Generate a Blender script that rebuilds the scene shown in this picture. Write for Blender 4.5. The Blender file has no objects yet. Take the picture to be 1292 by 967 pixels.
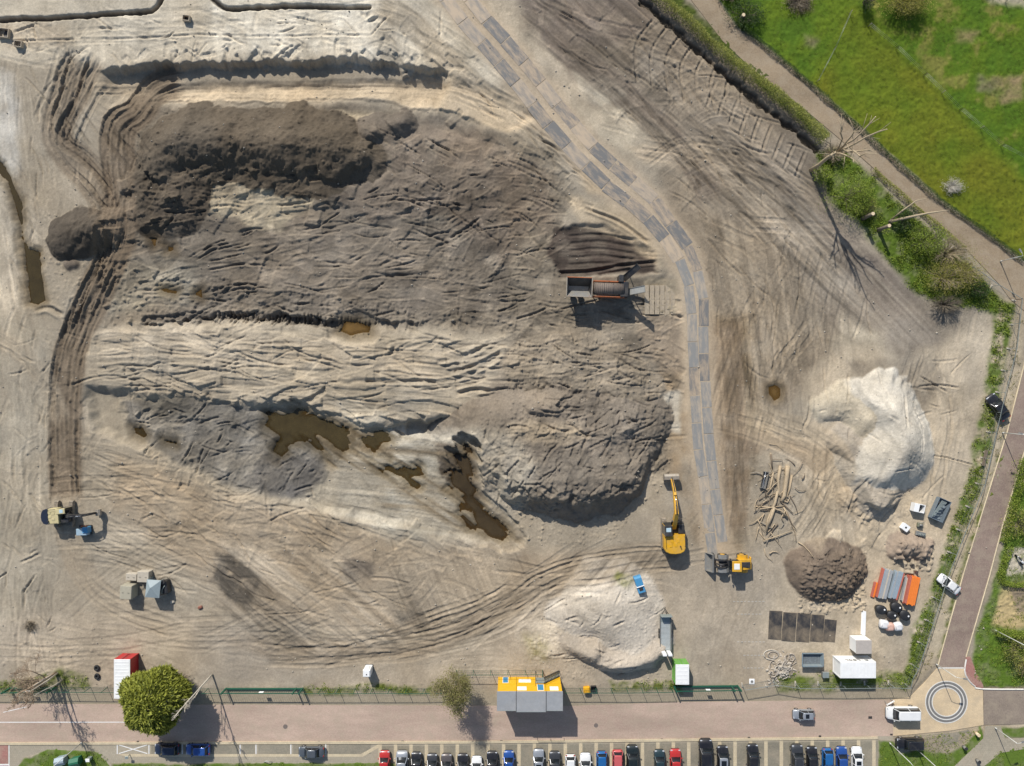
import bpy, bmesh, math, random
import numpy as np
from mathutils import Vector, Matrix

random.seed(11)
RS = np.random.RandomState(7)
scene = bpy.context.scene
COL = scene.collection

# ------------------------------------------------------------------ camera, sky, sun, exposure
PPM = 8.0                      # photograph pixels per metre on the ground
CX, CY = 646.0, 483.5
CAM_H = 112.0
cam_data = bpy.data.cameras.new('camera')
cam_data.sensor_fit = 'HORIZONTAL'
cam_data.sensor_width = 36.0
cam_data.lens = 36.0 * CAM_H / (1292.0 / PPM)
cam_data.clip_start = 1.0
cam_data.clip_end = 2000.0
cam = bpy.data.objects.new('camera', cam_data)
cam.location = (0, 0, CAM_H)
cam.rotation_euler = (0, 0, 0)
COL.objects.link(cam)
scene.camera = cam

SUN_DX, SUN_DY = 0.50, -1.20   # metres a shadow runs per metre of height (right, down the picture)
SUN_ELEV = math.atan(1.0 / math.hypot(SUN_DX, SUN_DY))
world = bpy.data.worlds.new('World')
scene.world = world
world.use_nodes = True
wn = world.node_tree
bg = wn.nodes['Background']
sky = wn.nodes.new('ShaderNodeTexSky')
sky.sky_type = 'NISHITA'
sky.sun_disc = False
sky.sun_elevation = SUN_ELEV
# azimuth of the sun measured from +Y clockwise (towards +X)
sky.sun_rotation = math.atan2(-SUN_DX, -SUN_DY)
wn.links.new(sky.outputs[0], bg.inputs[0])
bg.inputs[1].default_value = 0.10
sun_data = bpy.data.lights.new('sun', 'SUN')
sun_data.energy = 4.2
sun_data.angle = math.radians(0.53)
sun_data.color = (1.0, 0.96, 0.90)
sun = bpy.data.objects.new('sun', sun_data)
sun.rotation_euler = Vector((SUN_DX, SUN_DY, -1.0)).to_track_quat('-Z', 'Y').to_euler()
sun.location = (0, 40, 90)
COL.objects.link(sun)
scene.view_settings.view_transform = 'Standard'
scene.view_settings.look = 'None'
scene.view_settings.gamma = 1.0
scene.view_settings.exposure = 0.22
scene.view_settings.use_curve_mapping = False
scene.cycles.max_bounces = 5
scene.cycles.diffuse_bounces = 2
scene.cycles.transparent_max_bounces = 12

# ------------------------------------------------------------------ small helpers
def W(px, py, z=0.0):
    """photograph pixel -> world point, for a point seen at height z"""
    k = 1.0 - z / CAM_H
    return Vector(((px - CX) / PPM * k, (CY - py) / PPM * k, z))

def G(px, py, z=0.0):
    """ground pixel -> world x, y at height z (no lean)"""
    return Vector(((px - CX) / PPM, (CY - py) / PPM, z))

def lin(c):
    return tuple(((v / 255.0) / 12.92 if v / 255.0 <= 0.04045 else ((v / 255.0 + 0.055) / 1.055) ** 2.4) for v in c)

def tag(o, label=None, cat=None, group=None, kind=None):
    if label: o['label'] = label
    if cat: o['category'] = cat
    if group: o['group'] = group
    if kind: o['kind'] = kind
    return o

def empty(name, loc=(0, 0, 0), rz=0.0):
    o = bpy.data.objects.new(name, None)
    o.empty_display_size = 0.3
    o.location = loc
    o.rotation_euler = (0, 0, rz)
    COL.objects.link(o)
    return o

class MB:
    def __init__(self):
        self.v = []; self.f = []; self.smooth = []
    def add(self, verts, faces, smooth=False):
        n = len(self.v)
        self.v.extend([tuple(p) for p in verts])
        self.f.extend([tuple(i + n for i in f) for f in faces])
        self.smooth.extend([smooth] * len(faces))
        return self
    def box(self, x0, x1, y0, y1, z0, z1, bev=0.0, M=None):
        if bev <= 0:
            vs = [(x0,y0,z0),(x1,y0,z0),(x1,y1,z0),(x0,y1,z0),(x0,y0,z1),(x1,y0,z1),(x1,y1,z1),(x0,y1,z1)]
            fs = [(0,3,2,1),(4,5,6,7),(0,1,5,4),(1,2,6,5),(2,3,7,6),(3,0,4,7)]
        else:
            b = min(bev, (x1-x0)*.45, (y1-y0)*.45, (z1-z0)*.9)
            def ring(x0,x1,y0,y1,c,z):
                return [(x0+c,y0,z),(x1-c,y0,z),(x1,y0+c,z),(x1,y1-c,z),(x1-c,y1,z),(x0+c,y1,z),(x0,y1-c,z),(x0,y0+c,z)]
            vs = ring(x0,x1,y0,y1,b,z0)+ring(x0,x1,y0,y1,b,z1-b)+ring(x0+b,x1-b,y0+b,y1-b,b*.5,z1)
            fs = [tuple(range(7,-1,-1)), tuple(range(16,24))]
            for k in (0, 8):
                for i in range(8):
                    j = (i+1) % 8
                    fs.append((k+i, k+j, k+8+j, k+8+i))
        if M is not None: vs = [tuple(M @ Vector(p)) for p in vs]
        return self.add(vs, fs)
    def obox(self, a, b, w, h, up=(0,0,1)):
        """square bar from a to b"""
        a = Vector(a); b = Vector(b); d = (b-a)
        L = d.length
        if L < 1e-6: return self
        d /= L
        u = Vector(up)
        if abs(d.dot(u)) > .98: u = Vector((0,1,0))
        s = d.cross(u).normalized(); u = s.cross(d).normalized()
        vs = []
        for p in (a, b):
            for (i, j) in ((-1,-1),(1,-1),(1,1),(-1,1)):
                vs.append(p + s*(i*w/2) + u*(j*h/2))
        fs = [(0,1,2,3),(7,6,5,4),(0,4,5,1),(1,5,6,2),(2,6,7,3),(3,7,4,0)]
        return self.add(vs, fs)
    def tube(self, pts, radii, n=8, cap=True, smooth=True):
        pts = [Vector(p) for p in pts]
        if not hasattr(radii, '__len__'): radii = [radii]*len(pts)
        vs = []; fs = []
        prev = None
        for i, p in enumerate(pts):
            if i == 0: d = pts[1]-p
            elif i == len(pts)-1: d = p-pts[i-1]
            else: d = pts[i+1]-pts[i-1]
            d = d.normalized() if d.length > 1e-9 else Vector((0,0,1))
            if prev is None:
                u = Vector((0,0,1)) if abs(d.z) < .9 else Vector((1,0,0))
            else: u = prev
            s = d.cross(u)
            if s.length < 1e-4:
                u = Vector((1,0,0)) if abs(d.x) < .9 else Vector((0,1,0)); s = d.cross(u)
            s.normalize(); u = s.cross(d).normalized(); prev = u
            for k in range(n):
                a = 2*math.pi*k/n
                vs.append(p + (s*math.cos(a)+u*math.sin(a))*radii[i])
        for i in range(len(pts)-1):
            for k in range(n):
                j = (k+1) % n
                fs.append((i*n+k, i*n+j, (i+1)*n+j, (i+1)*n+k))
        self.add(vs, fs, smooth)
        if cap:
            m = len(self.v)-len(vs)
            self.f.append(tuple(m+k for k in range(n-1,-1,-1))); self.smooth.append(False)
            q = m+(len(pts)-1)*n
            self.f.append(tuple(q+k for k in range(n))); self.smooth.append(False)
        return self
    def cyl(self, c, axis, r, h, n=16, smooth=True):
        a = Vector(axis).normalized(); c = Vector(c)
        return self.tube([c-a*h/2, c+a*h/2], r, n, True, smooth)
    def loft(self, rings, closed=True, cap=True, smooth=True):
        n = len(rings[0]); vs = [p for r in rings for p in r]; fs = []
        for i in range(len(rings)-1):
            for k in range(n if closed else n-1):
                j = (k+1) % n
                fs.append((i*n+k, i*n+j, (i+1)*n+j, (i+1)*n+k))
        self.add(vs, fs, smooth)
        if cap:
            m = len(self.v)-len(vs)
            self.f.append(tuple(m+k for k in range(n-1,-1,-1))); self.smooth.append(False)
            q = m+(len(rings)-1)*n
            self.f.append(tuple(q+k for k in range(n))); self.smooth.append(False)
        return self
    def prism(self, poly, z0, z1):
        """vertical prism over a 2-D outline (x, y), counter-clockwise"""
        n = len(poly)
        vs = [(x,y,z0) for x,y in poly]+[(x,y,z1) for x,y in poly]
        fs = [tuple(range(n-1,-1,-1)), tuple(range(n,2*n))]
        for i in range(n):
            j = (i+1)%n
            fs.append((i,j,n+j,n+i))
        return self.add(vs, fs)
    def sideprism(self, prof, y0, y1):
        """profile in (x, z) extruded along y"""
        n = len(prof)
        vs = [(x,y0,z) for x,z in prof]+[(x,y1,z) for x,z in prof]
        fs = [tuple(range(n)), tuple(range(2*n-1,n-1,-1))]
        for i in range(n):
            j = (i+1)%n
            fs.append((i,n+i,n+j,j))
        return self.add(vs, fs)
    def mesh(self, name):
        me = bpy.data.meshes.new(name)
        me.from_pydata(self.v, [], self.f)
        me.polygons.foreach_set('use_smooth', self.smooth)
        me.validate(); me.update()
        return me
    def build(self, name, mat, parent=None):
        me = self.mesh(name)
        if mat is not None: me.materials.append(mat)
        o = bpy.data.objects.new(name, me)
        COL.objects.link(o)
        if parent is not None: o.parent = parent
        return o

def copy_tree(o, parent=None):
    c = o.copy(); COL.objects.link(c); c.parent = parent
    for ch in list(o.children): copy_tree(ch, c)
    return c

# ------------------------------------------------------------------ materials
MATS = {}
def mat(name, color, rough=0.6, metal=0.0, var=0.12, scale=3.0, bump=0.0, bscale=20.0, dirt=None, dirt_amt=0.0, spec=0.5, alpha=None, coat=0.0):
    """procedural material: base colour varied by noise, optional dirt and fine relief"""
    if name in MATS: return MATS[name]
    m = bpy.data.materials.new(name); m.use_nodes = True
    nt = m.node_tree; N = nt.nodes; L = nt.links
    b = N['Principled BSDF']
    b.inputs['Roughness'].default_value = rough
    b.inputs['Metallic'].default_value = metal
    b.inputs['Specular IOR Level'].default_value = spec
    b.inputs['Coat Weight'].default_value = coat
    tc = N.new('ShaderNodeTexCoord')
    no = N.new('ShaderNodeTexNoise'); no.inputs['Scale'].default_value = scale
    no.inputs['Detail'].default_value = 6.0; no.inputs['Roughness'].default_value = 0.65
    L.new(tc.outputs['Object'], no.inputs['Vector'])
    mr = N.new('ShaderNodeMapRange')
    mr.inputs[1].default_value = 0.25; mr.inputs[2].default_value = 0.75
    mr.inputs[3].default_value = 1.0-var; mr.inputs[4].default_value = 1.0+var
    L.new(no.outputs['Fac'], mr.inputs[0])
    mx = N.new('ShaderNodeMix'); mx.data_type = 'RGBA'; mx.blend_type = 'MULTIPLY'
    mx.inputs[0].default_value = 1.0
    mx.inputs[6].default_value = (*color, 1)
    cb = N.new('ShaderNodeCombineColor')
    for i in range(3): L.new(mr.outputs[0], cb.inputs[i])
    L.new(cb.outputs[0], mx.inputs[7])
    out = mx.outputs[2]
    if dirt is not None:
        n2 = N.new('ShaderNodeTexNoise'); n2.inputs['Scale'].default_value = scale*0.6
        n2.inputs['Detail'].default_value = 8.0; n2.inputs['Roughness'].default_value = 0.7
        L.new(tc.outputs['Object'], n2.inputs['Vector'])
        r2 = N.new('ShaderNodeMapRange'); r2.inputs[1].default_value = 0.42; r2.inputs[2].default_value = 0.68
        r2.inputs[3].default_value = 0.0; r2.inputs[4].default_value = dirt_amt
        L.new(n2.outputs['Fac'], r2.inputs[0])
        m2 = N.new('ShaderNodeMix'); m2.data_type = 'RGBA'
        m2.inputs[7].default_value = (*dirt, 1)
        L.new(r2.outputs[0], m2.inputs[0]); L.new(out, m2.inputs[6])
        out = m2.outputs[2]
    L.new(out, b.inputs['Base Color'])
    if bump > 0:
        n3 = N.new('ShaderNodeTexNoise'); n3.inputs['Scale'].default_value = bscale
        n3.inputs['Detail'].default_value = 5.0
        L.new(tc.outputs['Object'], n3.inputs['Vector'])
        bp = N.new('ShaderNodeBump'); bp.inputs['Strength'].default_value = bump; bp.inputs['Distance'].default_value = 0.05
        L.new(n3.outputs['Fac'], bp.inputs['Height']); L.new(bp.outputs[0], b.inputs['Normal'])
    MATS[name] = m
    return m

def vcol_mat(name, rough=0.95, fine=0.16, bump=0.5, bscale=5.0, spec=0.2):
    """soil / grass material: base colour from the vertex colours, fine grain from noise"""
    m = bpy.data.materials.new(name); m.use_nodes = True
    nt = m.node_tree; N = nt.nodes; L = nt.links
    b = N['Principled BSDF']
    b.inputs['Roughness'].default_value = rough
    b.inputs['Specular IOR Level'].default_value = spec
    at = N.new('ShaderNodeAttribute'); at.attribute_name = 'soil'
    ge = N.new('ShaderNodeNewGeometry')
    no = N.new('ShaderNodeTexNoise'); no.inputs['Scale'].default_value = 2.2
    no.inputs['Detail'].default_value = 7.0; no.inputs['Roughness'].default_value = 0.75
    L.new(ge.outputs['Position'], no.inputs['Vector'])
    mr = N.new('ShaderNodeMapRange'); mr.inputs[1].default_value = 0.25; mr.inputs[2].default_value = 0.75
    mr.inputs[3].default_value = 1-fine; mr.inputs[4].default_value = 1+fine
    L.new(no.outputs['Fac'], mr.inputs[0])
    cb = N.new('ShaderNodeCombineColor')
    for i in range(3): L.new(mr.outputs[0], cb.inputs[i])
    mx = N.new('ShaderNodeMix'); mx.data_type = 'RGBA'; mx.blend_type = 'MULTIPLY'; mx.inputs[0].default_value = 1.0
    L.new(at.outputs['Color'], mx.inputs[6]); L.new(cb.outputs[0], mx.inputs[7])
    L.new(mx.outputs[2], b.inputs['Base Color'])
    n3 = N.new('ShaderNodeTexNoise'); n3.inputs['Scale'].default_value = bscale; n3.inputs['Detail'].default_value = 6.0
    n3.inputs['Roughness'].default_value = 0.7
    L.new(ge.outputs['Position'], n3.inputs['Vector'])
    bp = N.new('ShaderNodeBump'); bp.inputs['Strength'].default_value = bump; bp.inputs['Distance'].default_value = 0.08
    L.new(n3.outputs['Fac'], bp.inputs['Height']); L.new(bp.outputs[0], b.inputs['Normal'])
    return m
# ------------------------------------------------------------------ terrain (authored on the pixel grid, in metres)
STEP = 1.2
gx = np.arange(-30.0, 1322.1, STEP); gy = np.arange(-30.0, 997.1, STEP)
NX, NY = len(gx), len(gy)
PX, PY = np.meshgrid(gx, gy)
_tab = RS.rand(256, 256).astype(np.float32)
def vnoise(x, y):
    xi = np.floor(x).astype(np.int32); yi = np.floor(y).astype(np.int32)
    fx = (x-xi).astype(np.float32); fy = (y-yi).astype(np.float32)
    fx = fx*fx*fx*(fx*(fx*6-15)+10); fy = fy*fy*fy*(fy*(fy*6-15)+10)
    x0 = xi & 255; x1 = (xi+1) & 255; y0 = yi & 255; y1 = (yi+1) & 255
    a = _tab[y0, x0]; b = _tab[y0, x1]; c = _tab[y1, x0]; d = _tab[y1, x1]
    return (a+(b-a)*fx)*(1-fy)+(c+(d-c)*fx)*fy
def fbm(x, y, scale, octs=4, seed=0, gain=.5, ridged=False):
    """fractal noise, about -1..1; scale in pixels"""
    s = 0; a = 1.0; t = 0; f = 1.0/scale
    for o in range(octs):
        ox = 37.3*(seed+1)+11.7*o; oy = 91.1*(seed+1)+5.3*o
        n = vnoise(x*f+ox, y*f+oy)*2-1
        if ridged: n = 1-2*np.abs(n)
        s = s+a*n; t += a; a *= gain; f *= 2.03
    return s/t
WPX = PX+5.0*fbm(PX, PY, 40, 3, 1)+1.8*fbm(PX, PY, 9, 2, 2)
WPY = PY+5.0*fbm(PX, PY, 40, 3, 3)+1.8*fbm(PX, PY, 9, 2, 4)
Z = np.zeros((NY, NX), np.float32)
C = np.zeros((NY, NX, 3), np.float32)
REG = np.zeros((NY, NX), np.int8)          # which object a grid cell belongs to

def win(x0, x1, y0, y1):
    i0 = max(0, int((x0-gx[0])/STEP)); i1 = min(NX, int((x1-gx[0])/STEP)+2)
    j0 = max(0, int((y0-gy[0])/STEP)); j1 = min(NY, int((y1-gy[0])/STEP)+2)
    return (slice(j0, max(j0, j1)), slice(i0, max(i0, i1)))
def sstep(a, b, x):
    t = np.clip((x-a)/(b-a), 0, 1); return t*t*(3-2*t)
def sdf(poly, pad=30, warp=1.0):
    P = np.array(poly, float)
    w = win(P[:,0].min()-pad, P[:,0].max()+pad, P[:,1].min()-pad, P[:,1].max()+pad)
    x = PX[w]+(WPX[w]-PX[w])*warp; y = PY[w]+(WPY[w]-PY[w])*warp
    d2 = np.full(x.shape, 1e9); ins = np.zeros(x.shape, bool)
    n = len(P)
    for i in range(n):
        ax, ay = P[i]; bx, by = P[(i+1) % n]
        ex, ey = bx-ax, by-ay
        t = np.clip(((x-ax)*ex+(y-ay)*ey)/(ex*ex+ey*ey+1e-9), 0, 1)
        d2 = np.minimum(d2, (x-ax-t*ex)**2+(y-ay-t*ey)**2)
        if ay != by:
            c = ((ay > y) != (by > y)) & (x < (bx-ax)*(y-ay)/(by-ay)+ax)
            ins ^= c
    d = np.sqrt(d2)
    return w, np.where(ins, d, -d)
def catmull(pts, step=6.0):
    P = [np.array(p, float) for p in pts]
    P = [2*P[0]-P[1]]+P+[2*P[-1]-P[-2]]
    out = []
    for i in range(1, len(P)-2):
        n = max(2, int(np.linalg.norm(P[i+1][:2]-P[i][:2])/step))
        for k in range(n):
            t = k/n
            out.append(.5*((2*P[i])+(-P[i-1]+P[i+1])*t+(2*P[i-1]-5*P[i]+4*P[i+1]-P[i+2])*t*t+(-P[i-1]+3*P[i]-3*P[i+1]+P[i+2])*t**3))
    out.append(P[-2])
    return np.array(out)
def pline(pts, pad, warp=0.3, smooth=True):
    """signed lateral offset, arc length, (interpolated third value), along a polyline"""
    P = catmull(pts) if smooth else np.array(pts, float)
    w = win(P[:,0].min()-pad, P[:,0].max()+pad, P[:,1].min()-pad, P[:,1].max()+pad)
    x = PX[w]+(WPX[w]-PX[w])*warp; y = PY[w]+(WPY[w]-PY[w])*warp
    best = np.full(x.shape, 1e9); lat = np.zeros(x.shape); arc = np.zeros(x.shape); val = np.zeros(x.shape)
    vx = np.zeros(x.shape); vy = np.zeros(x.shape); end = np.zeros(x.shape, bool)
    s = 0.0
    for i in range(len(P)-1):
        ax, ay = P[i][:2]; bx, by = P[i+1][:2]
        ex, ey = bx-ax, by-ay; L = math.hypot(ex, ey)+1e-9
        tt = ((x-ax)*ex+(y-ay)*ey)/(L*L)
        t = np.clip(tt, 0, 1)
        dx = x-ax-t*ex; dy = y-ay-t*ey
        d = dx*dx+dy*dy
        m = d < best
        best = np.where(m, d, best)
        lat = np.where(m, (dy*ex-dx*ey)/L, lat)
        arc = np.where(m, s+t*L, arc)
        vx = np.where(m, dx, vx); vy = np.where(m, dy, vy)
        if P.shape[1] > 2: val = np.where(m, P[i][2]+t*(P[i+1][2]-P[i][2]), val)
        s += L
    return w, np.sqrt(best), lat, arc, val, vx, vy, s
def paint(poly, col, op=1.0, f=6.0, warp=1.0, nz=0.0, ns=18, seed=5):
    w, d = sdf(poly, pad=f+14, warp=warp)
    k = sstep(-f, f, d)*op
    if nz: k = np.clip(k*(1+nz*fbm(PX[w], PY[w], ns, 4, seed)*1.6), 0, 1)
    c = np.array(lin(col), np.float32)
    C[w] = C[w]*(1-k[..., None])+c*k[..., None]
def lift(poly, dz, f=8.0, warp=1.0, mode='add'):
    w, d = sdf(poly, pad=f+14, warp=warp)
    k = sstep(-f, f, d)
    if mode == 'add': Z[w] += dz*k
    else: Z[w] = Z[w]*(1-k)+dz*k
def rough(poly, amp, scale, octs=4, seed=9, ridged=False, f=10):
    w, d = sdf(poly, pad=f+14)
    k = sstep(-f, f, d)
    Z[w] += amp*k*fbm(PX[w], PY[w], scale, octs, seed, .55, ridged)
def heap(crest, sN, sS, col=None, base=0.0, nz=0.35, reg=0, seed=3, top=0.0, f=3.0, cnz=0.1, sE=None, wob=7.0, rnd=.5):
    """ridge of tipped soil: falls from a crest line (px, py, height) at its angle of repose"""
    cr = [(CX+(p[0]-CX)*(1-p[2]/CAM_H), CY+(p[1]-CY)*(1-p[2]/CAM_H), p[2]) for p in crest]
    hm = max(p[2] for p in cr)
    pad = (hm/min(sN, sS))*PPM+25
    w, d, lat, arc, h, vx, vy, L = pline(cr, pad, warp=.8)
    d = np.maximum(0, d+wob*fbm(PX[w], PY[w], 46, 2, seed+5)*np.minimum(1, d/14))
    h = h*(1+.16*fbm(arc, arc*0+seed*9.1, 34, 2, seed+6))
    dn = np.maximum(np.hypot(vx, vy), 1e-6)
    ny = vy/dn; nxx = vx/dn
    s = sN+(sS-sN)*sstep(-.7, .7, ny)
    if sE is not None: s = s+(sE-s)*sstep(.5, 1, nxx)
    dm = np.maximum(d-top, 0)/PPM
    # soft erosion gullies running down the flank
    z = h-dm*s+nz*fbm(PX[w], PY[w], 26, 4, seed)*np.minimum(1, dm+.3)+nz*.35*fbm(PX[w], PY[w], 7, 3, seed+1)
    z = z-rnd*np.exp(-dm*1.0)            # rounded crest
    z0 = Z[w].copy()
    newz = np.where(z > z0, z, z0)
    k = sstep(-.15, .35, z-z0)
    Z[w] = z0+(newz-z0)*k
    if col is not None:
        c = np.array(lin(col), np.float32)*(1+cnz*fbm(PX[w], PY[w], 30, 4, seed+2))[..., None]
        kk = sstep(-.1, .25, z-z0)[..., None]
        C[w] = C[w]*(1-kk)+c*kk
    if reg:
        r = REG[w]; r[(z-z0) > .12] = reg; REG[w] = r
def ruts(pts, offs, width=2.2, depth=.18, lane=None, lane_dz=0.0, col=None, op=.6, rim=.5, warp=.25, fade=20, vary=.4):
    mo = max(abs(o) for o in offs)+width*4+8
    if lane: mo = max(mo, lane+12)
    w, d, lat, arc, val, vx, vy, L = pline(pts, mo, warp)
    en = sstep(0, fade, arc)*sstep(0, fade, L-arc)
    if lane:
        k = sstep(lane+4, lane-3, d)*en
        Z[w] += lane_dz*k
        if col is not None:
            c = np.array(lin(col), np.float32); kk = (k*op)[..., None]
            C[w] = C[w]*(1-kk)+c*kk
    rsr = np.random.RandomState(int(abs(pts[0][0]*7+pts[0][1]*3+pts[-1][0])) % 99991)
    for i, o in enumerate(offs):
        wob = 4.2*fbm(arc, arc*0+i*7.7+rsr.rand()*50, 80, 3, 31+i)
        hw = width*rsr.uniform(.7, 1.7)
        e = np.abs(lat-o-rsr.uniform(-1.2, 1.2)-wob)-hw
        # the belt presses in and fades out along its run
        pres = np.clip(.72+.9*fbm(arc, arc*0+i*3.1+rsr.rand()*40, 70, 3, 40+i), 0, 1.15)
        amp = depth*rsr.uniform(.45, 1.15)*pres
        tread = 1+.25*fbm(lat*.6, arc, 3.0, 2, 45)
        Z[w] += en*amp*(-sstep(.9, -.9, e)*tread+rim*.75*np.exp(-((e-1.0)/.8)**2)*(1+.7*fbm(PX[w], PY[w], 6, 2, 47)))
        kk = (en*pres*sstep(1.5, -1.0, e)*.10)[..., None]
        C[w] *= 1-kk*rsr.uniform(-.3, 1.3)
def passes(poly, n, ang, L=(60, 160), seed=0, depth=(.02, .08), gauge=(13, 18), belt=(1.6, 2.8), cv=.08, curve=.35, spread=14):
    """single machine passes: pairs of pressed belts wandering over the ground"""
    rs = np.random.RandomState(500+seed); w0, d0 = sdf(poly, 0); ys, xs = np.nonzero(d0 > 0)
    for q in rs.randint(0, len(ys), n):
        cx = PX[w0][ys[q], xs[q]]; cy = PY[w0][ys[q], xs[q]]
        a = math.radians((ang(cx, cy) if callable(ang) else ang)+rs.normal(0, spread)); l = rs.uniform(*L); kv = rs.normal(0, curve)/l
        pts = []
        for t in np.linspace(-.5, .5, 6):
            aa = a+kv*t*l
            pts.append((cx+t*l*math.cos(a+kv*t*l*.5), cy+t*l*math.sin(a+kv*t*l*.5)))
        g = rs.uniform(*gauge)/2; hw = rs.uniform(*belt); dp = rs.uniform(*depth); c = rs.normal(0, cv)
        w, d, lat, arc, val, vx, vy, LL = pline(pts, g+hw+6, .25, smooth=False)
        en = sstep(0, 18, arc)*sstep(0, 18, LL-arc)
        for sgn in (-1, 1):
            e = np.abs(lat-sgn*g)-hw
            pres = np.clip(.6+1.2*fbm(arc+q, arc*0+sgn, 40, 3, 48), 0, 1.1)*en
            Z[w] += dp*pres*(-sstep(.8, -.8, e)+.55*np.exp(-((e-1)/.8)**2))
            C[w] *= (1+c*pres*sstep(1.5, -1, e))[..., None]
def streaks(poly, ang=None, centre=None, amp=.08, lw=5.0, ll=90.0, cvar=.12, seed=0, f=14, op=1.0, tint=None):
    """scraped ground: noise drawn out along a direction (deg in picture, 0 = right, 90 = down) or round a centre"""
    w, d = sdf(poly, pad=f+14)
    k = sstep(-f, f, d)
    x = PX[w]+.2*(WPX[w]-PX[w]); y = PY[w]+.2*(WPY[w]-PY[w])
    if centre is None:
        a = math.radians(ang); u = x*math.cos(a)+y*math.sin(a); v = -x*math.sin(a)+y*math.cos(a)
    else:
        dx = x-centre[0]; dy = y-centre[1]
        v = np.hypot(dx, dy); u = np.arctan2(dy, dx)*v.mean()
    n = fbm(u/ll*lw, v, lw, 4, 50+seed, .6)+.6*np.maximum(0, fbm(u/ll*lw*.6, v, lw*.5, 2, 60+seed, .5, True))-.2
    n2 = fbm(u/ll*lw, v, lw*3, 3, 70+seed, .6)
    Z[w] += amp*k*n
    C[w] *= (1+op*cvar*k*(n*.6+n2*1.2))[..., None]
    if tint is not None:
        t = np.clip(k*np.clip(n2*1.6+.1, 0, 1)*op, 0, 1)[..., None]
        C[w] = C[w]*(1-t)+np.array(lin(tint), np.float32)*t
def stamps(poly, n, ang=0, spread=25, L=(14, 34), Wd=(5, 11), dz=.09, lip=.1, seed=0, cv=.08):
    """crawler-track and bucket imprints: short pressed rectangles with raised lips"""
    P = np.array(poly, float); rs = np.random.RandomState(100+seed)
    from_x, to_x, from_y, to_y = P[:,0].min(), P[:,0].max(), P[:,1].min(), P[:,1].max()
    def inside(x, y):
        r = False
        for i in range(len(P)):
            ax, ay = P[i]; bx, by = P[(i+1) % len(P)]
            if (ay > y) != (by > y) and x < (bx-ax)*(y-ay)/(by-ay)+ax: r = not r
        return r
    k = 0; tries = 0
    while k < n and tries < n*6:
        tries += 1
        cx = rs.uniform(from_x, to_x); cy = rs.uniform(from_y, to_y)
        if not inside(cx, cy): continue
        k += 1
        a = math.radians((ang(cx, cy) if callable(ang) else ang)+rs.normal(0, spread)+(90 if rs.rand() < .12 else 0))
        l = rs.uniform(*L)/2; b = rs.uniform(*Wd)/2
        R = l+8
        w = win(cx-R, cx+R, cy-R, cy+R)
        x = PX[w]-cx; y = PY[w]-cy
        bend = rs.normal(0, .006)
        u = x*math.cos(a)+y*math.sin(a); v = -x*math.sin(a)+y*math.cos(a)+bend*u*u
        du = np.abs(u)-l; dv = np.abs(v)-b
        d = np.maximum(du, dv)
        ins = sstep(.8, -.8, d)
        sgn = rs.choice([-1, 1], p=[.68, .32])
        tilt = rs.normal(0, .010)*v+rs.normal(0, .004)*u
        z = Z[w]; mean = z.mean()
        flat = ins*.70
        z = z*(1-flat)+(mean+(z-mean)*.35)*flat
        side = np.exp(-((dv-.4)/1.1)**2)*(np.abs(u) < l+1)*(v*rs.choice([-1, 1, 1]) > 0)
        z = z+ins*(sgn*.6*dz*rs.uniform(.3, 1)+tilt*.7)+.5*lip*rs.uniform(.2, 1.1)*side
        Z[w] = z
        C[w] *= (1+ins*rs.normal(0, cv))[..., None]
def clods(poly, n, r=(1.2, 3.2), h=(.08, .35), seed=0):
    P = np.array(poly, float); rs = np.random.RandomState(300+seed)
    w0, d0 = sdf(poly, 0)
    ys, xs = np.nonzero(d0 > 0)
    if len(ys) == 0: return
    for q in rs.randint(0, len(ys), n):
        cx = PX[w0][ys[q], xs[q]]; cy = PY[w0][ys[q], xs[q]]
        rr = rs.uniform(*r)*rs.uniform(.6, 1); hh = rs.uniform(*h)*rr/r[1]
        w = win(cx-rr*1.6, cx+rr*1.6, cy-rr*1.6, cy+rr*1.6)
        e = rs.uniform(.6, 1.5)
        d = np.hypot((PX[w]-cx)*e, (PY[w]-cy)/e)/rr
        Z[w] += hh*np.clip(1-d*d, 0, 1)**.6
def cliff(pts, drop, width=5.0, back=60.0, rag=3.0, side=1, seed=0):
    """a cut bank: the ground on one side of the line lies lower, easing back over some distance"""
    w, d, lat, arc, val, vx, vy, L = pline(pts, back+10, .9)
    l = lat*side+rag*fbm(PX[w], PY[w], 16, 3, 80+seed)+rag*.6*fbm(PX[w], PY[w]*.35, 5, 2, 84+seed)
    en = sstep(0, 25, arc)*sstep(0, 25, L-arc)
    k = sstep(-width/2, width/2, l)*sstep(back, back*.4, l)
    Z[w] -= drop*k*en
def trench(pts, width, depth, col=None, rag=1.0, bank=0.0):
    w, d, lat, arc, val, vx, vy, L = pline(pts, width*3+10, .35)
    dd = np.abs(lat)+rag*fbm(PX[w], PY[w], 8, 2, 90)
    dd = np.where(d > np.abs(lat)+.5, d, dd)
    k = sstep(width/2+1.2, width/2-.8, dd)
    Z[w] -= depth*k
    if bank: Z[w] += bank*np.exp(-((dd-width)/(width*.4))**2)
    if col is not None:
        kk = (k*.9)[..., None]; C[w] = C[w]*(1-kk)+np.array(lin(col), np.float32)*kk
def gouge(pts, width, depth, lip=.4, rag=1.0):
    """one irregular furrow or crack with a lip on its upper side"""
    w, d, lat, arc, val, vx, vy, L = pline(pts, width*4+8, .15)
    l = lat+.35*rag*fbm(PX[w], PY[w], 14, 2, 95)
    en = sstep(0, 8, arc)*sstep(0, 8, L-arc)*(d < np.abs(lat)+.5+0*d)
    Z[w] += en*depth*(-np.exp(-(l/width)**2)+lip*np.exp(-((np.abs(l)-width*1.7)/(width*.7))**2))
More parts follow.
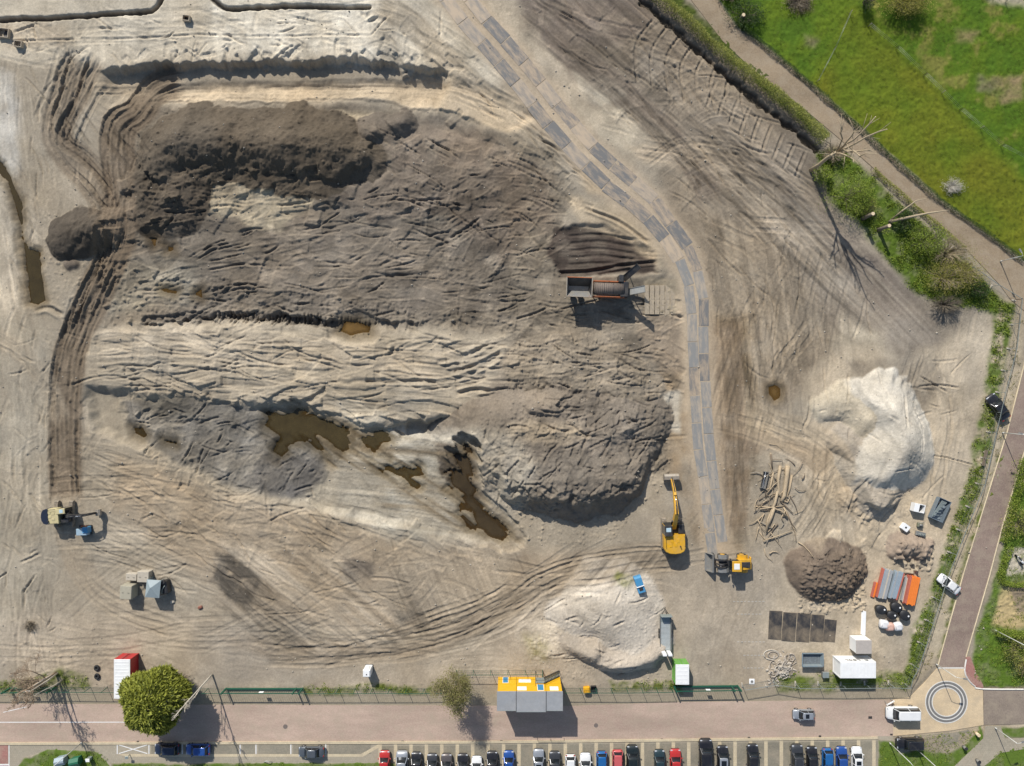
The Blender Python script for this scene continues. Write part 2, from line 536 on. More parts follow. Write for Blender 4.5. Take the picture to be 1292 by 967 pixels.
# ------------------------------------------------------------------ soils: colours as they look in daylight
C[:] = np.array(lin((167, 153, 130)), np.float32)
C *= (1+.10*fbm(PX, PY, 160, 4, 11)+.07*fbm(PX, PY, 30, 4, 12))[..., None]
Z += .10*fbm(PX, PY, 120, 4, 13)+.05*fbm(PX, PY, 22, 4, 14)

SITE_N = [(-40,-40),(560,-40),(600,40),(640,100),(620,110),(560,92),(480,76),(200,76),(120,86),(40,80),(-40,70)]
paint(SITE_N, (204,190,164), .9, 10)
paint([(270,-40),(480,-40),(470,70),(330,72),(260,60)], (224,213,190), .85, 12, nz=.5)
paint([(-40,30),(80,26),(90,60),(-40,64)], (184,166,138), .7, 8, nz=.4)
paint([(-40,80),(15,95),(24,150),(30,215),(12,230),(-40,190)], (206,198,182), .8, 9, nz=.5)
paint([(-40,215),(5,230),(20,300),(32,385),(0,420),(-40,420)], (196,182,158), .8, 6)
paint([(-40,400),(60,400),(80,560),(60,860),(-40,860)], (171,159,137), .8, 18, nz=.4)
paint([(22,170),(60,185),(60,260),(28,250)], (172,158,134), .7, 10)
PIT1 = [(160,132),(400,128),(470,136),(560,146),(640,172),(700,212),(722,250),(698,292),(692,330),(712,352),(840,352),(858,372),(856,440),(860,520),(850,600),(700,560),(640,425),(600,420),(520,410),(480,405),(330,398),(200,405),(130,415),(118,388),(150,320),(165,290),(156,200)]
paint(PIT1, (129,117,99), .95, 10, nz=.25)
paint([(190,280),(420,250),(560,280),(640,300),(640,400),(480,402),(330,392),(200,398),(150,370)], (120,109,94), .9, 16, nz=.4)
paint([(360,300),(560,290),(620,340),(560,372),(420,380),(330,350)], (140,126,107), .65, 18, nz=.5)
paint([(470,150),(600,160),(690,220),(700,290),(600,280),(500,240),(460,200)], (132,117,99), .8, 14, nz=.4)
paint([(560,200),(640,210),(690,260),(640,330),(570,290)], (122,108,92), .6, 14, nz=.5)
paint([(250,215),(330,218),(400,228),(392,250),(350,290),(322,288),(290,270),(246,262)], (176,161,133), .95, 7, nz=.35)
paint([(420,140),(470,140),(465,162),(425,160)], (188,170,138), .8, 5, nz=.3)
paint([(120,345),(200,320),(250,330),(240,380),(130,395)], (150,140,120), .7, 12, nz=.5)
# sandy lane, berm, second pit
LANE_N = [(200,103),(330,98),(480,99),(560,100),(620,112),(680,150),(640,165),(560,140),(470,124),(330,122),(240,126),(195,122)]
paint(LANE_N, (203,181,147), .9, 4)
BERM = [(110,425),(200,415),(300,404),(360,412),(440,420),(520,425),(600,422),(636,428),(642,480),(625,505),(560,525),(470,540),(420,528),(370,512),(300,505),(220,498),(110,490)]
paint(BERM, (177,162,137), .95, 4)
paint([(420,505),(450,500),(490,522),(480,540),(440,535)], (206,193,168), .8, 6)
PIT2 = [(110,492),(220,500),(300,507),(370,515),(420,532),(470,543),(560,528),(640,492),(620,540),(600,580),(610,640),(652,684),(560,680),(480,660),(400,640),(300,625),(240,590),(180,560),(120,545)]
paint(PIT2, (160,147,124), .9, 5, nz=.3)
paint([(150,505),(300,508),(345,520),(400,560),(414,600),(400,632),(350,632),(300,622),(240,590),(200,575),(160,545)], (126,119,107), .92, 5, nz=.25)
paint([(330,575),(405,580),(408,628),(350,632),(310,610)], (104,99,92), .85, 6, nz=.3)
paint([(170,505),(235,505),(240,530),(175,530)], (104,98,86), .7, 7, nz=.3)
paint([(440,560),(540,548),(575,560),(560,600),(590,650),(560,676),(470,655),(400,640),(370,635),(420,600)], (186,174,151), .85, 9, nz=.5)
paint([(500,560),(545,556),(552,590),(530,610),(500,690),(470,665),(490,600)], (204,194,172), .7, 7, nz=.6)
paint([(420,632),(455,640),(440,668),(418,655)], (130,119,100), .6, 6, nz=.4)
paint([(480,668),(560,672),(540,686),(490,684)], (140,134,120), .7, 6, nz=.4)
# ground between the pit and the road
paint([(150,575),(300,630),(420,655),(520,690),(660,690),(720,700),(830,690),(850,720),(700,730),(520,800),(300,780),(220,700),(140,640)], (167,148,121), .85, 14, nz=.3)
paint([(275,695),(322,692),(334,720),(318,770),(285,762),(270,735)], (104,95,82), .85, 6, nz=.8, ns=9)
paint([(330,745),(380,770),(400,800),(420,828),(350,818),(300,785),(310,765)], (150,136,115), .5, 14, nz=.6)
paint([(430,706),(474,708),(472,726),(445,738),(428,728)], (110,99,85), .85, 5, nz=.6)
paint([(485,755),(530,752),(535,785),(500,792)], (132,121,104), .7, 9, nz=.6)
paint([(500,700),(640,700),(640,760),(560,790),(500,770)], (174,157,131), .6, 12, nz=.3)
paint([(40,770),(270,775),(420,835),(600,815),(690,735),(860,700),(1000,700),(1000,860),(700,880),(-40,880),(-40,800)], (182,165,140), .75, 16, nz=.15)
paint([(250,790),(330,800),(420,845),(360,870),(260,860),(230,820)], (176,162,141), .7, 14)
paint([(280,800),(400,815),(520,812),(640,755),(700,722),(700,735),(640,785),(540,830),(420,838),(300,822)], (165,147,122), .7, 6, nz=.3)
# east side
paint([(640,-40),(820,-40),(1020,150),(1040,210),(1060,300),(1150,400),(1200,440),(1130,460),(1060,430),(960,330),(900,250),(800,180),(700,100)], (131,118,100), .95, 10, nz=.25)
paint([(640,-30),(800,-30),(840,20),(770,60),(720,55),(700,70),(660,35)], (124,111,97), .9, 8, nz=.4)
paint([(690,50),(740,85),(840,175),(870,200),(850,205),(790,170),(700,85)], (134,120,103), .8, 6, nz=.3)
paint([(725,90),(760,95),(790,120),(760,135),(735,125)], (186,173,149), .8, 5, nz=.4)
paint([(735,140),(790,130),(850,170),(840,180),(790,195),(750,165)], (196,181,154), .85, 6, nz=.25)
paint([(800,60),(880,90),(990,180),(1010,220),(960,230),(870,170),(800,120)], (152,139,120), .6, 10, nz=.6)
paint([(790,185),(880,178),(900,195),(860,215),(815,205)], (198,177,146), .8, 6, nz=.3)
paint([(830,215),(960,230),(1010,330),(1060,440),(990,520),(940,540),(900,460),(885,340),(840,270)], (145,130,108), .9, 12, nz=.2)
paint([(1000,250),(1060,330),(1160,430),(1120,440),(1020,360),(960,290)], (158,145,126), .6, 12, nz=.5)
paint([(1040,270),(1110,320),(1190,400),(1180,440),(1090,380),(1050,330)], (134,121,106), .85, 14, nz=.3)
paint([(1140,380),(1230,380),(1225,440),(1150,440)], (142,129,110), .6, 12, nz=.4)
paint([(1060,400),(1110,420),(1130,455),(1080,470),(1050,440)], (190,175,148), .8, 10, nz=.4)
paint([(1020,480),(1060,430),(1140,455),(1190,430),(1262,380),(1248,480),(1225,600),(1190,700),(1150,860),(1000,860),(960,780),(1010,690),(1010,560)], (198,180,151), .85, 10, nz=.15)
paint([(1070,455),(1180,450),(1190,475),(1165,530),(1140,500),(1075,480)], (146,133,113), .85, 8, nz=.35)
paint([(885,395),(945,400),(955,520),(975,545),(940,640),(930,695),(905,690),(895,560)], (133,115,88), .85, 12, nz=.5)
paint([(935,545),(1000,550),(1050,570),(1040,600),(985,565),(940,580)], (150,130,105), .7, 8, nz=.3)
paint([(830,440),(862,440),(878,560),(900,690),(875,690),(850,600)], (146,126,98), .7, 10, nz=.5)
paint([(800,395),(862,395),(862,470),(835,470),(815,440)], (140,124,103), .8, 6, nz=.3)
paint([(700,286),(760,284),(828,318),(832,345),(705,350),(692,320)], (80,69,60), .95, 4, nz=.2)
paint([(716,250),(770,252),(812,285),(835,320),(828,330),(790,300),(730,288)], (198,177,144), .85, 5, nz=.3)
paint([(812,352),(856,352),(858,395),(815,398)], (168,152,124), .8, 3, nz=.3)
paint([(826,498),(858,494),(860,548),(845,540),(822,522)], (186,175,154), .9, 4, nz=.4)
paint([(590,0),(648,0),(700,70),(770,160),(745,165),(690,110),(640,60)], (205,187,158), .6, 6, nz=.5)
paint([(640,115),(720,150),(760,205),(735,205),(690,165),(640,150)], (206,185,152), .75, 6, nz=.3)
paint([(720,195),(760,210),(790,250),(740,245)], (190,166,130), .7, 6, nz=.3)
# right edge: verge between fence and lane
paint([(1262,375),(1292,380),(1292,465),(1271,545),(1236,658),(1187,827),(1148,870),(1195,720),(1225,600),(1245,480)], (190,172,140), .8, 5, nz=.3)

# ------------------------------------------------------------------ relief: banks, pits, heaps, ruts
lift(PIT1, -.7, 14)
rough(PIT1, .30, 90, 4, 21)
rough(PIT1, .06, 14, 4, 22)
rough(PIT1, .05, 6, 3, 23, True)
lift(PIT2, -1.1, 8)
rough(PIT2, .14, 30, 4, 24)
lift(BERM, .25, 7)
rough(BERM, .07, 40, 3, 25)
lift(LANE_N, -.5, 6)
# cut bank along the north of the pit
cliff([(118,92),(160,84),(190,80),(235,80),(290,78),(340,76),(400,78),(450,73),(490,78),(520,84),(560,90),(578,97)], 1.75, 5, 60, 3.5)
cliff([(180,120),(260,125),(330,124),(420,122),(470,128),(560,140),(620,160)], .5, 5, 40, 3)
trench([(-40,28),(40,24),(100,20),(150,17),(183,15),(198,8),(214,-20)], 5.2, .95, (90,82,72))
trench([(255,-14),(270,1),(288,11),(320,10),(370,8),(420,9),(466,9)], 5.0, .9, (90,82,72))
for p in ([(455,12),(462,22),(470,14)], [(466,30),(474,24),(486,28)], [(478,62),(490,40)]): gouge(p, 2.5, .35)
gouge([(0,53),(90,50),(180,48),(240,44),(262,44),(340,46),(400,45),(470,45)], 1.5, .16, .6)
# dark southern lip of the first pit, with the wet gully beneath it
cliff([(170,410),(230,402),(290,396),(330,396),(380,398),(430,402),(470,400),(500,405),(540,404)], 1.0, 4, 22, 4.5, seed=2)
trench([(182,404),(220,401),(250,398),(330,400),(380,404),(430,409),(462,410)], 9, .55, (112,102,88), 3)
for i in range(34):
    x = 270+i*6.2+random.uniform(-2, 2); y = 398+.03*(x-270)+random.uniform(-3, 2)
    gouge([(x, y-8), (x-1, y), (x-3-random.random()*4, y+11)], 1.2, .55, .8, .6)
# southern edge of the berm
cliff([(330,506),(370,512),(400,526),(430,540),(470,544),(520,534),(560,528),(600,518),(630,502),(644,486),(642,460)], 1.25, 4, 26, 3, seed=3)
cliff([(640,440),(644,470),(640,490)], .5, 3, 18, 2, -1, seed=4)
for p in ([(440,480),(520,482),(580,478),(632,450)], [(548,458),(590,448),(622,430)], [(560,472),(600,462),(634,444)], [(470,453),(492,450),(498,434)], [(440,452),(480,455)], [(575,498),(600,492),(622,494)]):
    gouge(p, 2.6, .42, .7)
# heaps (region ids: 1.. become things of their own)
heap([(188,262,2.4),(190,225,3.2),(205,185,3.6),(250,172,3.9),(300,172,4.0),(360,178,4.0),(410,184,3.6),(445,192,2.6)], .72, .66, (96,85,70), reg=1, seed=1, nz=.6, rnd=.9, wob=4)
heap([(196,256,2.6),(212,250,2.6),(228,240,2.0)], .66, .70, (92,82,69), reg=1, seed=2, nz=.35)
heap([(72,302,2.2),(92,290,2.9),(118,282,2.8),(132,276,2.0)], .66, .72, (90,81,69), reg=2, seed=4, nz=.4)
heap([(82,336,.9),(90,334,.9)], .6, .8, (120,108,94), reg=0, seed=5, nz=.2)
heap([(462,168,1.5),(480,160,1.7),(498,155,1.2)], .7, .9, (112,101,87), reg=0, seed=6, nz=.5)
heap([(430,255,.5),(480,262,1.1),(540,258,1.1),(600,246,.8)], .3, .95, (122,109,93), reg=0, seed=7, nz=.5)
heap([(560,268,.4),(590,250,.9),(625,240,.6)], .3, .9, None, reg=0, seed=8, nz=.4)
# large grey heap south-east of the pit
HC = [(640,430),(720,425),(800,440),(830,500),(850,560),(845,600),(830,620),(790,650),(780,685),(720,690),(660,680),(620,645),(596,600),(590,560),(605,520),(640,495)]
paint([(640,432),(700,425),(790,435),(830,480),(820,520),(740,535),(650,530),(610,520)], (150,135,114), .8, 9, nz=.3)
heap([(655,470,1.2),(700,462,1.5),(760,470,1.2),(800,490,.8)], .42, .62, (146,132,111), reg=3, seed=9, nz=.45, top=10)
heap([(630,575,2.8),(650,600,3.8),(690,615,4.6),(735,620,5.0),(770,612,4.4),(800,580,2.8),(815,555,1.8)], .42, 1.2, (124,113,98), reg=3, seed=10, nz=.75, top=6, wob=12, rnd=.3)
heap([(620,560,2.6),(640,560,3.2),(690,560,3.6),(760,560,3.2)], .5, .5, (130,118,102), reg=3, seed=11, nz=.45, top=14)
heap([(668,520,3.2),(700,516,3.6)], .8, 1.0, (136,123,106), reg=3, seed=12, nz=.6)
heap([(768,548,3.6),(790,540,3.4)], .7, 1.0, (134,122,106), reg=3, seed=13, nz=.5)
paint([(592,540),(650,540),(672,590),(660,640),(640,665),(606,620)], (172,161,141), .85, 12, nz=.35)
paint([(640,535),(720,530),(740,548),(690,560),(645,552)], (172,154,126), .6, 7, nz=.5)
# pale sand heap, east
heap([(1085,503,1.5),(1113,512,3.1),(1134,534,3.9),(1143,562,4.5),(1138,588,4.4),(1118,608,3.6)], .50, 1.10, (207,197,178), reg=4, seed=14, nz=.07, top=3, cnz=.05, wob=2.5, sE=.72, rnd=.3)
heap([(1040,520,1.0),(1075,515,1.9),(1100,530,2.6)], .45, .7, (202,187,159), reg=4, seed=15, nz=.10, top=3, wob=3)
heap([(1078,575,1.7),(1095,595,2.2),(1105,620,2.4),(1112,632,2.8)], .4, 1.3, (176,163,143), reg=4, seed=16, nz=.25, top=8, wob=3, rnd=.1)
heap([(1068,648,.9),(1080,632,1.1)], .5, 1.0, (190,172,145), reg=4, seed=17, nz=.2)
# crushed rubble heap by the road
heap([(725,790,1.7),(750,782,2.7),(768,782,3.1),(785,800,2.6),(798,818,2.0)], .36, .58, (203,191,172), reg=5, seed=18, nz=.08, top=6, cnz=.06, wob=3)
heap([(722,822,2.0),(752,832,2.4)], .45, 1.2, (182,168,148), reg=5, seed=19, nz=.3, wob=3, rnd=.15)
heap([(768,842,2.3),(796,842,2.7),(820,838,2.3)], .45, 1.25, (190,176,156), reg=5, seed=20, nz=.3, wob=3, rnd=.15)
heap([(660,800,.5),(690,810,.9),(720,805,1.2)], .25, .35, (202,186,160), reg=5, seed=21, nz=.2, top=5)
def soften(poly, it):
    """let loose sand slide: relax the relief inside an outline"""
    w, d = sdf(poly, 12); k = sstep(-8, 4, d)
    for _ in range(it):
        z = Z[w]; p = np.pad(z, 1, mode='edge')
        m = (p[:-2, 1:-1]+p[2:, 1:-1]+p[1:-1, :-2]+p[1:-1, 2:]+4*z)/8
        Z[w] = z+(m-z)*k
soften([(1085,490),(1125,488),(1168,530),(1172,600),(1140,640),(1085,600),(1070,540)], 26)
soften([(670,740),(740,722),(815,735),(838,800),(815,832),(720,822),(670,820)], 26)
heap([(1100,640,1.6),(1118,640,2.2),(1128,636,1.6)], .5, 1.3, (172,158,138), reg=4, seed=25, nz=.2, wob=2, rnd=.1)
# round mulch heap, rubble lump
heap([(1036,728,2.5),(1050,724,2.8),(1064,729,2.5)], .62, .74, (124,108,91), reg=6, seed=22, nz=.3, top=9, wob=2.5)
heap([(1140,692,1.6),(1152,690,1.9),(1165,695,1.5)], .75, .95, (158,140,121), reg=7, seed=23, nz=.6, top=3)
heap([(978,846,.35),(988,842,.8),(996,848,.4)], .5, .6, (160,146,125), reg=0, seed=26, nz=.3, top=3, rnd=.1)
# dark scooped pad
lift([(700,288),(760,284),(828,318),(832,345),(705,350)], -.5, 4)
gouge([(700,344),(745,342),(790,334),(832,330)], 2.0, .3, .8)
gouge([(735,262),(780,280),(820,308)], 2.0, .25, .8)
for q in range(5): gouge([(715,298+q*9),(760,296+q*9),(805,304+q*8)], 1.8, .14, .6)
# wheel and crawler tracks
TR = (118,102,82)
ruts([(104,66),(88,92),(80,120),(72,150),(70,172),(84,196),(108,222),(128,250),(138,280)], [-14,-8,6,12], 3.0, .40, 18, -.1, TR, .6)
ruts([(128,70),(112,96),(102,125),(86,152),(82,176),(100,190),(126,215),(146,245)], [-6,0,8], 3.0, .40, 10, -.1, TR, .6)
ruts([(230,99),(204,101),(186,112),(170,140),(150,158),(146,185),(148,215),(152,250),(150,290),(138,325),(118,370),(102,410),(90,440),(84,480),(82,540),(82,600),(84,640)], [-15,-9,-3,4,10,16], 2.4, .40, 21, -.02, TR, .85)
ruts([(120,235),(142,262),(148,300),(130,340),(110,385),(96,425)], [-8,-2,8], 2.6, .36, 11, 0, TR, .6)
ruts([(110,112),(150,105),(190,104)], [-4,2,8], 1.8, .2, 10, 0, (170,152,125), .5)
ruts([(84,640),(90,690),(110,730),(150,765),(220,790)], [-12,-5,6,12], 2.0, .14, 16, 0, (176,158,131), .5)
ruts([(62,640),(62,690),(66,712)], [-4,4], 2.0, .2)
ruts([(-20,415),(30,450),(60,490),(80,540)], [-7,-1,7], 2.2, .16, 12, 0, (172,156,131), .5)
ruts([(30,480),(60,530),(62,600)], [-5,5], 2.0, .12)
ruts([(112,437),(200,432),(300,440),(400,446),(520,455),(630,470)], [-9,-3,7,13], 1.8, .22, 18, 0, (193,176,149), .5)
ruts([(112,455),(230,455),(330,470),(430,480),(560,490)], [-6,0,8], 1.8, .2)
ruts([(200,112),(330,110),(450,108),(560,112),(640,140)], [-10,-5,0,6,11], 1.8, .12, 15, 0)
ruts([(470,2),(520,30),(560,75),(610,120),(650,140)], [-8,-2,5,11], 2.2, .2, 15, 0, (176,158,130), .55)
ruts([(500,-10),(560,40),(620,100),(670,130)], [-6,0,7], 2.0, .16)
ruts([(330,822),(420,824),(500,812),(570,795),(640,760),(700,725),(800,705),(870,705)], [-14,-8,-3,3,9,14], 2.2, .16, 20, -.03, (160,143,118), .55)
ruts([(420,838),(520,828),(600,812),(650,790),(690,755)], [-4,2], 2.0, .2)
ruts([(690,40),(740,80),(800,130),(850,180),(880,215),(900,260)], [-9,-4,5,10], 2.2, .24, 16, 0, (128,114,98), .6)
ruts([(715,20),(770,65),(820,105),(835,130)], [-4,4], 2.0, .26)
ruts([(800,180),(850,190),(910,205),(960,240),(1010,300),(1060,360)], [-11,-4,4,12], 2.2, .18, 18, 0, (162,146,122), .4)
ruts([(870,150),(930,190),(980,230),(1030,300)], [-6,0,8], 2.0, .16)
ruts([(810,205),(860,178),(920,182),(960,200),(1000,240)], [-6,0,6], 2.0, .16)
ruts([(945,330),(948,400),(950,470),(965,500)], [-10,-3,4], 2.0, .12)
ruts([(972,486),(990,455),(1010,430),(1025,400)], [-6,6], 2.0, .3)
ruts([(920,520),(970,540),(1030,560),(1050,600),(1030,650),(1005,690)], [-14,-7,0,8,15], 2.4, .1, 24, 0, (184,163,131), .5)
ruts([(1175,470),(1200,520),(1195,580),(1180,620)], [-10,-3,4,12], 2.2, .12)
ruts([(1160,440),(1150,470),(1140,500)], [-10,-5,0,5,10], 1.8, .2, 14, 0, (150,137,117), .5)
ruts([(915,395),(918,500),(925,600),(920,680)], [-14,-5,6,14], 2.6, .07, 20, 0, (140,118,94), .4)
# fanned blade marks
streaks([(800,30),(880,80),(960,130),(1000,170),(960,190),(890,160),(800,130),(790,70)], centre=(910,190), amp=.16, lw=7, ll=140, cvar=.2, seed=1)
for k in range(8):
    x = 800+k*17
    gouge([(x+26, 22+k*10), (x+2+k*2, 58+k*9), (x+4+k*3, 108+k*8)], 1.5, .20, .5)
for k in range(9):
    x = 905+k*14; y = 100+k*11
    gouge([(x, y), (x-8, y+20), (x-14, y+38)], 1.6, .16, .7)
streaks([(640,-20),(800,-20),(840,30),(760,70),(690,60)], 40, None, .10, 4, 90, .3, 2)
streaks([(690,40),(800,60),(900,150),(1000,200),(1060,300),(1160,420),(1060,420),(960,300),(860,210),(760,130)], 43, None, .05, 2.6, 220, .34, 30)
streaks([(800,180),(960,190),(1010,260),(980,300),(900,260),(820,220)], None, (930,330), .05, 2.6, 200, .3, 31)
streaks([(880,260),(1000,300),(1050,420),(1000,500),(940,520),(900,420)], 80, None, .05, 2.6, 160, .3, 32)
streaks([(1000,240),(1060,280),(1180,410),(1150,440),(1040,350)], 46, None, .05, 2.4, 240, .3, 33, tint=(164,151,131))
streaks([(560,690),(660,690),(700,720),(560,800),(470,800),(480,720)], 65, None, .05, 2.4, 160, .3, 34)
streaks([(270,690),(460,700),(520,800),(400,826),(280,790)], 40, None, .05, 2.4, 180, .34, 35)
streaks([(300,800),(560,790),(700,710),(860,690),(860,715),(700,745),(560,830),(320,835)], None, (480,430), .05, 3.0, 300, .5, 36, tint=(140,125,103))
streaks([(10,90),(60,120),(60,390),(20,390)], 84, None, .04, 2.4, 160, .22, 37)
streaks([(930,520),(1060,555),(1050,690),(1000,700),(990,600)], None, (930,690), .04, 2.6, 180, .26, 38)
streaks([(885,390),(955,390),(955,690),(895,690)], 86, None, .03, 3, 240, .26, 39)
streaks([(840,200),(960,200),(1040,300),(1160,420),(1100,430),(1000,350),(900,280)], 45, None, .12, 5, 120, .16, 3)
streaks([(900,260),(1000,330),(1050,430),(1000,500),(940,520),(900,400)], 75, None, .1, 5, 80, .14, 4)
streaks([(490,695),(640,695),(640,745),(560,790),(500,790)], 72, None, .14, 5, 90, .16, 5)
streaks([(285,715),(350,730),(430,790),(480,832),(370,826),(290,775)], 40, None, .05, 3.2, 150, .3, 40, tint=(112,101,86))
streaks([(480,735),(545,735),(560,795),(500,800)], 68, None, .05, 3.0, 120, .3, 41, tint=(122,111,95))
streaks([(280,690),(420,700),(490,760),(520,810),(420,825),(330,815),(270,770)], 38, None, .14, 5, 110, .2, 6, tint=(192,175,149))
streaks([(690,30),(860,180),(900,240),(800,180),(700,80)], 42, None, .08, 4, 100, .15, 7)
streaks([(430,545),(600,545),(600,650),(650,690),(480,670),(400,640)], 8, None, .10, 5, 80, .22, 8, tint=(206,196,175))
streaks([(335,518),(480,545),(570,590),(650,684),(560,668),(470,600),(345,580)], 34, None, .05, 4, 90, .3, 42, tint=(120,104,78))
streaks([(440,560),(600,560),(590,640),(480,650)], 4, None, .04, 4, 90, .3, 43, tint=(134,119,95))
streaks([(560,640),(660,660),(660,690),(520,690)], 25, None, .1, 5, 80, .18, 9)
streaks([(110,430),(640,430),(640,500),(420,520),(110,490)], 3, None, .10, 5, 110, .10, 10)
streaks([(330,530),(480,530),(480,570),(340,580)], 35, None, .12, 6, 60, .2, 11)
streaks([(1020,560),(1060,560),(1050,690),(1000,690)], 95, None, .07, 5, 120, .12, 12)
streaks([(1160,440),(1235,430),(1215,600),(1170,620),(1168,520)], 100, None, .07, 7, 60, .08, 13)
streaks([(-40,90),(120,100),(60,400),(-40,400)], 80, None, .08, 6, 100, .1, 14)
streaks([(-40,420),(70,430),(70,800),(-40,800)], 85, None, .1, 7, 60, .12, 15)
streaks([(100,640),(300,650),(420,680),(280,700),(200,700)], 12, None, .1, 6, 80, .13, 16)
streaks([(60,-20),(560,-20),(560,70),(60,75)], 85, None, .05, 6, 50, .10, 17)
streaks([(10,80),(560,45),(560,78),(100,86)], 80, None, .09, 5, 30, .12, 18)
streaks([(700,286),(832,300),(832,345),(700,350)], 5, None, .12, 5, 90, .25, 19)
# crawler and bucket imprints
stamps([(170,225),(420,235),(640,250),(690,300),(640,400),(480,400),(200,390),(140,360)], 430, -8, 18, (20,62), (8,19), .13, .20, 1, .09)
stamps([(470,150),(640,180),(710,240),(690,420),(600,400),(470,240)], 240, lambda x, y: 20 if y < 230 else -30, 35, (16,50), (7,17), .15, .22, 2, .09)
stamps([(250,215),(395,228),(350,288),(246,262)], 70, -25, 25, (12,34), (5,9), .12, .16, 3, .06)
stamps([(120,425),(300,410),(640,425),(640,500),(470,535),(300,500),(115,488)], 120, 2, 8, (34,110), (7,15), .08, .12, 4, .05)
stamps([(130,500),(300,510),(400,560),(400,620),(300,615),(160,545)], 170, -20, 45, (14,40), (8,18), .16, .2, 5, .08)
stamps([(110,545),(240,600),(420,650),(620,690),(540,720),(300,700),(130,650)], 200, 15, 28, (14,42), (5,10), .08, .13, 6, .06)
stamps([(650,380),(850,380),(858,500),(740,520),(650,440)], 170, 5, 25, (18,52), (7,16), .14, .2, 7, .08)
stamps([(60,400),(120,420),(120,620),(140,700),(40,760),(10,600)], 120, 80, 30, (14,40), (5,10), .06, .09, 8, .05)
stamps([(560,140),(700,200),(735,260),(690,260),(600,170)], 70, 35, 20, (14,36), (5,10), .16, .18, 9, .08)
stamps([(0,35),(470,20),(470,72),(0,78)], 120, 80, 30, (8,26), (4,9), .05, .08, 10, .05)
stamps([(1040,640),(1140,640),(1120,700),(1040,690)], 30, -60, 20, (14,34), (6,12), .1, .12, 11, .04)
stamps([(840,210),(1000,260),(1060,420),(980,500),(900,400)], 90, 55, 25, (14,44), (5,9), .06, .09, 12, .05)
stamps([(480,20),(560,40),(640,110),(560,95),(480,75)], 60, 40, 30, (10,30), (5,10), .08, .12, 13, .06)
stamps([(640,0),(820,0),(960,130),(860,190),(720,90)], 90, 42, 20, (14,50), (4,9), .09, .13, 14, .07)
stamps([(600,540),(800,500),(840,600),(700,640),(620,620)], 170, -30, 60, (8,26), (5,12), .22, .18, 15, .07)
# crumbly soil
clods([(165,130),(460,140),(470,220),(330,220),(240,290),(165,290)], 1800, (.9,2.2), (.06,.26), 1)
clods([(120,330),(480,380),(640,400),(640,420),(330,402),(130,412)], 1100, (1.3,3.6), (0.084,0.310), 2)
clods([(180,280),(640,250),(690,330),(640,410),(200,400)], 900, (1.2,2.8), (0.042,0.155), 3)
clods(HC, 2400, (.9,2.2), (.06,.30), 4)
clods([(640,380),(860,380),(850,600),(640,440)], 600, (1.2,3.2), (0.056,0.217), 5)
clods([(470,150),(700,200),(710,300),(640,420),(560,380),(480,240)], 700, (1.2,3.0), (0.056,0.186), 6)
clods([(160,500),(410,540),(410,635),(200,590)], 500, (1.2,3.2), (0.042,0.186), 7)
clods([(1008,696),(1092,696),(1092,774),(1008,774)], 900, (1.0,2.4), (.12,.42), 8)
clods([(1128,680),(1175,680),(1175,725),(1128,725)], 160, (1.8,3.8), (0.175,0.496), 9)
clods([(670,728),(835,728),(835,868),(670,850)], 1900, (.8,1.7), (.03,.16), 10)
clods([(50,270),(135,265),(135,400),(60,400)], 260, (1.2,2.8), (0.056,0.217), 11)
clods([(1050,485),(1165,485),(1165,650),(1050,650)], 1500, (.8,1.6), (.03,.14), 12)
clods([(940,560),(1010,560),(1010,690),(940,690)], 160, (1.0,2.2), (0.035,0.124), 13)
clods([(0,780),(140,790),(140,870),(0,870)], 220, (1.0,2.4), (0.035,0.155), 14)
clods([(960,815),(1110,815),(1150,860),(960,872)], 200, (1.0,2.2), (0.035,0.124), 15)
clods([(1225,380),(1260,380),(1215,640),(1180,640),(1200,420)], 200, (1.0,2.0), (0.028,0.074), 16)
clods([(-20,-20),(1300,-20),(1300,870),(-20,870)], 2200, (.9,2.0), (0.021,0.099), 17)
# single passes of wheels and crawlers all over
passes([(60,90),(160,100),(170,240),(150,330),(100,430),(70,430),(120,300),(60,170)], 26, lambda x, y: (118 if y < 150 else 52) if y < 215 else 108, (50,130), 21, (.06,.18), cv=.12, spread=9)
passes([(330,812),(480,800),(640,745),(860,690),(860,712),(660,775),(500,832),(330,835)], 26, lambda x, y: -4 if x < 450 else (-24 if x < 700 else -8), (120,260), 22, (.03,.10), cv=.12, spread=6)
def cracks(poly, n, ang, L=(14, 60), wd=(.9, 1.6), dep=(.05, .20), seed=0, spread=14, curve=.22):
    rs = np.random.RandomState(800+seed); w0, d0 = sdf(poly, 0); ys, xs = np.nonzero(d0 > 0)
    for q in rs.randint(0, len(ys), n):
        cx = PX[w0][ys[q], xs[q]]; cy = PY[w0][ys[q], xs[q]]; l = rs.uniform(*L)
        a = math.radians((ang(cx, cy) if callable(ang) else ang)+rs.normal(0, spread)); k = rs.normal(0, curve)/l
        gouge([(cx+t*l*math.cos(a+k*t*l), cy+t*l*math.sin(a+k*t*l)) for t in (-.5, -.17, .17, .5)], rs.uniform(*wd), rs.uniform(*dep), rs.uniform(.2, .6), 1.0)
cracks([(180,230),(640,250),(690,320),(640,400),(200,395)], 130, -8, dep=(.10,.30), seed=1)
cracks([(470,150),(700,210),(700,300),(560,300),(470,220)], 45, 25, dep=(.10,.28), seed=2, spread=16)
cracks([(640,380),(855,380),(855,560),(700,540),(640,440)], 70, 4, dep=(.10,.30), seed=3)
cracks([(115,425),(640,425),(640,500),(420,520),(115,488)], 90, 3, (20,90), seed=4)
cracks([(840,205),(1000,230),(1100,400),(1040,470),(940,520),(890,380)], 90, lambda x, y: 50 if y < 340 else 78, (16,80), seed=5)
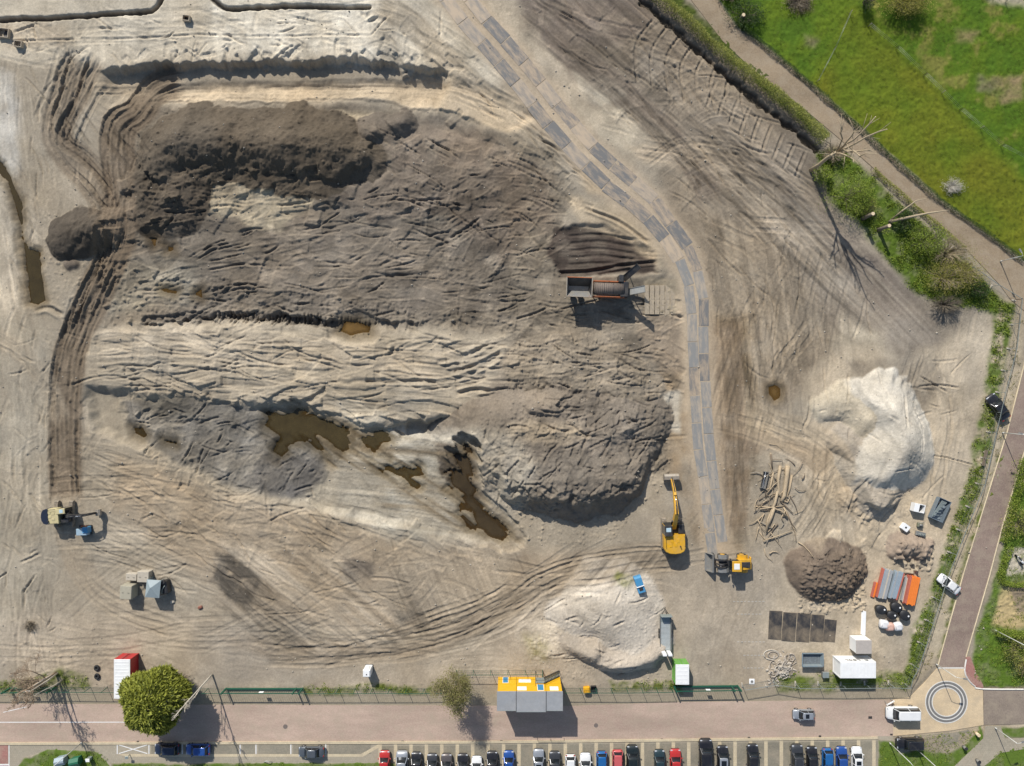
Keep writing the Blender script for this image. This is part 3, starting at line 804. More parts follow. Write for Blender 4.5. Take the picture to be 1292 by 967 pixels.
cracks([(640,0),(820,0),(1000,170),(1040,260),(900,240),(740,110)], 90, 42, (16,90), seed=6)
cracks([(120,560),(420,650),(640,690),(500,780),(280,790),(120,700)], 110, 20, (14,60), seed=7, spread=28)
cracks([(-10,400),(70,420),(70,800),(-10,800)], 60, 80, (10,40), seed=8, spread=40)
cracks([(20,30),(560,20),(560,80),(20,78)], 60, 10, (8,40), dep=(.08,.25), seed=9, spread=40)
cracks([(130,500),(400,540),(400,630),(200,590)], 70, -20, (10,40), dep=(.10,.30), seed=10, spread=45)
cracks([(600,540),(830,510),(840,600),(720,650),(620,630)], 60, -35, (10,44), dep=(.10,.30), seed=11, spread=40)
cracks([(1010,480),(1230,440),(1200,620),(1030,690)], 50, 75, (12,60), dep=(.06,.22), seed=12, spread=35)
cracks([(690,740),(830,740),(820,850),(700,830)], 26, -15, (10,40), dep=(.1,.3), seed=13, spread=30)
cracks([(560,100),(700,160),(800,260),(760,250),(640,150)], 40, 42, (14,60), seed=14)
cracks([(20,80),(110,100),(60,260),(20,390),(0,390)], 30, 78, (14,60), seed=15)
passes([(-20,400),(70,400),(70,860),(-20,860)], 40, 85, (60,200), 1)
passes([(110,560),(420,650),(620,690),(700,700),(520,800),(280,790),(120,700)], 60, 18, (60,200), 2)
passes([(100,690),(700,740),(700,860),(20,860)], 46, 4, (80,240), 3, (.015,.05), cv=.06)
passes([(860,720),(1000,720),(960,860),(850,860)], 22, 88, (60,160), 4, (.01,.03), cv=.05)
passes([(840,200),(1000,230),(1100,400),(1040,470),(940,520),(890,380)], 60, lambda x, y: 48 if y < 330 else 80, (60,180), 5, (.03,.09))
passes([(640,0),(820,0),(1000,170),(1040,260),(900,240),(740,110)], 60, 42, (60,190), 6, (.03,.10), cv=.10)
passes([(1010,470),(1240,420),(1200,620),(1020,700)], 40, lambda x, y: 95 if x > 1150 else 70, (50,140), 7, (.02,.06))
passes([(20,-10),(640,-10),(640,100),(480,76),(20,76)], 46, lambda x, y: 5 if x < 450 else 42, (60,180), 8, (.02,.07))
passes([(120,420),(640,425),(640,490),(420,515),(120,488)], 26, 3, (90,260), 9, (.03,.10))
passes([(180,280),(680,260),(640,400),(200,395)], 34, -6, (50,140), 10, (.04,.12), cv=.07)
passes([(880,390),(960,390),(960,690),(890,690)], 30, 87, (90,240), 11, (.02,.06), cv=.08)
passes([(940,520),(1060,560),(1010,690),(960,560)], 16, lambda x, y: 30 if y < 560 else 100, (60,140), 12, (.02,.06))
passes([(560,100),(700,160),(800,260),(760,250),(640,150)], 22, 42, (50,130), 13, (.03,.08))
passes([(-10,80),(110,100),(60,260),(20,390),(-10,390)], 24, 80, (60,160), 14, (.02,.07))
# dry crust and damp mottling
mot = fbm(WPX, WPY, 34, 5, 301, .62); mot2 = fbm(WPX, WPY, 11, 4, 302, .6); mot3 = fbm(PX, PY, 4, 3, 303, .6)
C *= (1+.20*np.clip(mot*1.9, -1, 1)+.10*mot2+.07*mot3)[..., None]
wm = np.clip(fbm(PX, PY, 70, 4, 304)*1.6, -1, 1)[..., None]
C *= 1+wm*np.array([.03, .0, -.05], np.float32)
C *= (1+.055*RS.normal(size=PX.shape).astype(np.float32))[..., None]
# grey the soils a little: dusty, not ochre
lum = C.mean(2, keepdims=True); C[:] = (lum+(C-lum)*.88)*np.where(lum > .30, .90, .97)
# drainage channel on the left, dug through the sand
CHAN = [(-12,196),(2,206),(12,232),(24,252),(26,300),(34,312),(46,318),(50,345),(53,378),(44,384),(36,381),(32,340),(27,300),(18,262),(6,228),(-12,212)]
w_, d_ = sdf(CHAN, 24, .3)
Z[w_] -= 1.0*sstep(-3.5, 3.0, d_)
gouge([(40,392),(60,388),(80,400)], 3, .4, .6)
# puddles: hollows that the water sheets fill
PUDDLES = {
 'olive water channel along the western edge of the site': (CHAN, -.62, 'olive'),
 'largest olive brown pool below the sandy berm': ([(332,520),(352,522),(372,516),(392,524),(420,532),(446,545),(446,566),(430,574),(410,562),(400,552),(420,590),(400,575),(382,560),(368,558),(352,582),(340,572),(346,552),(330,540)], -1.62, 'olive'),
 'shallow pool east of the largest olive pool': ([(450,552),(478,548),(492,556),(480,572),(490,582),(470,580),(455,570)], -1.62, 'olive'),
 'dark brown pool at the foot of the grey heap': ([(584,556),(594,560),(592,590),(600,625),(618,645),(640,664),(652,684),(632,682),(610,676),(590,668),(572,648),(580,640),(600,662),(585,640),(562,615),(566,600),(558,600),(562,590),(575,590),(570,575),(582,575)], -1.50, 'brown'),
 'thin muddy puddle among the scraped strips': ([(470,592),(530,592),(532,600),(518,606),(536,612),(520,620),(508,608),(480,600)], -1.6, 'olive'),
 'ochre puddle under the dark bank': ([(424,418),(432,402),(450,404),(466,412),(464,421),(440,424)], -1.72, 'ochre'),
 'round ochre puddle on the eastern plain': ([(970,488),(978,485),(986,490),(984,500),(976,505),(969,498)], -.30, 'ochre'),
 'small ochre puddle beside the crawler tracks': ([(184,300),(196,297),(199,305),(190,310)], -1.0, 'ochre'),
 'small ochre puddle right beside another one': ([(207,306),(218,308),(219,316),(208,316)], -1.0, 'ochre'),
 'narrow ochre puddle in the dark churned soil': ([(200,362),(222,366),(220,371),(204,367)], -1.0, 'ochre'),
 'triangular ochre puddle in the dark churned soil': ([(243,366),(253,363),(252,377),(242,371)], -1.0, 'ochre'),
 'pair of muddy pools in the grey clay': ([(162,538),(175,540),(182,552),(176,556),(165,548)], -1.55, 'olive'),
 'little muddy pool near the grey clay edge': ([(200,556),(216,557),(217,562),(202,561)], -1.55, 'olive'),
}
WATER = []
for nm, (poly, wz, kind) in PUDDLES.items():
    w_, d_ = sdf(poly, 26, .6)
    small = len(poly) < 7
    d_ = d_+(1.2 if small else 3.4)*fbm(PX[w_], PY[w_], 13, 4, 77)+(.3 if small else 1.2)*fbm(PX[w_]*.5+PY[w_], PY[w_]*.7, 5, 2, 78)
    if not small and not nm.startswith('olive water'):
        a_ = math.radians(34 if PX[w_].mean() < 540 else 38); u_ = PX[w_]*math.cos(a_)+PY[w_]*math.sin(a_); v_ = -PX[w_]*math.sin(a_)+PY[w_]*math.cos(a_)
        d_ = d_-7.5*np.clip(fbm(u_*.16, v_, 7, 3, 79)+.12, -.15, 1)
    z_ = Z[w_].copy()
    ins_ = np.minimum(z_, wz-.02*np.clip(d_, 0, 12)-.004)
    ins_ = z_+(ins_-z_)*sstep(-1.0, 1.0, d_)
    out_ = np.maximum(z_, wz+.03+.018*np.clip(-d_, 0, 14))
    ring_ = sstep(-15, -11, d_)
    cut_ = np.minimum(out_, wz+.06*np.clip(-d_, 0, 30)+.05)       # low sloping margins
    out_ = out_*(1-ring_*.8)+cut_*ring_*.8
    Z[w_] = np.where(d_ > 0, ins_, z_*(1-ring_)+out_*ring_)
    wet = (sstep(-13, 0, d_)*.55)[..., None]
    C[w_] = C[w_]*(1-wet*np.array([.75, .82, .95], np.float32))
    WATER.append((nm, w_, d_ > -7, wz, kind))
for x, y, r in ((1040,735,30),(1150,700,20)): pass
# ------------------------------------------------------------------ paved and planted ground: flat, under their own sheets
ROAD = [(-60,888),(400,890),(720,891),(860,886),(1127,883),(1127,929),(600,935),(-60,937)]
APRON = [(1127,883),(1148,880),(1166,862),(1183,843),(1216,843),(1221,857),(1230,866),(1240,869),(1241,915),(1200,922),(1127,929)]
LANE_E = [(1183,843),(1187,827),(1200,780),(1217,720),(1236,658),(1271,545),(1292,462),(1304,400),(1360,400),(1340,470),(1292,572),(1266,660),(1248.5,727),(1219,829),(1216,843)]
PATH = [(842,-40),(872,0),(912,52),(952,90),(1002,127),(1052,169),(1094,205),(1147,253),(1215,310),(1262,360),(1275,378),(1304,402),(1360,400),(1360,360),(1292,333),(1284,327),(1184,253),(1078,156),(965,60),(930,36),(905,0),(880,-40)]
FIELD = [(880,-60),(908,0),(933,34),(968,57),(1081,153),(1187,250),(1287,324),(1360,352),(1360,-60)]
PARK = [(-60,937),(600,935),(1127,929),(1127,1010),(-60,1010)]
EAST_ROAD = [(1241,870),(1340,870),(1340,912),(1241,915)]
GARDEN = [(1292,572),(1266,660),(1248.5,727),(1219,829),(1216,843),(1221,857),(1230,866),(1240,869),(1340,869),(1340,520)]
for poly in (ROAD, APRON, LANE_E, PATH, PARK, EAST_ROAD):
    w_, d_ = sdf(poly, 14, 0)
    k_ = sstep(-6, 0, d_)
    Z[w_] = Z[w_]*(1-k_)+(-.08)*k_
# pavement strip between fence and road
paint([(-40,871),(1150,868),(1150,890),(-40,890)], (158,146,124), .8, 3, warp=.4, nz=.3)
w_, d_ = sdf([(-40,872),(1150,868),(1150,892),(-40,892)], 14, 0); k_ = sstep(-6, 2, d_); Z[w_] = Z[w_]*(1-k_)-.03*k_
# level bed of the haul road
WEST = [(541,-30),(580,22),(615,62),(650,104),(690,155),(730,200),(770,238),(806,266),(832,294),(852,322),(866,352),(872,390),(874,440),(877,500),(881,560),(888,610),(894,660),(899,696)]
EAST_ = [(572,-30),(606,16),(640,54),(672,92),(710,140),(746,182),(780,214),(822,250),(846,282),(868,314),(880,345),(887,380),(888,440),(891,500),(895,560),(901,610),(908,660),(913,690)]
for ln_ in (WEST, EAST_):
    w_, d_, *_r = pline(ln_, 24, .2); k_ = sstep(13, 7, d_)
    Z[w_] = Z[w_]*(1-k_)+(.04+.03*fbm(PX[w_], PY[w_], 16, 3, 330))*k_
    k_ = (sstep(20, 8, d_+5*fbm(PX[w_], PY[w_], 20, 3, 331))*.55)[..., None]
    C[w_] = C[w_]*(1-k_)+np.array(lin((190,171,145)), np.float32)*k_
# grass field
w_, d_ = sdf(FIELD, 10, 0.25)
k_ = sstep(-3, 1, d_)[..., None]
x_, y_ = PX[w_], PY[w_]
n1 = fbm(x_, y_, 90, 4, 201); n2 = fbm(x_, y_, 22, 4, 202); n3 = fbm(x_*.75+y_*.66, -x_*.66+y_*.75, 45, 3, 203)
ga = np.array(lin((92,112,26))); gb = np.array(lin((112,112,30))); gc = np.array(lin((80,108,26))); gd = np.array(lin((134,122,70)))
# the mown paddock is yellower; the strip by the far fence greener and weedier
line = (x_-1075)*(.72)-(y_-10)*(.69)         # > 0 : beyond the wire fence
left_ = sstep(14, -14, x_-(1072-(y_-15)*.48))
n4 = fbm(x_, y_, 6, 3, 207)
mixy = np.clip(.40+.5*n3+.0012*(x_-1060)+.25*n2, 0, .8)[..., None]
g = ga*(1-mixy)+gb*mixy
far = sstep(-4, 14, line)[..., None]
fm = np.clip(.35+1.4*n2+.4*n1, 0, 1)[..., None]
g = g*(1-far)+(gc*(1-fm)+ga*fm)*far
wd_ = (sstep(0, 25, line)*np.clip(-.2+1.3*n2+.9*n3+.5*n4, 0, .55))[..., None]
g = g*(1-wd_)+gd*wd_
lz = left_[..., None]; lm = np.clip(.5+1.2*n2, 0, 1)[..., None]
g = g*(1-lz)+(gc*(1-lm)+ga*lm)*lz
g = g*1.02*(1+.14*n4[..., None])
C[w_] = C[w_]*(1-k_)+(g*(1+.12*n2[..., None]))*k_
Z[w_] = Z[w_]*(1-k_[..., 0])+(.02+.08*n2+.10*fbm(x_, y_, 5, 3, 204))*k_[..., 0]
FMASK = (w_, k_[..., 0] > .5)
for poly, col in (([(1252,100),(1290,95),(1292,125),(1262,130)], (150,132,96)), ([(1235,95),(1262,100),(1255,118),(1232,112)], (122,116,86)), ([(995,-10),(1025,-10),(1022,14),(1006,20)], (112,94,72)), ([(1205,38),(1232,40),(1225,55),(1206,52)], (138,126,84)), ([(1240,-10),(1300,-10),(1300,8),(1250,2)], (176,166,140)), ([(1015,45),(1030,48),(1026,58),(1014,56)], (140,130,96))):
    paint(poly, col, .8, 6, nz=.5)
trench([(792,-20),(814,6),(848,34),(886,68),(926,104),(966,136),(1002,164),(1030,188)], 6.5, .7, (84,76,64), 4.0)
# weedy greens: ground cover by the bushes, verge along the fence
def green(poly, col=(86,108,36), op=.9, f=5, nz=.5, dz=.12):
    paint(poly, col, op, f, nz=nz, ns=9)
    w, d = sdf(poly, 20); k = sstep(-f, f, d)
    Z[w] += dz*k*np.abs(fbm(PX[w], PY[w], 4, 3, 210))*2
THICKET = [(1028,190),(1060,186),(1112,236),(1180,298),(1240,352),(1274,384),(1262,398),(1240,388),(1190,385),(1150,365),(1108,318),(1078,278),(1045,250)]
green(THICKET, (84,104,34), .95, 6, .3)
green([(818,-14),(850,-10),(985,108),(1050,170),(1034,180),(968,118)], (76,88,34), .9, 4, .3)
VERGE_E = [(1262,380),(1280,382),(1270,440),(1256,520),(1240,600),(1222,660),(1195,730),(1170,800),(1148,868),(1138,868),(1150,800),(1180,720),(1205,650),(1225,590),(1242,500),(1250,430)]
green(VERGE_E, (98,114,54), .8, 6, 1.1)
green([(1272,560),(1262,600),(1240,660),(1215,730),(1190,820),(1184,830),(1196,770),(1222,690),(1245,620),(1262,560)], (104,112,52), .65, 4, 1.2)
green([(-40,862),(30,858),(75,846),(106,850),(112,866),(60,872),(-40,874)], (92,100,48), .7, 5, .9)
green([(384,866),(470,864),(545,866),(545,874),(384,875)], (104,110,52), .7, 4, 1.0)
green([(770,862),(860,862),(860,874),(770,874)], (104,110,52), .8, 4, .9)
green([(980,850),(1060,852),(1140,848),(1145,868),(985,872)], (98,112,46), .7, 5, .9)
green([(775,718),(800,728),(790,740),(770,730)], (120,120,66), .5, 4, 1.0)
green([(660,800),(690,805),(695,830),(670,830)], (150,140,98), .5, 8, .8)
GCOL = [(1292,572),(1270,660),(1254,727),(1224,829),(1226,852),(1240,866),(1340,868),(1340,520)]
green(GCOL, (88,112,38), .95, 3, .3)
paint([(1290,735),(1262,738),(1252,790),(1270,796),(1340,790),(1340,735)], (186,166,122), .9, 4, nz=.4)
paint([(1274,742),(1340,742),(1340,778),(1284,776)], (140,126,106), .8, 4, nz=.3)
paint([(1270,690),(1340,690),(1340,726),(1268,724)], (192,182,164), .9, 3)
for poly in ([(20,970),(30,956),(60,946),(120,948),(138,965),(145,1010),(20,1010)], [(140,963),(500,963),(500,1010),(140,1010)], [(1107,932),(1128,934),(1140,948),(1200,948),(1222,938),(1240,918),(1244,935),(1196,975),(1180,1010),(1107,1010)], [(1262,918),(1340,912),(1340,930),(1268,932)], [(1290,944),(1340,942),(1340,1010),(1225,1010),(1232,967),(1262,950)]):
    green(poly, (92,114,42), .95, 2, .3)
    w_, d_ = sdf(poly, 10, 0); k_ = sstep(-2, 2, d_); Z[w_] = Z[w_]*(1-k_)+(.03+.05*np.abs(fbm(PX[w_], PY[w_], 4, 3, 211)))*k_
GAIN = 0.88
C *= GAIN
np.clip(C, .004, .8, out=C)
Z = Z.astype(np.float32)

def zat(px, py):
    i = int(round((px-gx[0])/STEP)); j = int(round((py-gy[0])/STEP))
    i = min(max(i, 0), NX-1); j = min(max(j, 0), NY-1)
    return float(Z[j, i])

# ------------------------------------------------------------------ meshes from the grid
M_SOIL = vcol_mat('sandy_soil', .95, .20, .55, 5.0)
M_GRASSG = vcol_mat('meadow_turf', .9, .34, .9, 9.0)
w_, m_ = FMASK
r_ = REG[w_]; r_[m_] = 20; REG[w_] = r_
cell = REG[:-1, :-1].copy()
def grid_object(name, ids, material):
    m = np.isin(cell, ids)
    jj, ii = np.nonzero(m)
    v00 = jj*NX+ii; quads = np.stack([v00+NX, v00+NX+1, v00+1, v00], 1)     # counter-clockwise seen from above
    used, inv = np.unique(quads.ravel(), return_inverse=True)
    co = np.empty((len(used), 3), np.float32)
    co[:, 0] = (PX.ravel()[used]-CX)/PPM; co[:, 1] = (CY-PY.ravel()[used])/PPM; co[:, 2] = Z.ravel()[used]
    me = bpy.data.meshes.new(name)
    me.vertices.add(len(used)); me.vertices.foreach_set('co', co.ravel())
    nq = len(quads)
    me.loops.add(nq*4); me.loops.foreach_set('vertex_index', inv.astype(np.int32).ravel())
    me.polygons.add(nq); me.polygons.foreach_set('loop_start', np.arange(0, nq*4, 4, dtype=np.int32))
    me.polygons.foreach_set('use_smooth', np.ones(nq, bool))
    me.update(calc_edges=True)
    a = me.attributes.new('soil', 'FLOAT_COLOR', 'POINT')
    cc = np.ones((len(used), 4), np.float32); cc[:, :3] = C.reshape(-1, 3)[used]
    a.data.foreach_set('color', cc.ravel())
    me.materials.append(material)
    o = bpy.data.objects.new(name, me); COL.objects.link(o)
    return o
ground = grid_object('ground', [0], M_SOIL); tag(ground, 'sandy churned ground of the building site with pits and wheel tracks', kind='structure')
field = grid_object('grass_field', [20], M_GRASSG); tag(field, 'green meadow north east of the brick path', kind='structure')
HEAPS = {1: ('soil_heap', 'long dark soil heap at the north west of the pit', 'heap'),
         2: ('soil_heap', 'small dark soil heap left of the rutted crawler track', 'heap'),
         3: ('soil_heap', 'largest grey soil heap beside the yellow excavator', 'heap'),
         4: ('sand_heap', 'tall pale sand heap near the eastern fence', 'heap'),
         5: ('rubble_heap', 'pale crushed rubble heap between yellow cabins and flat trailer', 'heap'),
         6: ('mulch_heap', 'round brown heap north of the black ground plates', 'heap'),
         7: ('rubble_heap', 'small lumpy brown rubble heap touching the pipe stacks', 'heap')}
for k, (nm, lb, ct) in HEAPS.items():
    tag(grid_object(nm, [k], M_SOIL), lb, ct)
# far ground sheet, out of the picture, a frame round the detailed ground
x0, x1 = (gx[0]-CX)/PPM, (gx[NX-1]-CX)/PPM; y1, y0 = (CY-gy[0])/PPM, (CY-gy[NY-1])/PPM
R = 900
mb = MB()
mb.add([(-R,-R,-.05),(R,-R,-.05),(R,R,-.05),(-R,R,-.05),(x0,y0,-.05),(x1,y0,-.05),(x1,y1,-.05),(x0,y1,-.05)],
       [(0,1,5,4),(1,2,6,5),(2,3,7,6),(3,0,4,7)])
tag(mb.build('outer_ground', mat('outer_soil', tuple(v*GAIN for v in lin((170,158,128))), .95, var=.25, scale=.05)), kind='structure')
# puddles
def water_mat(name, col):
    m = mat(name, col, .06, var=.35, scale=.35, spec=.5)
    nt = m.node_tree; b = nt.nodes['Principled BSDF']
    tr = nt.nodes.new('ShaderNodeBsdfTransparent'); tr.inputs['Color'].default_value = (.62, .50, .30, 1)
    ms = nt.nodes.new('ShaderNodeMixShader')
    at = nt.nodes.new('ShaderNodeAttribute'); at.attribute_name = 'depth'
    mr = nt.nodes.new('ShaderNodeMapRange'); mr.inputs[1].default_value = 0.0; mr.inputs[2].default_value = .14; mr.inputs[3].default_value = .12; mr.inputs[4].default_value = .82
    nt.links.new(at.outputs['Fac'], mr.inputs[0]); nt.links.new(mr.outputs[0], ms.inputs[0])
    nt.links.new(tr.outputs[0], ms.inputs[1]); nt.links.new(b.outputs[0], ms.inputs[2])
    nt.links.new(ms.outputs[0], nt.nodes['Material Output'].inputs['Surface'])
    return m
WM = {'olive': water_mat('olive_water', (.066, .048, .018)), 'brown': water_mat('brown_water', (.060, .042, .020)), 'ochre': water_mat('ochre_water', (.17, .10, .03))}
for nm, w_, m_, wz, kind in WATER:
    S = 3; x_ = PX[w_]; y_ = PY[w_]; vid = {}; vs = []; fs = []
    H_, W_ = m_.shape
    def vtx(j, i):
        j = min(j, H_-1); i = min(i, W_-1)
        if (j, i) not in vid: vid[(j, i)] = len(vs); vs.append(tuple(G(x_[j, i], y_[j, i], wz)))
        return vid[(j, i)]
    S = 1
    for j in range(0, H_-1, S):
        for i in range(0, W_-1, S):
            if m_[j:j+S+1, i:i+S+1].any(): fs.append((vtx(j+S, i), vtx(j+S, i+S), vtx(j, i+S), vtx(j, i)))
    mb = MB(); mb.add(vs, fs); o = mb.build('puddle', WM[kind]); tag(o, nm, kind='structure')
    dep = np.zeros(len(vs), np.float32); zw_ = Z[w_]
    for (j, i), q in vid.items(): dep[q] = wz-zw_[j, i]
    at_ = o.data.attributes.new('depth', 'FLOAT', 'POINT'); at_.data.foreach_set('value', dep)
# ------------------------------------------------------------------ paving: sheets of klinker brick, each a few mm above the one below
def paver_mat(name, c1, c2, bw=.2, bh=.1, rot=0.0, mortar=.012, stain=.22, rough=.85):
    m = bpy.data.materials.new(name); m.use_nodes = True
    nt = m.node_tree; N = nt.nodes; L = nt.links
    b = N['Principled BSDF']; b.inputs['Roughness'].default_value = rough; b.inputs['Specular IOR Level'].default_value = .25
    ge = N.new('ShaderNodeNewGeometry')
    mp = N.new('ShaderNodeMapping'); mp.inputs['Rotation'].default_value = (0, 0, rot)
    L.new(ge.outputs['Position'], mp.inputs['Vector'])
    br = N.new('ShaderNodeTexBrick')
    br.inputs['Color1'].default_value = (*c1, 1); br.inputs['Color2'].default_value = (*c2, 1)
    br.inputs['Mortar'].default_value = (c1[0]*.72, c1[1]*.72, c1[2]*.72, 1)
    br.inputs['Scale'].default_value = 1.0; br.inputs['Mortar Size'].default_value = mortar
    br.inputs['Brick Width'].default_value = bw; br.inputs['Row Height'].default_value = bh
    L.new(mp.outputs[0], br.inputs['Vector'])
    def noise(scale, lo, hi, det=6, rou=.6, stretch=None):
        n = N.new('ShaderNodeTexNoise'); n.inputs['Scale'].default_value = scale; n.inputs['Detail'].default_value = det
        n.inputs['Roughness'].default_value = rou
        src = ge.outputs['Position']
        if stretch:
            q = N.new('ShaderNodeMapping'); q.inputs['Scale'].default_value = stretch; q.inputs['Rotation'].default_value = (0, 0, rot)
            L.new(src, q.inputs['Vector']); src = q.outputs[0]
        L.new(src, n.inputs['Vector'])
        r = N.new('ShaderNodeMapRange'); r.inputs[1].default_value = .3; r.inputs[2].default_value = .7
        r.inputs[3].default_value = lo; r.inputs[4].default_value = hi
        L.new(n.outputs['Fac'], r.inputs[0]); return r.outputs[0]
    a = noise(.18, 1-stain, 1+stain*.7, 6, .6, (.25, 1, 1)); a2 = noise(4.0, .9, 1.1, 5, .7)
    mu = N.new('ShaderNodeMath'); mu.operation = 'MULTIPLY'; L.new(a, mu.inputs[0]); L.new(a2, mu.inputs[1])
    cb = N.new('ShaderNodeCombineColor')
    for i in range(3): L.new(mu.outputs[0], cb.inputs[i])
    mx = N.new('ShaderNodeMix'); mx.data_type = 'RGBA'; mx.blend_type = 'MULTIPLY'; mx.inputs[0].default_value = 1
    L.new(br.outputs['Color'], mx.inputs[6]); L.new(cb.outputs[0], mx.inputs[7])
    # blown sand
    s = noise(.5, -.35, .6, 8, .7)
    m2 = N.new('ShaderNodeMix'); m2.data_type = 'RGBA'; m2.inputs[7].default_value = (.36, .30, .22, 1)
    m2.clamp_factor = True
    L.new(s, m2.inputs[0]); L.new(mx.outputs[2], m2.inputs[6])
    L.new(m2.outputs[2], b.inputs['Base Color'])
    return m
def k_(c, g=GAIN): return tuple(v*g for v in lin(c))
M_ROAD = paver_mat('pink_klinker', k_((202,178,159)), k_((188,163,146)), .21, .105, 0, stain=.3)
M_ROADS = paver_mat('pink_klinker_edge', k_((178,152,136)), k_((166,141,127)), .105, .21, 0)
M_APRON = paver_mat('sand_klinker', k_((230,206,168)), k_((220,196,160)), .21, .105, .3)
M_PATH = paver_mat('brown_klinker', k_((166,148,122)), k_((152,134,111)), .21, .105, .7)
M_LANE = paver_mat('mauve_klinker', k_((158,138,125)), k_((144,126,114)), .21, .105, 1.25)
M_GREY = paver_mat('grey_klinker', k_((150,143,126)), k_((138,132,116)), .21, .105, 0)
M_BEIGE = paver_mat('beige_klinker', k_((214,198,166)), k_((204,188,157)), .3, .3, 0, stain=.12)
M_TILE = paver_mat('grey_tiles', k_((176,166,146)), k_((166,157,138)), .3, .3, 0, stain=.15)
M_RED = paver_mat('red_klinker', k_((176,128,118)), k_((164,118,108)), .21, .105, 1.1)
M_EASTR = paver_mat('grey_brown_klinker', k_((162,147,132)), k_((150,136,122)), .21, .105, 1.5)
M_WHITE = mat('white_road_paint', (.72, .70, .66), .7, var=.12, scale=1.5)
M_DARKPAVE = mat('dark_grey_paving', k_((122,120,116)), .85, var=.15, scale=3)

def sheet(name, poly, z, m, kind='structure', label=None, thick=.12, parent=None):
    mb = MB(); P = [tuple(G(x, y))[:2] for x, y in poly]
    A = sum(P[i][0]*P[(i+1) % len(P)][1]-P[(i+1) % len(P)][0]*P[i][1] for i in range(len(P)))
    if A < 0: P = P[::-1]
    mb.prism(P, z-thick, z)
    o = mb.build(name, m, parent)
    if parent is None: tag(o, label, kind=kind)
    return o
sheet('road', ROAD, 0.0, M_ROAD)
sheet('road_apron', [(p[0], p[1]) for p in APRON], .004, M_APRON)
sheet('east_lane', LANE_E, 0.002, M_LANE)
sheet('brick_path', PATH, 0.0, M_PATH)
sheet('east_road', EAST_ROAD, 0.006, M_EASTR)
PAV = sheet('pavement', PARK, 0.0, M_TILE)
sheet('pavement_corner', [(1216,843),(1219,829),(1224,829),(1232,850),(1240,864),(1240,869),(1230,866),(1221,857)], .09, M_RED)
sheet('cycle_path', [(-60,939),(10,939),(10,1010),(-60,1010)], .012, M_RED)
# kerb line, bay bands and parking bays
def stripe(a, b, w, z, m, name, parent=None, thick=.02):
    mb = MB(); A = G(*a, z-thick/2); B = G(*b, z-thick/2)
    mb.obox(A, B, w, thick)
    o = mb.build(name, m, parent)
    if parent is None: tag(o, kind='structure')
    return o
kerb = MB(); kerb.obox(G(-60,938.5,.05), G(600,936.6,.05), .38, .14); kb = kerb.build('kerb', M_BEIGE); tag(kb, kind='structure')
kerb = MB(); kerb.obox(G(600,936.6,.05), G(1107,931.2,.05), .38, .14); kb = kerb.build('kerb', M_BEIGE); tag(kb, kind='structure')
bays = empty('parking_bays', G(790, 955)); tag(bays, kind='structure')
def in_parent(o, par):
    o.parent = par; o.matrix_parent_inverse = Matrix.Translation(-Vector(par.location)); return o
BAY0, BAYP = 479.5, 19.47
for i in range(33):
    x = BAY0+i*BAYP
    if x > 1106: break
    y = 941.5-(x-480)*.0100
    in_parent(sheet('parking_bay', [(x+2.6,y),(x+17.2,y-.1),(x+17.2,1010),(x+2.6,1010)], .012, M_GREY, parent=None, kind=None), bays)
    in_parent(sheet('bay_divider', [(x-2.0,y-2.5),(x+2.2,y-2.5),(x+2.2,1010),(x-2.0,1010)], .016, M_BEIGE, parent=None, kind=None), bays)
# lay-by with parallel bays west of the row
lay = empty('lay_by', G(310, 945)); tag(lay, kind='structure')
for a, b in ((190,203),(205,229),(231,262),(265,302),(305,322),(325,366),(369,410),(414,468)):
    in_parent(sheet('parking_bay', [(a+.8,939.6),(b-.4,939.4),(b-.4,951.5),(a+.8,951.5)], .010, M_GREY, kind=None), lay)
in_parent(sheet('bay_divider', [(148,951.8),(455,951.8),(478,939),(479,943),(458,955),(160,955)], .014, M_BEIGE, kind=None), lay)
for x in (148,188,203,230,263,303,323,367,411):
    in_parent(stripe((x,939),(x,951.6), .16, .02, M_WHITE, 'bay_line', bays), lay)
for a, b in (((150,940),(186,951)), ((150,951),(186,940))):
    in_parent(stripe(a, b, .14, .024 if a[1] > 945 else .028, M_WHITE, 'bay_line', bays), lay)
# painted lines
stripe((-60,911.6),(160,911.4), .13, .006, M_WHITE, 'road_marking')
stripe((11.5,937),(11.5,1010), .13, .018, M_WHITE, 'road_marking')
stripe((-60,965.5),(11,965), .25, .019, M_WHITE, 'road_marking')
stripe((4,899),(34,892), .10, .007, M_WHITE, 'road_marking')
stripe((1157.5,930),(1158.5,943), .18, .018, M_WHITE, 'road_marking')
# circle of rings in the junction apron
rc = G(1194, 886)
ring_root = empty('paving_circle', rc); tag(ring_root, kind='structure')
def ring(r0, r1, z, m, n=64):
    mb = MB(); vs = []; fs = []
    for i in range(n):
        a = 2*math.pi*i/n
        vs += [(r0*math.cos(a), r0*math.sin(a), z), (r1*math.cos(a), r1*math.sin(a), z), (r0*math.cos(a), r0*math.sin(a), z-.05), (r1*math.cos(a), r1*math.sin(a), z-.05)]
    for i in range(n):
        a = i*4; b = ((i+1) % n)*4
        fs += [(a, a+1, b+1, b), (a+1, a+3, b+3, b+1), (a+2, a, b, b+2)]
    mb.add(vs, fs); return mb.build('paving_ring', m, ring_root)
M_WPAVE = mat('white_paving', (.62, .60, .55), .8, var=.1, scale=4)
ring(3.22, 3.36, .030, M_WPAVE); ring(2.86, 3.20, .026, M_DARKPAVE); ring(2.68, 2.84, .030, M_WPAVE); ring(2.34, 2.66, .026, M_DARKPAVE); ring(2.18, 2.32, .030, M_WPAVE)
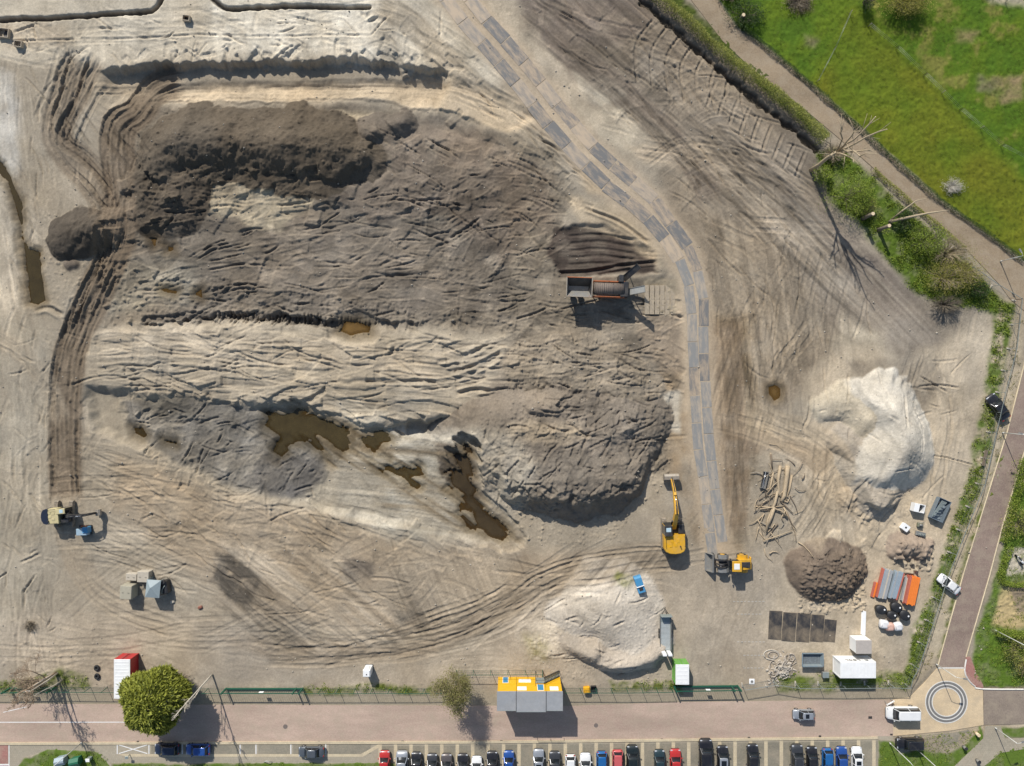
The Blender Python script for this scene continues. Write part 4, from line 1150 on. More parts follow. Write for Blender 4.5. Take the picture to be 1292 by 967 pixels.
# kerb of the corner
mb = MB(); mb.tube([G(x, y, .05) for x, y in catmull([(1219,832),(1217,846),(1221,857),(1230,866),(1241,869.5),(1330,870)], 4)], .13, 4, smooth=False)
tag(mb.build('kerb', M_WPAVE), kind='structure')
mb = MB(); mb.obox(G(1183,843,.0), G(1216,843,.0), .2, .04); tag(mb.build('kerb', M_WPAVE), kind='structure')
# footpaths lower right
sheet('footpath', [(1196,1010),(1204,967),(1240,932),(1243,916),(1262,916),(1268,932),(1340,930),(1340,944),(1292,945),(1262,950),(1240,968),(1226,1010)], .055, M_TILE)
sheet('lay_by_strip', [(1128,932),(1200,925),(1222,921),(1226,925),(1216,935),(1200,939),(1140,944),(1132,938)], .014, M_GREY)
# brick edging strips of the eastern lane
for pts in ([(1183,843),(1187,827),(1200,780),(1217,720),(1236,658),(1271,545),(1292,462),(1304,400)], [(1219,829),(1248.5,727),(1266,660),(1292,572),(1340,470)]):
    mb = MB(); mb.tube([G(x, y, .0) for x, y in pts], .11, 4, smooth=False); tag(mb.build('kerb', M_BEIGE), kind='structure')
# manhole covers and gullies
M_IRON = mat('cast_iron', (.055, .05, .045), .6, .3, var=.2, scale=6)
def cover(px, py, r, sq, label):
    mb = MB(); p = G(px, py)
    if sq: mb.box(p.x-r, p.x+r, p.y-r*.7, p.y+r*.7, -.03, .012, .01)
    else: mb.cyl((p.x, p.y, -.01), (0,0,1), r, .045, 20)
    o = mb.build('manhole_cover', M_IRON if sq else mat('worn_iron', (.17,.14,.12), .7, .1, var=.2, scale=5)); tag(o, label, 'manhole cover', 'iron covers in the street')
cover(360,917,.36,False,'round worn iron cover in the pink road left of the willow')
cover(752,915.5,.34,False,'round worn iron cover in the pink road below the rubble heap')
cover(1098,905.6,.30,True,'square iron cover in the road between silver car and white van')
for i, (x, y) in enumerate(((402.5,936.5),(508,935.8),(632.5,935.2),(731.8,934.8),(835,933.2),(945,931.2),(1034.5,929.2),(1124.7,927),(174,936))):
    w = ['near the grey parked car','above the silver car','above the blue parked car','right of the cabin shadow','above the dark teal car','above the black saloon','above the blue parked cars','near the white van','left of the dark blue car'][i]
    mb = MB(); p = G(x, y); mb.box(p.x-.2, p.x+.2, p.y-.14, p.y+.14, -.02, .02, .01)
    tag(mb.build('street_gully', M_IRON), 'small black iron gully grate at the kerb '+w, 'gully', 'gully grates along the kerb')

# ------------------------------------------------------------------ haul road of steel plates
def plate_mat(name, steel, sand, lo, hi):
    m = bpy.data.materials.new(name); m.use_nodes = True
    N = m.node_tree.nodes; L = m.node_tree.links; b = N['Principled BSDF']; b.inputs['Roughness'].default_value = .65; b.inputs['Specular IOR Level'].default_value = .3
    tc = N.new('ShaderNodeTexCoord'); oi = N.new('ShaderNodeObjectInfo')
    sc = N.new('ShaderNodeVectorMath'); sc.operation = 'SCALE'; L.new(oi.outputs['Location'], sc.inputs[0]); sc.inputs['Scale'].default_value = 3.7
    ad = N.new('ShaderNodeVectorMath'); L.new(tc.outputs['Object'], ad.inputs[0]); L.new(sc.outputs[0], ad.inputs[1])
    mp = N.new('ShaderNodeMapping'); mp.inputs['Scale'].default_value = (.45, 1.5, 1); L.new(ad.outputs[0], mp.inputs[0])
    n = N.new('ShaderNodeTexNoise'); n.inputs['Scale'].default_value = 1.1; n.inputs['Detail'].default_value = 8; n.inputs['Roughness'].default_value = .68; L.new(mp.outputs[0], n.inputs['Vector'])
    r = N.new('ShaderNodeMapRange'); r.inputs[1].default_value = lo; r.inputs[2].default_value = hi; L.new(n.outputs['Fac'], r.inputs[0])
    rv = N.new('ShaderNodeMapRange'); rv.inputs[3].default_value = -.28; rv.inputs[4].default_value = .28; L.new(oi.outputs['Random'], rv.inputs[0])
    a2 = N.new('ShaderNodeMath'); a2.use_clamp = True; L.new(r.outputs[0], a2.inputs[0]); L.new(rv.outputs[0], a2.inputs[1])
    mx = N.new('ShaderNodeMix'); mx.data_type = 'RGBA'; mx.inputs[6].default_value = (*steel, 1); mx.inputs[7].default_value = (*sand, 1)
    L.new(a2.outputs[0], mx.inputs[0]); L.new(mx.outputs[2], b.inputs['Base Color'])
    return m
M_PLATE = plate_mat('sandy_steel_plate', (.25, .225, .195), k_((190,171,146)), .32, .58)
M_PLATEG = plate_mat('grey_steel_plate', (.23, .225, .21), k_((190,172,148)), .40, .72)
M_PLATED = plate_mat('bare_steel_plate', (.16, .157, .15), k_((180,161,137)), .40, .66)
M_PLATEB = mat('black_ground_plate', (.035, .034, .035), .6, 0, var=.25, scale=.5, dirt=k_((180,160,130)), dirt_amt=.5)
plates = empty('plate_track', G(770, 230)); tag(plates, kind='structure')
def lane_plates(pts, off, wd, lens, pick):
    P = catmull(pts, 3.0); seg = np.linalg.norm(np.diff(P, axis=0), axis=1); s = np.concatenate([[0], np.cumsum(seg)])
    def at(t):
        t = min(max(t, 0), s[-1]); i = min(int(np.searchsorted(s, t, 'right'))-1, len(P)-2); f = (t-s[i])/(seg[i]+1e-9)
        p = P[i]*(1-f)+P[i+1]*f; d = P[i+1]-P[i]; d = d/np.linalg.norm(d)
        return p, d, np.array((-d[1], d[0]))
    t = 0; k = 0
    while t < s[-1]-6:
        ln = lens*random.uniform(.94, 1.05)
        p, d, n = at(t+ln/2)
        c = p+n*(off+random.uniform(-.4, .4)); a = math.atan2(-d[1], d[0])+random.uniform(-.012, .012)
        z = zat(*c)
        zz = max(zat(*(c+d*q*ln*.45+n*e*wd*.4)) for q in (-1, 0, 1) for e in (-1, 1))
        w = G(c[0], c[1], max(z, zz-.05)+.012)
        mb = MB(); L2 = ln/PPM/2-.03; W2 = (wd+3.5 if c[1] < 320 else wd-.5)/PPM/2
        mb.box(-L2, L2, -W2, W2, -.06, .02, .008)
        o = mb.build('steel_plate', M_PLATED if pick(k) else (M_PLATE if c[1] < 320 else M_PLATEG), plates)
        o.location = w-Vector(plates.location); o.rotation_euler = (0, 0, a)
        t += ln+.5; k += 1
# level bed below the plates was left by the dozer: the track follows the ground
lane_plates(WEST, 0, 13, 34, lambda k: k in (3,4,6,7,9,10,11,12,18))
lane_plates(EAST_, 0, 13, 34, lambda k: k in (2,3,4,6,8,9,11,12,13,15,17))
for a, b, y in ((925,965,759),(930,962,775),(930,965,810),(938,962,827),(938,962,843)):
    yl = empty('yard_marking', G(a, y)); tag(yl, kind='structure')
    x = a
    while x < b:
        mb = MB(); mb.box(0, .34, -.05, .05, -.02, .012); o = mb.build('dash', mat('faded_paint', (.46,.43,.37), .85, var=.2, scale=2), yl); o.location = G(x, y, zat(x, y)+.02)-Vector(yl.location); x += 4.6
# black plates by the round heap
bp = empty('ground_plates', G(1012, 792)); tag(bp, kind='structure')
for i, (x, y, l, h, a) in enumerate(((978,789,16.5,36,-3),(995.5,791,17,36,-4),(1013.5,792,17,36,-4),(1031,793,16.5,34,-4),(1047,796,15,28,-5))):
    mb = MB(); mb.box(-l/16, l/16, -h/16, h/16, -.04, .03, .008)
    o = mb.build('black_plate', M_PLATEB, bp); o.location = G(x, y, zat(x, y)+.04)-Vector(bp.location); o.rotation_euler = (0, 0, math.radians(a))
# plank mat by the sieve
pm = empty('timber_mat', G(836, 378)); tag(pm, kind='structure')
M_TIMB = mat('weathered_timber', (.30, .25, .185), .85, var=.25, scale=3, dirt=k_((190,172,142)), dirt_amt=.6)
for i in range(6):
    mb = MB(); mb.box(-.36, .36, -2.3, 2.3, -.1, .05, .02)
    o = mb.build('mat_plank', M_TIMB, pm); x = 817+i*6.6; o.location = G(x, 378, zat(x, 378)+.09)-Vector(pm.location); o.rotation_euler = (0, 0, random.uniform(-.02, .02))
# ------------------------------------------------------------------ cars
M_GLASS = mat('car_glass', (.012, .015, .018), .06, 0, var=.1, spec=.6)
M_TYRE = mat('tyre_rubber', (.02, .02, .02), .85, var=.2, scale=8)
M_RIM = mat('alloy_rim', (.35, .35, .36), .35, .8, var=.1)
M_LAMP = mat('lamp_glass', (.55, .57, .6), .12, .2, var=.1)
M_TAIL = mat('tail_lamp', (.30, .015, .012), .2, var=.1)
M_BLACKP = mat('black_plastic', (.02, .02, .021), .55, var=.2, scale=6)
def paint_mat(name, c, metal=.0):
    return mat('paint_'+name, c, .28, metal, var=.05, scale=1.2, coat=.6, dirt=(.22,.19,.15), dirt_amt=.10)
PAINT = {k: paint_mat(k, v, m) for k, v, m in (
 ('red', (.42,.025,.022), 0), ('silver', (.42,.44,.46), .5), ('black', (.012,.012,.014), 0), ('dark_grey', (.05,.052,.056), .3), ('brown_grey', (.11,.095,.09), .3),
 ('white', (.72,.72,.70), 0), ('blue', (.02,.08,.30), .2), ('bright_blue', (.015,.13,.36), .2), ('pink_red', (.52,.10,.10), 0), ('dark_green', (.014,.022,.022), .2),
 ('teal', (.025,.05,.058), .3), ('dark_blue', (.012,.022,.05), .2), ('slate', (.10,.115,.13), .3))}
# stations along the car: (x fraction, half-width fraction, bonnet/boot height)
BODY = {
 'hatch':  dict(L=3.95, W=1.72, H=1.46, belt=.92, st=[(0,.62,.50),(.02,.82,.62),(.07,.95,.74),(.16,.99,.82),(.27,1,.90),(.45,1,.93),(.75,1,.95),(.90,.98,.96),(.965,.93,.92),(.99,.84,.78),(1,.70,.55)], gh=(.24,.42,.86,.97)),
 'saloon': dict(L=4.55, W=1.80, H=1.44, belt=.93, st=[(0,.62,.50),(.02,.83,.62),(.06,.95,.73),(.15,.99,.81),(.26,1,.88),(.45,1,.93),(.72,1,.96),(.86,.98,.96),(.955,.94,.90),(.99,.84,.74),(1,.70,.55)], gh=(.25,.40,.70,.86)),
 'estate': dict(L=4.50, W=1.79, H=1.47, belt=.94, st=[(0,.62,.50),(.02,.83,.62),(.06,.95,.74),(.15,.99,.82),(.26,1,.90),(.45,1,.94),(.75,1,.96),(.92,.98,.97),(.975,.93,.90),(.995,.84,.74),(1,.72,.55)], gh=(.24,.38,.90,.985)),
 'suv':    dict(L=4.65, W=1.88, H=1.70, belt=1.06, st=[(0,.66,.56),(.02,.86,.72),(.05,.96,.88),(.14,1,.97),(.25,1,1.03),(.45,1,1.06),(.75,1,1.09),(.92,.99,1.10),(.975,.95,1.0),(.995,.86,.8),(1,.74,.6)], gh=(.25,.38,.89,.975)),
 'van':    dict(L=4.90, W=1.92, H=1.95, belt=1.12, st=[(0,.66,.55),(.02,.84,.74),(.05,.95,.90),(.12,1,1.0),(.20,1,1.10),(.45,1,1.13),(.75,1,1.14),(.94,.99,1.14),(.985,.96,1.05),(.996,.9,.8),(1,.8,.6)], gh=(.17,.30,.955,.992)),
}
def make_car(px, py, heading, style, colour, label, scale=1.0, cat='car', group=None, roof=None, sunroof=False, rails=False, mirrors=True):
    """heading in degrees: 0 = nose to the right of the picture, 90 = nose up"""
    S = BODY[style]; L = S['L']*scale; Wd = S['W']*scale; H = S['H']; belt = S['belt']; pm = PAINT[colour]
    g = G(px, py)
    root = empty('parked_car' if cat == 'car' else 'parked_van', (g.x, g.y, max(zat(px, py), 0.0) if py < 880 else 0.01), math.radians(heading))
    tag(root, label, cat, group)
    X = lambda f: L/2-f*L
    # lower body
    rings = []
    for f, wf, zt in S['st']:
        x = X(f); w = Wd/2*wf; low = .24 if .04 < f < .96 else .34
        rings.append([(x,-w*.90,low),(x,-w,low+.16),(x,-w,zt*.72),(x,-w*.965,zt*.90),(x,-w*.86,zt*.985),(x,-w*.45,zt+.025),(x,0,zt+.035),(x,w*.45,zt+.025),(x,w*.86,zt*.985),(x,w*.965,zt*.90),(x,w,zt*.72),(x,w,low+.16),(x,w*.90,low)])
    mb = MB(); mb.loft(rings); body = mb.build('body', pm, root)
    # glasshouse
    a, b, c, d = [X(f) for f in S['gh']]
    wb = Wd/2*.93; wt = Wd/2*.74; zb = belt-.06; zt = H-.06
    mb = MB()
    def rr(x0, x1, w, z, k):           # rounded rectangle ring, x0 > x1
        return [(x0,-w+k,z),(x0-k*.3,-w+k*.3,z),(x0-k,-w,z),((x0+x1)/2,-w*1.0,z),(x1+k,-w,z),(x1+k*.3,-w+k*.3,z),(x1,-w+k,z),(x1,0,z),(x1,w-k,z),(x1+k*.3,w-k*.3,z),(x1+k,w,z),((x0+x1)/2,w,z),(x0-k,w,z),(x0-k*.3,w-k*.3,z),(x0,w-k,z),(x0+.06,0,z)]
    mb.loft([rr(a, d, wb, zb, .16), rr(a+(b-a)*.92, d+(c-d)*.92, wt*1.03, zt-.04, .14), rr(b, c, wt*.97, zt, .14)])
    gh = mb.build('cabin', M_GLASS, root)
    mb = MB(); e = .015
    mb.loft([rr(b+.10, c-.05, wt*1.00, zt-.05+e, .15), rr(b+.02, c+.02, wt*.97, zt+e, .15), rr(b-.16, c+.16, wt*.80, zt+.05, .2)])
    ro = mb.build('roof', roof or pm, root)
    if sunroof:
        mb = MB(); mb.box((b+c)/2-.1, b-.28, -wt*.62, wt*.62, zt+.045, zt+.062, .01); mb.build('sunroof', M_GLASS, ro)
    if rails:
        for s in (-1, 1):
            mb = MB(); mb.tube([(b-.25,s*wt*.86,zt+.03),(b-.35,s*wt*.86,zt+.10),(c+.3,s*wt*.86,zt+.10),(c+.2,s*wt*.86,zt+.03)], .022, 6); mb.build('roof_rail', M_RIM, ro)
    # pillars
    for s in (-1, 1):
        for (p, q) in (((a+.02, s*wb*.97, zb+.03), (b+.03, s*wt*.99, zt)), ((d-.02, s*wb*.97, zb+.03), (c-.03, s*wt*.99, zt)), (((b+c)/2, s*wb*1.0, zb+.03), ((b+c)/2, s*wt*1.03, zt))):
            mb = MB(); mb.obox(p, q, .075, .05); mb.build('pillar', pm, root)
        if mirrors:
            mb = MB(); mb.box(a-.28, a-.12, s*(Wd/2+.10)-.09, s*(Wd/2+.10)+.09, belt-.05, belt+.10, .03); mb.build('mirror', pm, root)
        mb = MB(); x0 = X(.028); mb.box(x0-.20, x0+.01, s*Wd/2*.70-.16, s*Wd/2*.70+.16, S['st'][1][2]-.10, S['st'][2][2]-.02, .03); mb.build('headlight', M_LAMP, root)
        x1 = X(.985); mb = MB(); mb.box(x1-.03, x1+.12, s*Wd/2*.72-.13, s*Wd/2*.72+.13, S['st'][-3][2]-.26, S['st'][-3][2]-.02, .03); mb.build('tail_light', M_TAIL, root)
        for f in (.18, .80):
            mb = MB(); r = .31 if style != 'suv' else .35
            mb.cyl((X(f), s*(Wd/2-.10), r), (0,1,0), r, .21, 18); wh = mb.build('wheel', M_TYRE, root)
            mb = MB(); mb.cyl((X(f), s*(Wd/2-.005), r), (0,1,0), r*.62, .05, 14); mb.build('rim', M_RIM, wh)
    for x, nm in ((X(.0)-.02, 'bumper'), (X(1.0)+.02, 'bumper')):
        mb = MB(); mb.box(x-.05, x+.05, -Wd/2*.68, Wd/2*.68, .34, .50, .03); mb.build(nm, M_BLACKP, root)
    return root
ROWG = 'cars in the bay row'
ROW = [
 (485.5,947,'hatch','red','bright red hatchback, leftmost car in the bay row',1,{}),
 (507.5,947,'van','silver','tall silver people carrier beside the leftmost red hatchback',1,{}),
 (525.5,949,'hatch','black','black hatchback just right of the tall silver people carrier',1,{}),
 (545.5,951,'hatch','dark_grey','dark grey hatchback, fourth car from the left in the bay row',1,{}),
 (563.5,951,'estate','brown_grey','brown grey estate car under the willow shadow, fifth in the bay row',1,{}),
 (584,951,'saloon','black','black saloon left of a white hatchback under the willow shadow',1,{}),
 (601.5,954,'hatch','white','white hatchback under the willow shadow between two black cars',1,{}),
 (621,948,'saloon','black','black saloon right of the white hatchback and left of a blue one',1,{}),
 (642,947,'hatch','blue','deep blue hatchback below the left end of the cabin shadow',1,{}),
 (679.5,945,'saloon','silver','silver saloon with dark glass roof below the cabin shadow',1,dict(sunroof=True)),
 (700,948,'estate','dark_grey','dark grey estate left of a pair of white cars',1,{}),
 (719.5,952,'hatch','white','small white hatchback, left one of a pair of white cars',-1,{}),
 (738.5,950,'saloon','white','white saloon, right one of a pair of white cars',1,{}),
 (759,948,'hatch','bright_blue','bright blue hatchback between white saloon and pink red car',-1,{}),
 (779,946,'hatch','pink_red','faded pink red hatchback right of a bright blue one',-1,{}),
 (797.5,940,'suv','dark_green','very dark green off-roader beside the pink red hatchback',1,{}),
 (832,946,'hatch','teal','dark teal hatchback left of the crimson car',1,{}),
 (852,945,'saloon','red','crimson red saloon with an empty bay on its right',1,{}),
 (890,932,'suv','black','long black off-roader sticking out of the bay row',1,dict(scale=1.1)),
 (911.5,941,'estate','black','black estate with silver roof frame and dark sunroof',1,dict(roof='silver', sunroof=True)),
 (949.5,939,'saloon','black','black saloon standing alone between empty bays',1,{}),
 (1005,939,'suv','dark_grey','dark grey off-roader with roof rails at the right of the row',1,dict(rails=True)),
 (1024,942,'hatch','black','black hatchback left of two blue cars',1,{}),
 (1043.5,944,'hatch','bright_blue','light blue hatchback with pale windscreen, left of two blue cars',-1,{}),
 (1061.5,942,'estate','blue','blue estate left of the last white hatchback',1,{}),
 (1080.5,942,'hatch','white','white hatchback with black glass roof, last in the bay row',1,dict(sunroof=True)),
]
for px, py, st, co, lb, up, kw in ROW:
    kw = dict(kw)
    if 'roof' in kw: kw['roof'] = PAINT[kw['roof']]
    sc = kw.get('scale', .97)
    kw['scale'] = sc
    p = W(px, py, .55); Lc = BODY[st]['L']*sc*PPM
    x0 = CX+p.x*PPM; y0 = CY-p.y*PPM
    make_car(x0, y0+Lc/2, 90 if up > 0 else -90, st, co, lb, group=ROWG, **kw)
def car_at(px, py, z, *a, **k):
    p = W(px, py, z); return make_car(CX+p.x*PPM, CY-p.y*PPM, *a, **k)
car_at(210, 946, .8, 180, 'hatch', 'dark_blue', 'dark blue hatchback parked in the lay-by near the evergreen tree', scale=1.0)
car_at(249, 946.5, .8, 180, 'hatch', 'blue', 'royal blue hatchback parked in the lay-by in evergreen shade', scale=.98)
car_at(392.5, 949.5, .8, 180, 'saloon', 'slate', 'slate grey car alone in the middle of the lay-by', scale=.90)
car_at(1014.5, 902, .8, 180, 'hatch', 'silver', 'silver hatchback driving along the pink road', scale=.86, sunroof=True)
car_at(1140.5, 901.5, 1.2, 180, 'van', 'white', 'white delivery van at the junction left of the paving circle', cat='van', scale=1.02)
car_at(1148.5, 938.5, .8, 180, 'suv', 'black', 'black car parked below the white van on the corner', scale=.92)
car_at(1259.5, 514, .8, 125, 'saloon', 'black', 'black saloon parked aslant on the eastern verge', scale=1.0)
car_at(1198, 737.5, .8, 142, 'saloon', 'white', 'white saloon parked aslant beside the eastern lane', scale=.86)
# bicycles-and-scooter corner: a motorbike stands half in the picture
root = empty('motorbike', G(1284, 706, .0), math.radians(-55)); tag(root, 'white and black motorbike on the right edge yard', 'motorbike')
mb = MB(); mb.tube([(-.75,0,.62),(-.4,0,.72),(.1,0,.78),(.45,0,.9),(.6,0,.75)], [.10,.17,.2,.16,.06], 8); mb.build('body', PAINT['white'], root)
mb = MB(); mb.tube([(-.7,0,.78),(-.35,0,.82),(.0,0,.86)], [.09,.14,.12], 8); mb.build('seat', M_BLACKP, root)
for x in (-.72, .72):
    mb = MB(); mb.cyl((x,0,.31), (0,1,0), .31, .13, 18); mb.build('wheel', M_TYRE, root)
mb = MB(); mb.tube([(.45,-.36,1.02),(.52,0,1.0),(.45,.36,1.02)], .022, 6); mb.build('handlebar', M_BLACKP, root)
mb = MB(); mb.tube([(.55,0,.95),(.72,0,.33)], .04, 6); mb.build('fork', M_RIM, root)
# ------------------------------------------------------------------ site machines
M_YEL = mat('machine_yellow', (.62, .33, .012), .45, var=.10, scale=1.5, dirt=(.35,.27,.18), dirt_amt=.35)
M_CREAM = mat('machine_cream', (.52, .45, .24), .5, var=.1, scale=1.5, dirt=(.35,.28,.2), dirt_amt=.3)
M_DARK = mat('machine_dark', (.022, .023, .026), .5, var=.2, scale=2, dirt=(.2,.17,.13), dirt_amt=.25)
M_STEEL = mat('worn_steel', (.36, .32, .26), .55, .35, var=.2, scale=3, dirt=(.30,.22,.14), dirt_amt=.5)
M_TRACK = mat('muddy_track', (.20, .17, .13), .9, var=.25, scale=5, dirt=(.40,.33,.25), dirt_amt=.8)
M_ORANGE = mat('machine_orange', (.40, .11, .03), .55, var=.2, scale=2, dirt=(.3,.24,.17), dirt_amt=.4)
M_GREYM = mat('machine_grey', (.22, .22, .21), .5, .2, var=.15, scale=2, dirt=(.33,.28,.2), dirt_amt=.5)
M_CHROME = mat('chrome_rod', (.6, .6, .6), .2, 1.0, var=.05)
def belt_track(root, y, L, w, h, m):
    prof = [(-L/2+h*.35,0),(L/2-h*.35,0),(L/2-.08,h*.22),(L/2,h*.5),(L/2-.08,h*.8),(L/2-h*.35,h),(-L/2+h*.35,h),(-L/2+.08,h*.8),(-L/2,h*.5),(-L/2+.08,h*.22)]
    mb = MB(); mb.sideprism(prof, y-w/2, y+w/2); t = mb.build('track', m, root)
    n = int(L/.24)
    for i in range(n):
        x = -L/2+.18+i*(L-.36)/(n-1)
        g = MB(); g.box(x-.035, x+.035, y-w/2-.005, y+w/2+.005, h-.005, h+.035); g.build('grouser', m, t)
    return t
def excavator(px, py, track_deg, upper_deg, body_m, label, boom, s=1.0, cab_m=None, body_wd=3.0, seedz=None, weight_m=None, arm_m=None):
    g = G(px, py); z = zat(px, py)
    root = empty('excavator', (g.x, g.y, z), 0); tag(root, label, 'excavator')
    und = empty('undercarriage', (0,0,0), math.radians(track_deg)); und.parent = root
    for y in (-1.25*s, 1.25*s): belt_track(und, y, 4.6*s, .62*s, .95*s, M_TRACK)
    mb = MB(); mb.box(-1.1*s, 1.1*s, -.95*s, .95*s, .45*s, .95*s, .08); mb.cyl((0,0,1.05*s), (0,0,1), .75*s, .22*s, 20); mb.build('carbody', M_DARK, und)
    up = empty('upper_structure', (0,0,0), math.radians(upper_deg)); up.parent = root
    w = body_wd/2*s
    zt = 2.55*s
    # rear body with rounded counterweight
    prof = [(.15,-w),(.15,w),(-1.9,w),(-2.35,w*.86),(-2.62,w*.5),(-2.7,0),(-2.62,-w*.5),(-2.35,-w*.86),(-1.9,-w)]
    prof = [(x*s, y) for x, y in prof]
    mb = MB(); r0 = [(x, y, 1.15*s) for x, y in prof]; r1 = [(x, y, zt-.12*s) for x, y in prof]; r2 = [(x*.96, y*.95, zt) for x, y in prof]
    mb.loft([r0, r1, r2], smooth=False); mb.build('engine_cover', body_m, up)
    if weight_m is not None:
        prof2 = [(-1.55,-w*1.01),(-1.55,w*1.01),(-1.95,w*1.01),(-2.4,w*.88),(-2.68,w*.5),(-2.78,0),(-2.68,-w*.5),(-2.4,-w*.88),(-1.95,-w*1.01)]
        mb = MB(); P = [(x*s, y) for x, y in prof2]
        mb.loft([[(x, y, 1.05*s) for x, y in P], [(x, y, zt-.02*s) for x, y in P], [(x*.985, y*.96, zt+.06*s) for x, y in P]], smooth=False); mb.build('counterweight', weight_m, up)
    for i, (x, y) in enumerate(((-.7,-.5),(-.7,.45),(-1.3,-.1),(-1.35,.62))):
        mb = MB(); mb.box(x*s-.28*s, x*s+.28*s, y*s-.2*s, y*s+.2*s, zt-.01, zt+.05*s, .02); mb.build('hatch_cover', body_m, up)
    mb = MB(); mb.cyl((-1.5*s, -.75*s, zt+.2*s), (0,0,1), .08*s, .45*s, 10); mb.build('exhaust', M_DARK, up)
    for y in (-w*.9, w*.9):
        mb = MB(); mb.tube([(-.1*s,y,zt),(-.1*s,y,zt+.35*s),(-1.5*s,y,zt+.35*s),(-1.5*s,y,zt)], .025, 6); mb.build('handrail', M_DARK, up)
    # deck, cab on the left, tank on the right
    mb = MB(); mb.box(.15*s, 1.75*s, -w, w*.99, 1.12*s, 1.38*s, .05); mb.build('deck', M_DARK, up)
    mb = MB(); mb.box(.2*s, 1.6*s, -w*.98, -w*.42, 1.38*s, 2.15*s, .08); mb.build('tool_box', M_DARK, up)
    prof = [(.05,1.38),(1.75,1.38),(1.95,1.9),(1.62,3.02),(.15,3.05)]
    mb = MB(); mb.sideprism([(x*s, z*s) for x, z in prof], w*.30, w*.98); cab = mb.build('cab', M_GLASS, up)
    mb = MB(); mb.box(.1*s, 1.66*s, w*.28, w*1.0, 3.04*s, 3.13*s, .05); rf = mb.build('cab_roof', cab_m or M_DARK, up)
    mb = MB(); mb.box(.75*s, 1.35*s, w*.42, w*.86, 3.125*s, 3.15*s, .01); mb.build('roof_hatch', mat('pale_glass', (.42,.55,.6), .15, var=.1), rf)
    for x in (.08, 1.72):
        for y in (w*.31, w*.965):
            mb = MB(); mb.obox((x*s, y, 1.38*s), ((x if x < 1 else 1.6)*s, y, 3.05*s), .09, .09); mb.build('cab_pillar', body_m, up)
    # boom / stick / bucket in the plane y = yb ; boom = list of (x, z)
    yb = -.05*w
    P = [Vector((x*s, yb, z*s)) for x, z in boom[:4]]
    foot, knee, tip, end = P
    bm = MB()
    def beam(pts, hs, ws):
        rings = []
        for i, p in enumerate(pts):
            d = (pts[min(i+1, len(pts)-1)]-pts[max(i-1, 0)]).normalized(); n = Vector((-d.z, 0, d.x))
            h = hs[i]/2*s; ww = ws[i]/2*s
            rings.append([p+n*h+Vector((0,-ww,0)), p+n*h+Vector((0,ww,0)), p-n*h+Vector((0,ww,0)), p-n*h+Vector((0,-ww,0))])
        m = MB(); m.loft(rings, smooth=False); return m
    mid = (foot+knee)/2
    beam([foot, mid, knee, (knee+tip)/2, tip], [.5,.75,.82,.6,.4], [.62,.56,.52,.46,.42]).build('boom', arm_m or body_m, up)
    st0 = tip+(tip-end).normalized()*.7*s
    beam([st0, tip, (tip+end)/2, end], [.3,.62,.5,.3], [.36,.36,.34,.32]).build('stick', arm_m or body_m, up)
    for y in (-.42, .42):
        m = MB(); m.tube([Vector((1.5*s, yb+y*s, 1.35*s)), (foot+knee)/2+Vector((0,y*s*.9,.1))], .11*s, 8); m.build('boom_cylinder', M_DARK, up)
    m = MB(); m.tube([knee+Vector((-.2*s,0,.5*s)), (knee+st0)/2+Vector((0,0,.45*s))], .11*s, 8); c1 = m.build('stick_cylinder', M_DARK, up)
    m = MB(); m.tube([(knee+st0)/2+Vector((0,0,.45*s)), st0+Vector((0,0,.1*s))], .06*s, 8); m.build('piston_rod', M_CHROME, c1)
    m = MB(); m.tube([tip+Vector((0,0,.4*s)), (tip+end)/2+Vector((.2*s,0,.35*s)), end+Vector((.15*s,0,.3*s))], .08*s, 8); m.build('bucket_cylinder', M_DARK, up)
    # bucket
    bw = boom[4]*s/2; bs = boom[5]*s
    prof = [(-.15,.25),(.35,.28),(.62,.05),(.68,-.35),(.42,-.72),(-.05,-.88),(-.42,-.82),(.05,-.7),(.40,-.38),(.42,-.05),(.2,.1),(-.15,.08)]
    m = MB(); m.sideprism([(end.x+x*bs, end.z+z*bs) for x, z in prof], yb-bw, yb+bw)
    side = [(-.15,.25),(.35,.28),(.62,.05),(.68,-.35),(.42,-.72),(-.05,-.88),(-.42,-.82),(-.3,-.3)]
    for y in (yb-bw, yb+bw-.05):
        m.sideprism([(end.x+x*bs, end.z+z*bs) for x, z in side], y-.01, y+.06)
    bk = m.build('bucket', M_STEEL, up)
    for i in range(5):
        y = yb-bw*.85+i*bw*.425
        t = MB(); t.obox((end.x-.38*bs, y, end.z-.83*bs), (end.x-.66*bs, y, end.z-.78*bs), .1*s, .07*s); t.build('bucket_tooth', M_STEEL, bk)
    return root
excavator(846.5, 672, 90, 92, M_YEL, 'yellow crawler excavator reaching up beside the grey heap', [(1.0,1.6),(3.6,3.7),(6.6,2.9),(8.3,1.3),2.2,1.0], 1.05, body_wd=3.1)
excavator(84, 648, 90, 4, M_CREAM, 'black and cream excavator on the rutted track at the left', [(.9,1.6),(2.9,3.6),(5.0,3.0),(5.9,1.2),1.0,.9], .92, cab_m=M_CREAM, arm_m=M_DARK, body_wd=2.6, weight_m=mat('counterweight_blue_black', (.016,.022,.04), .4, var=.2, scale=2))
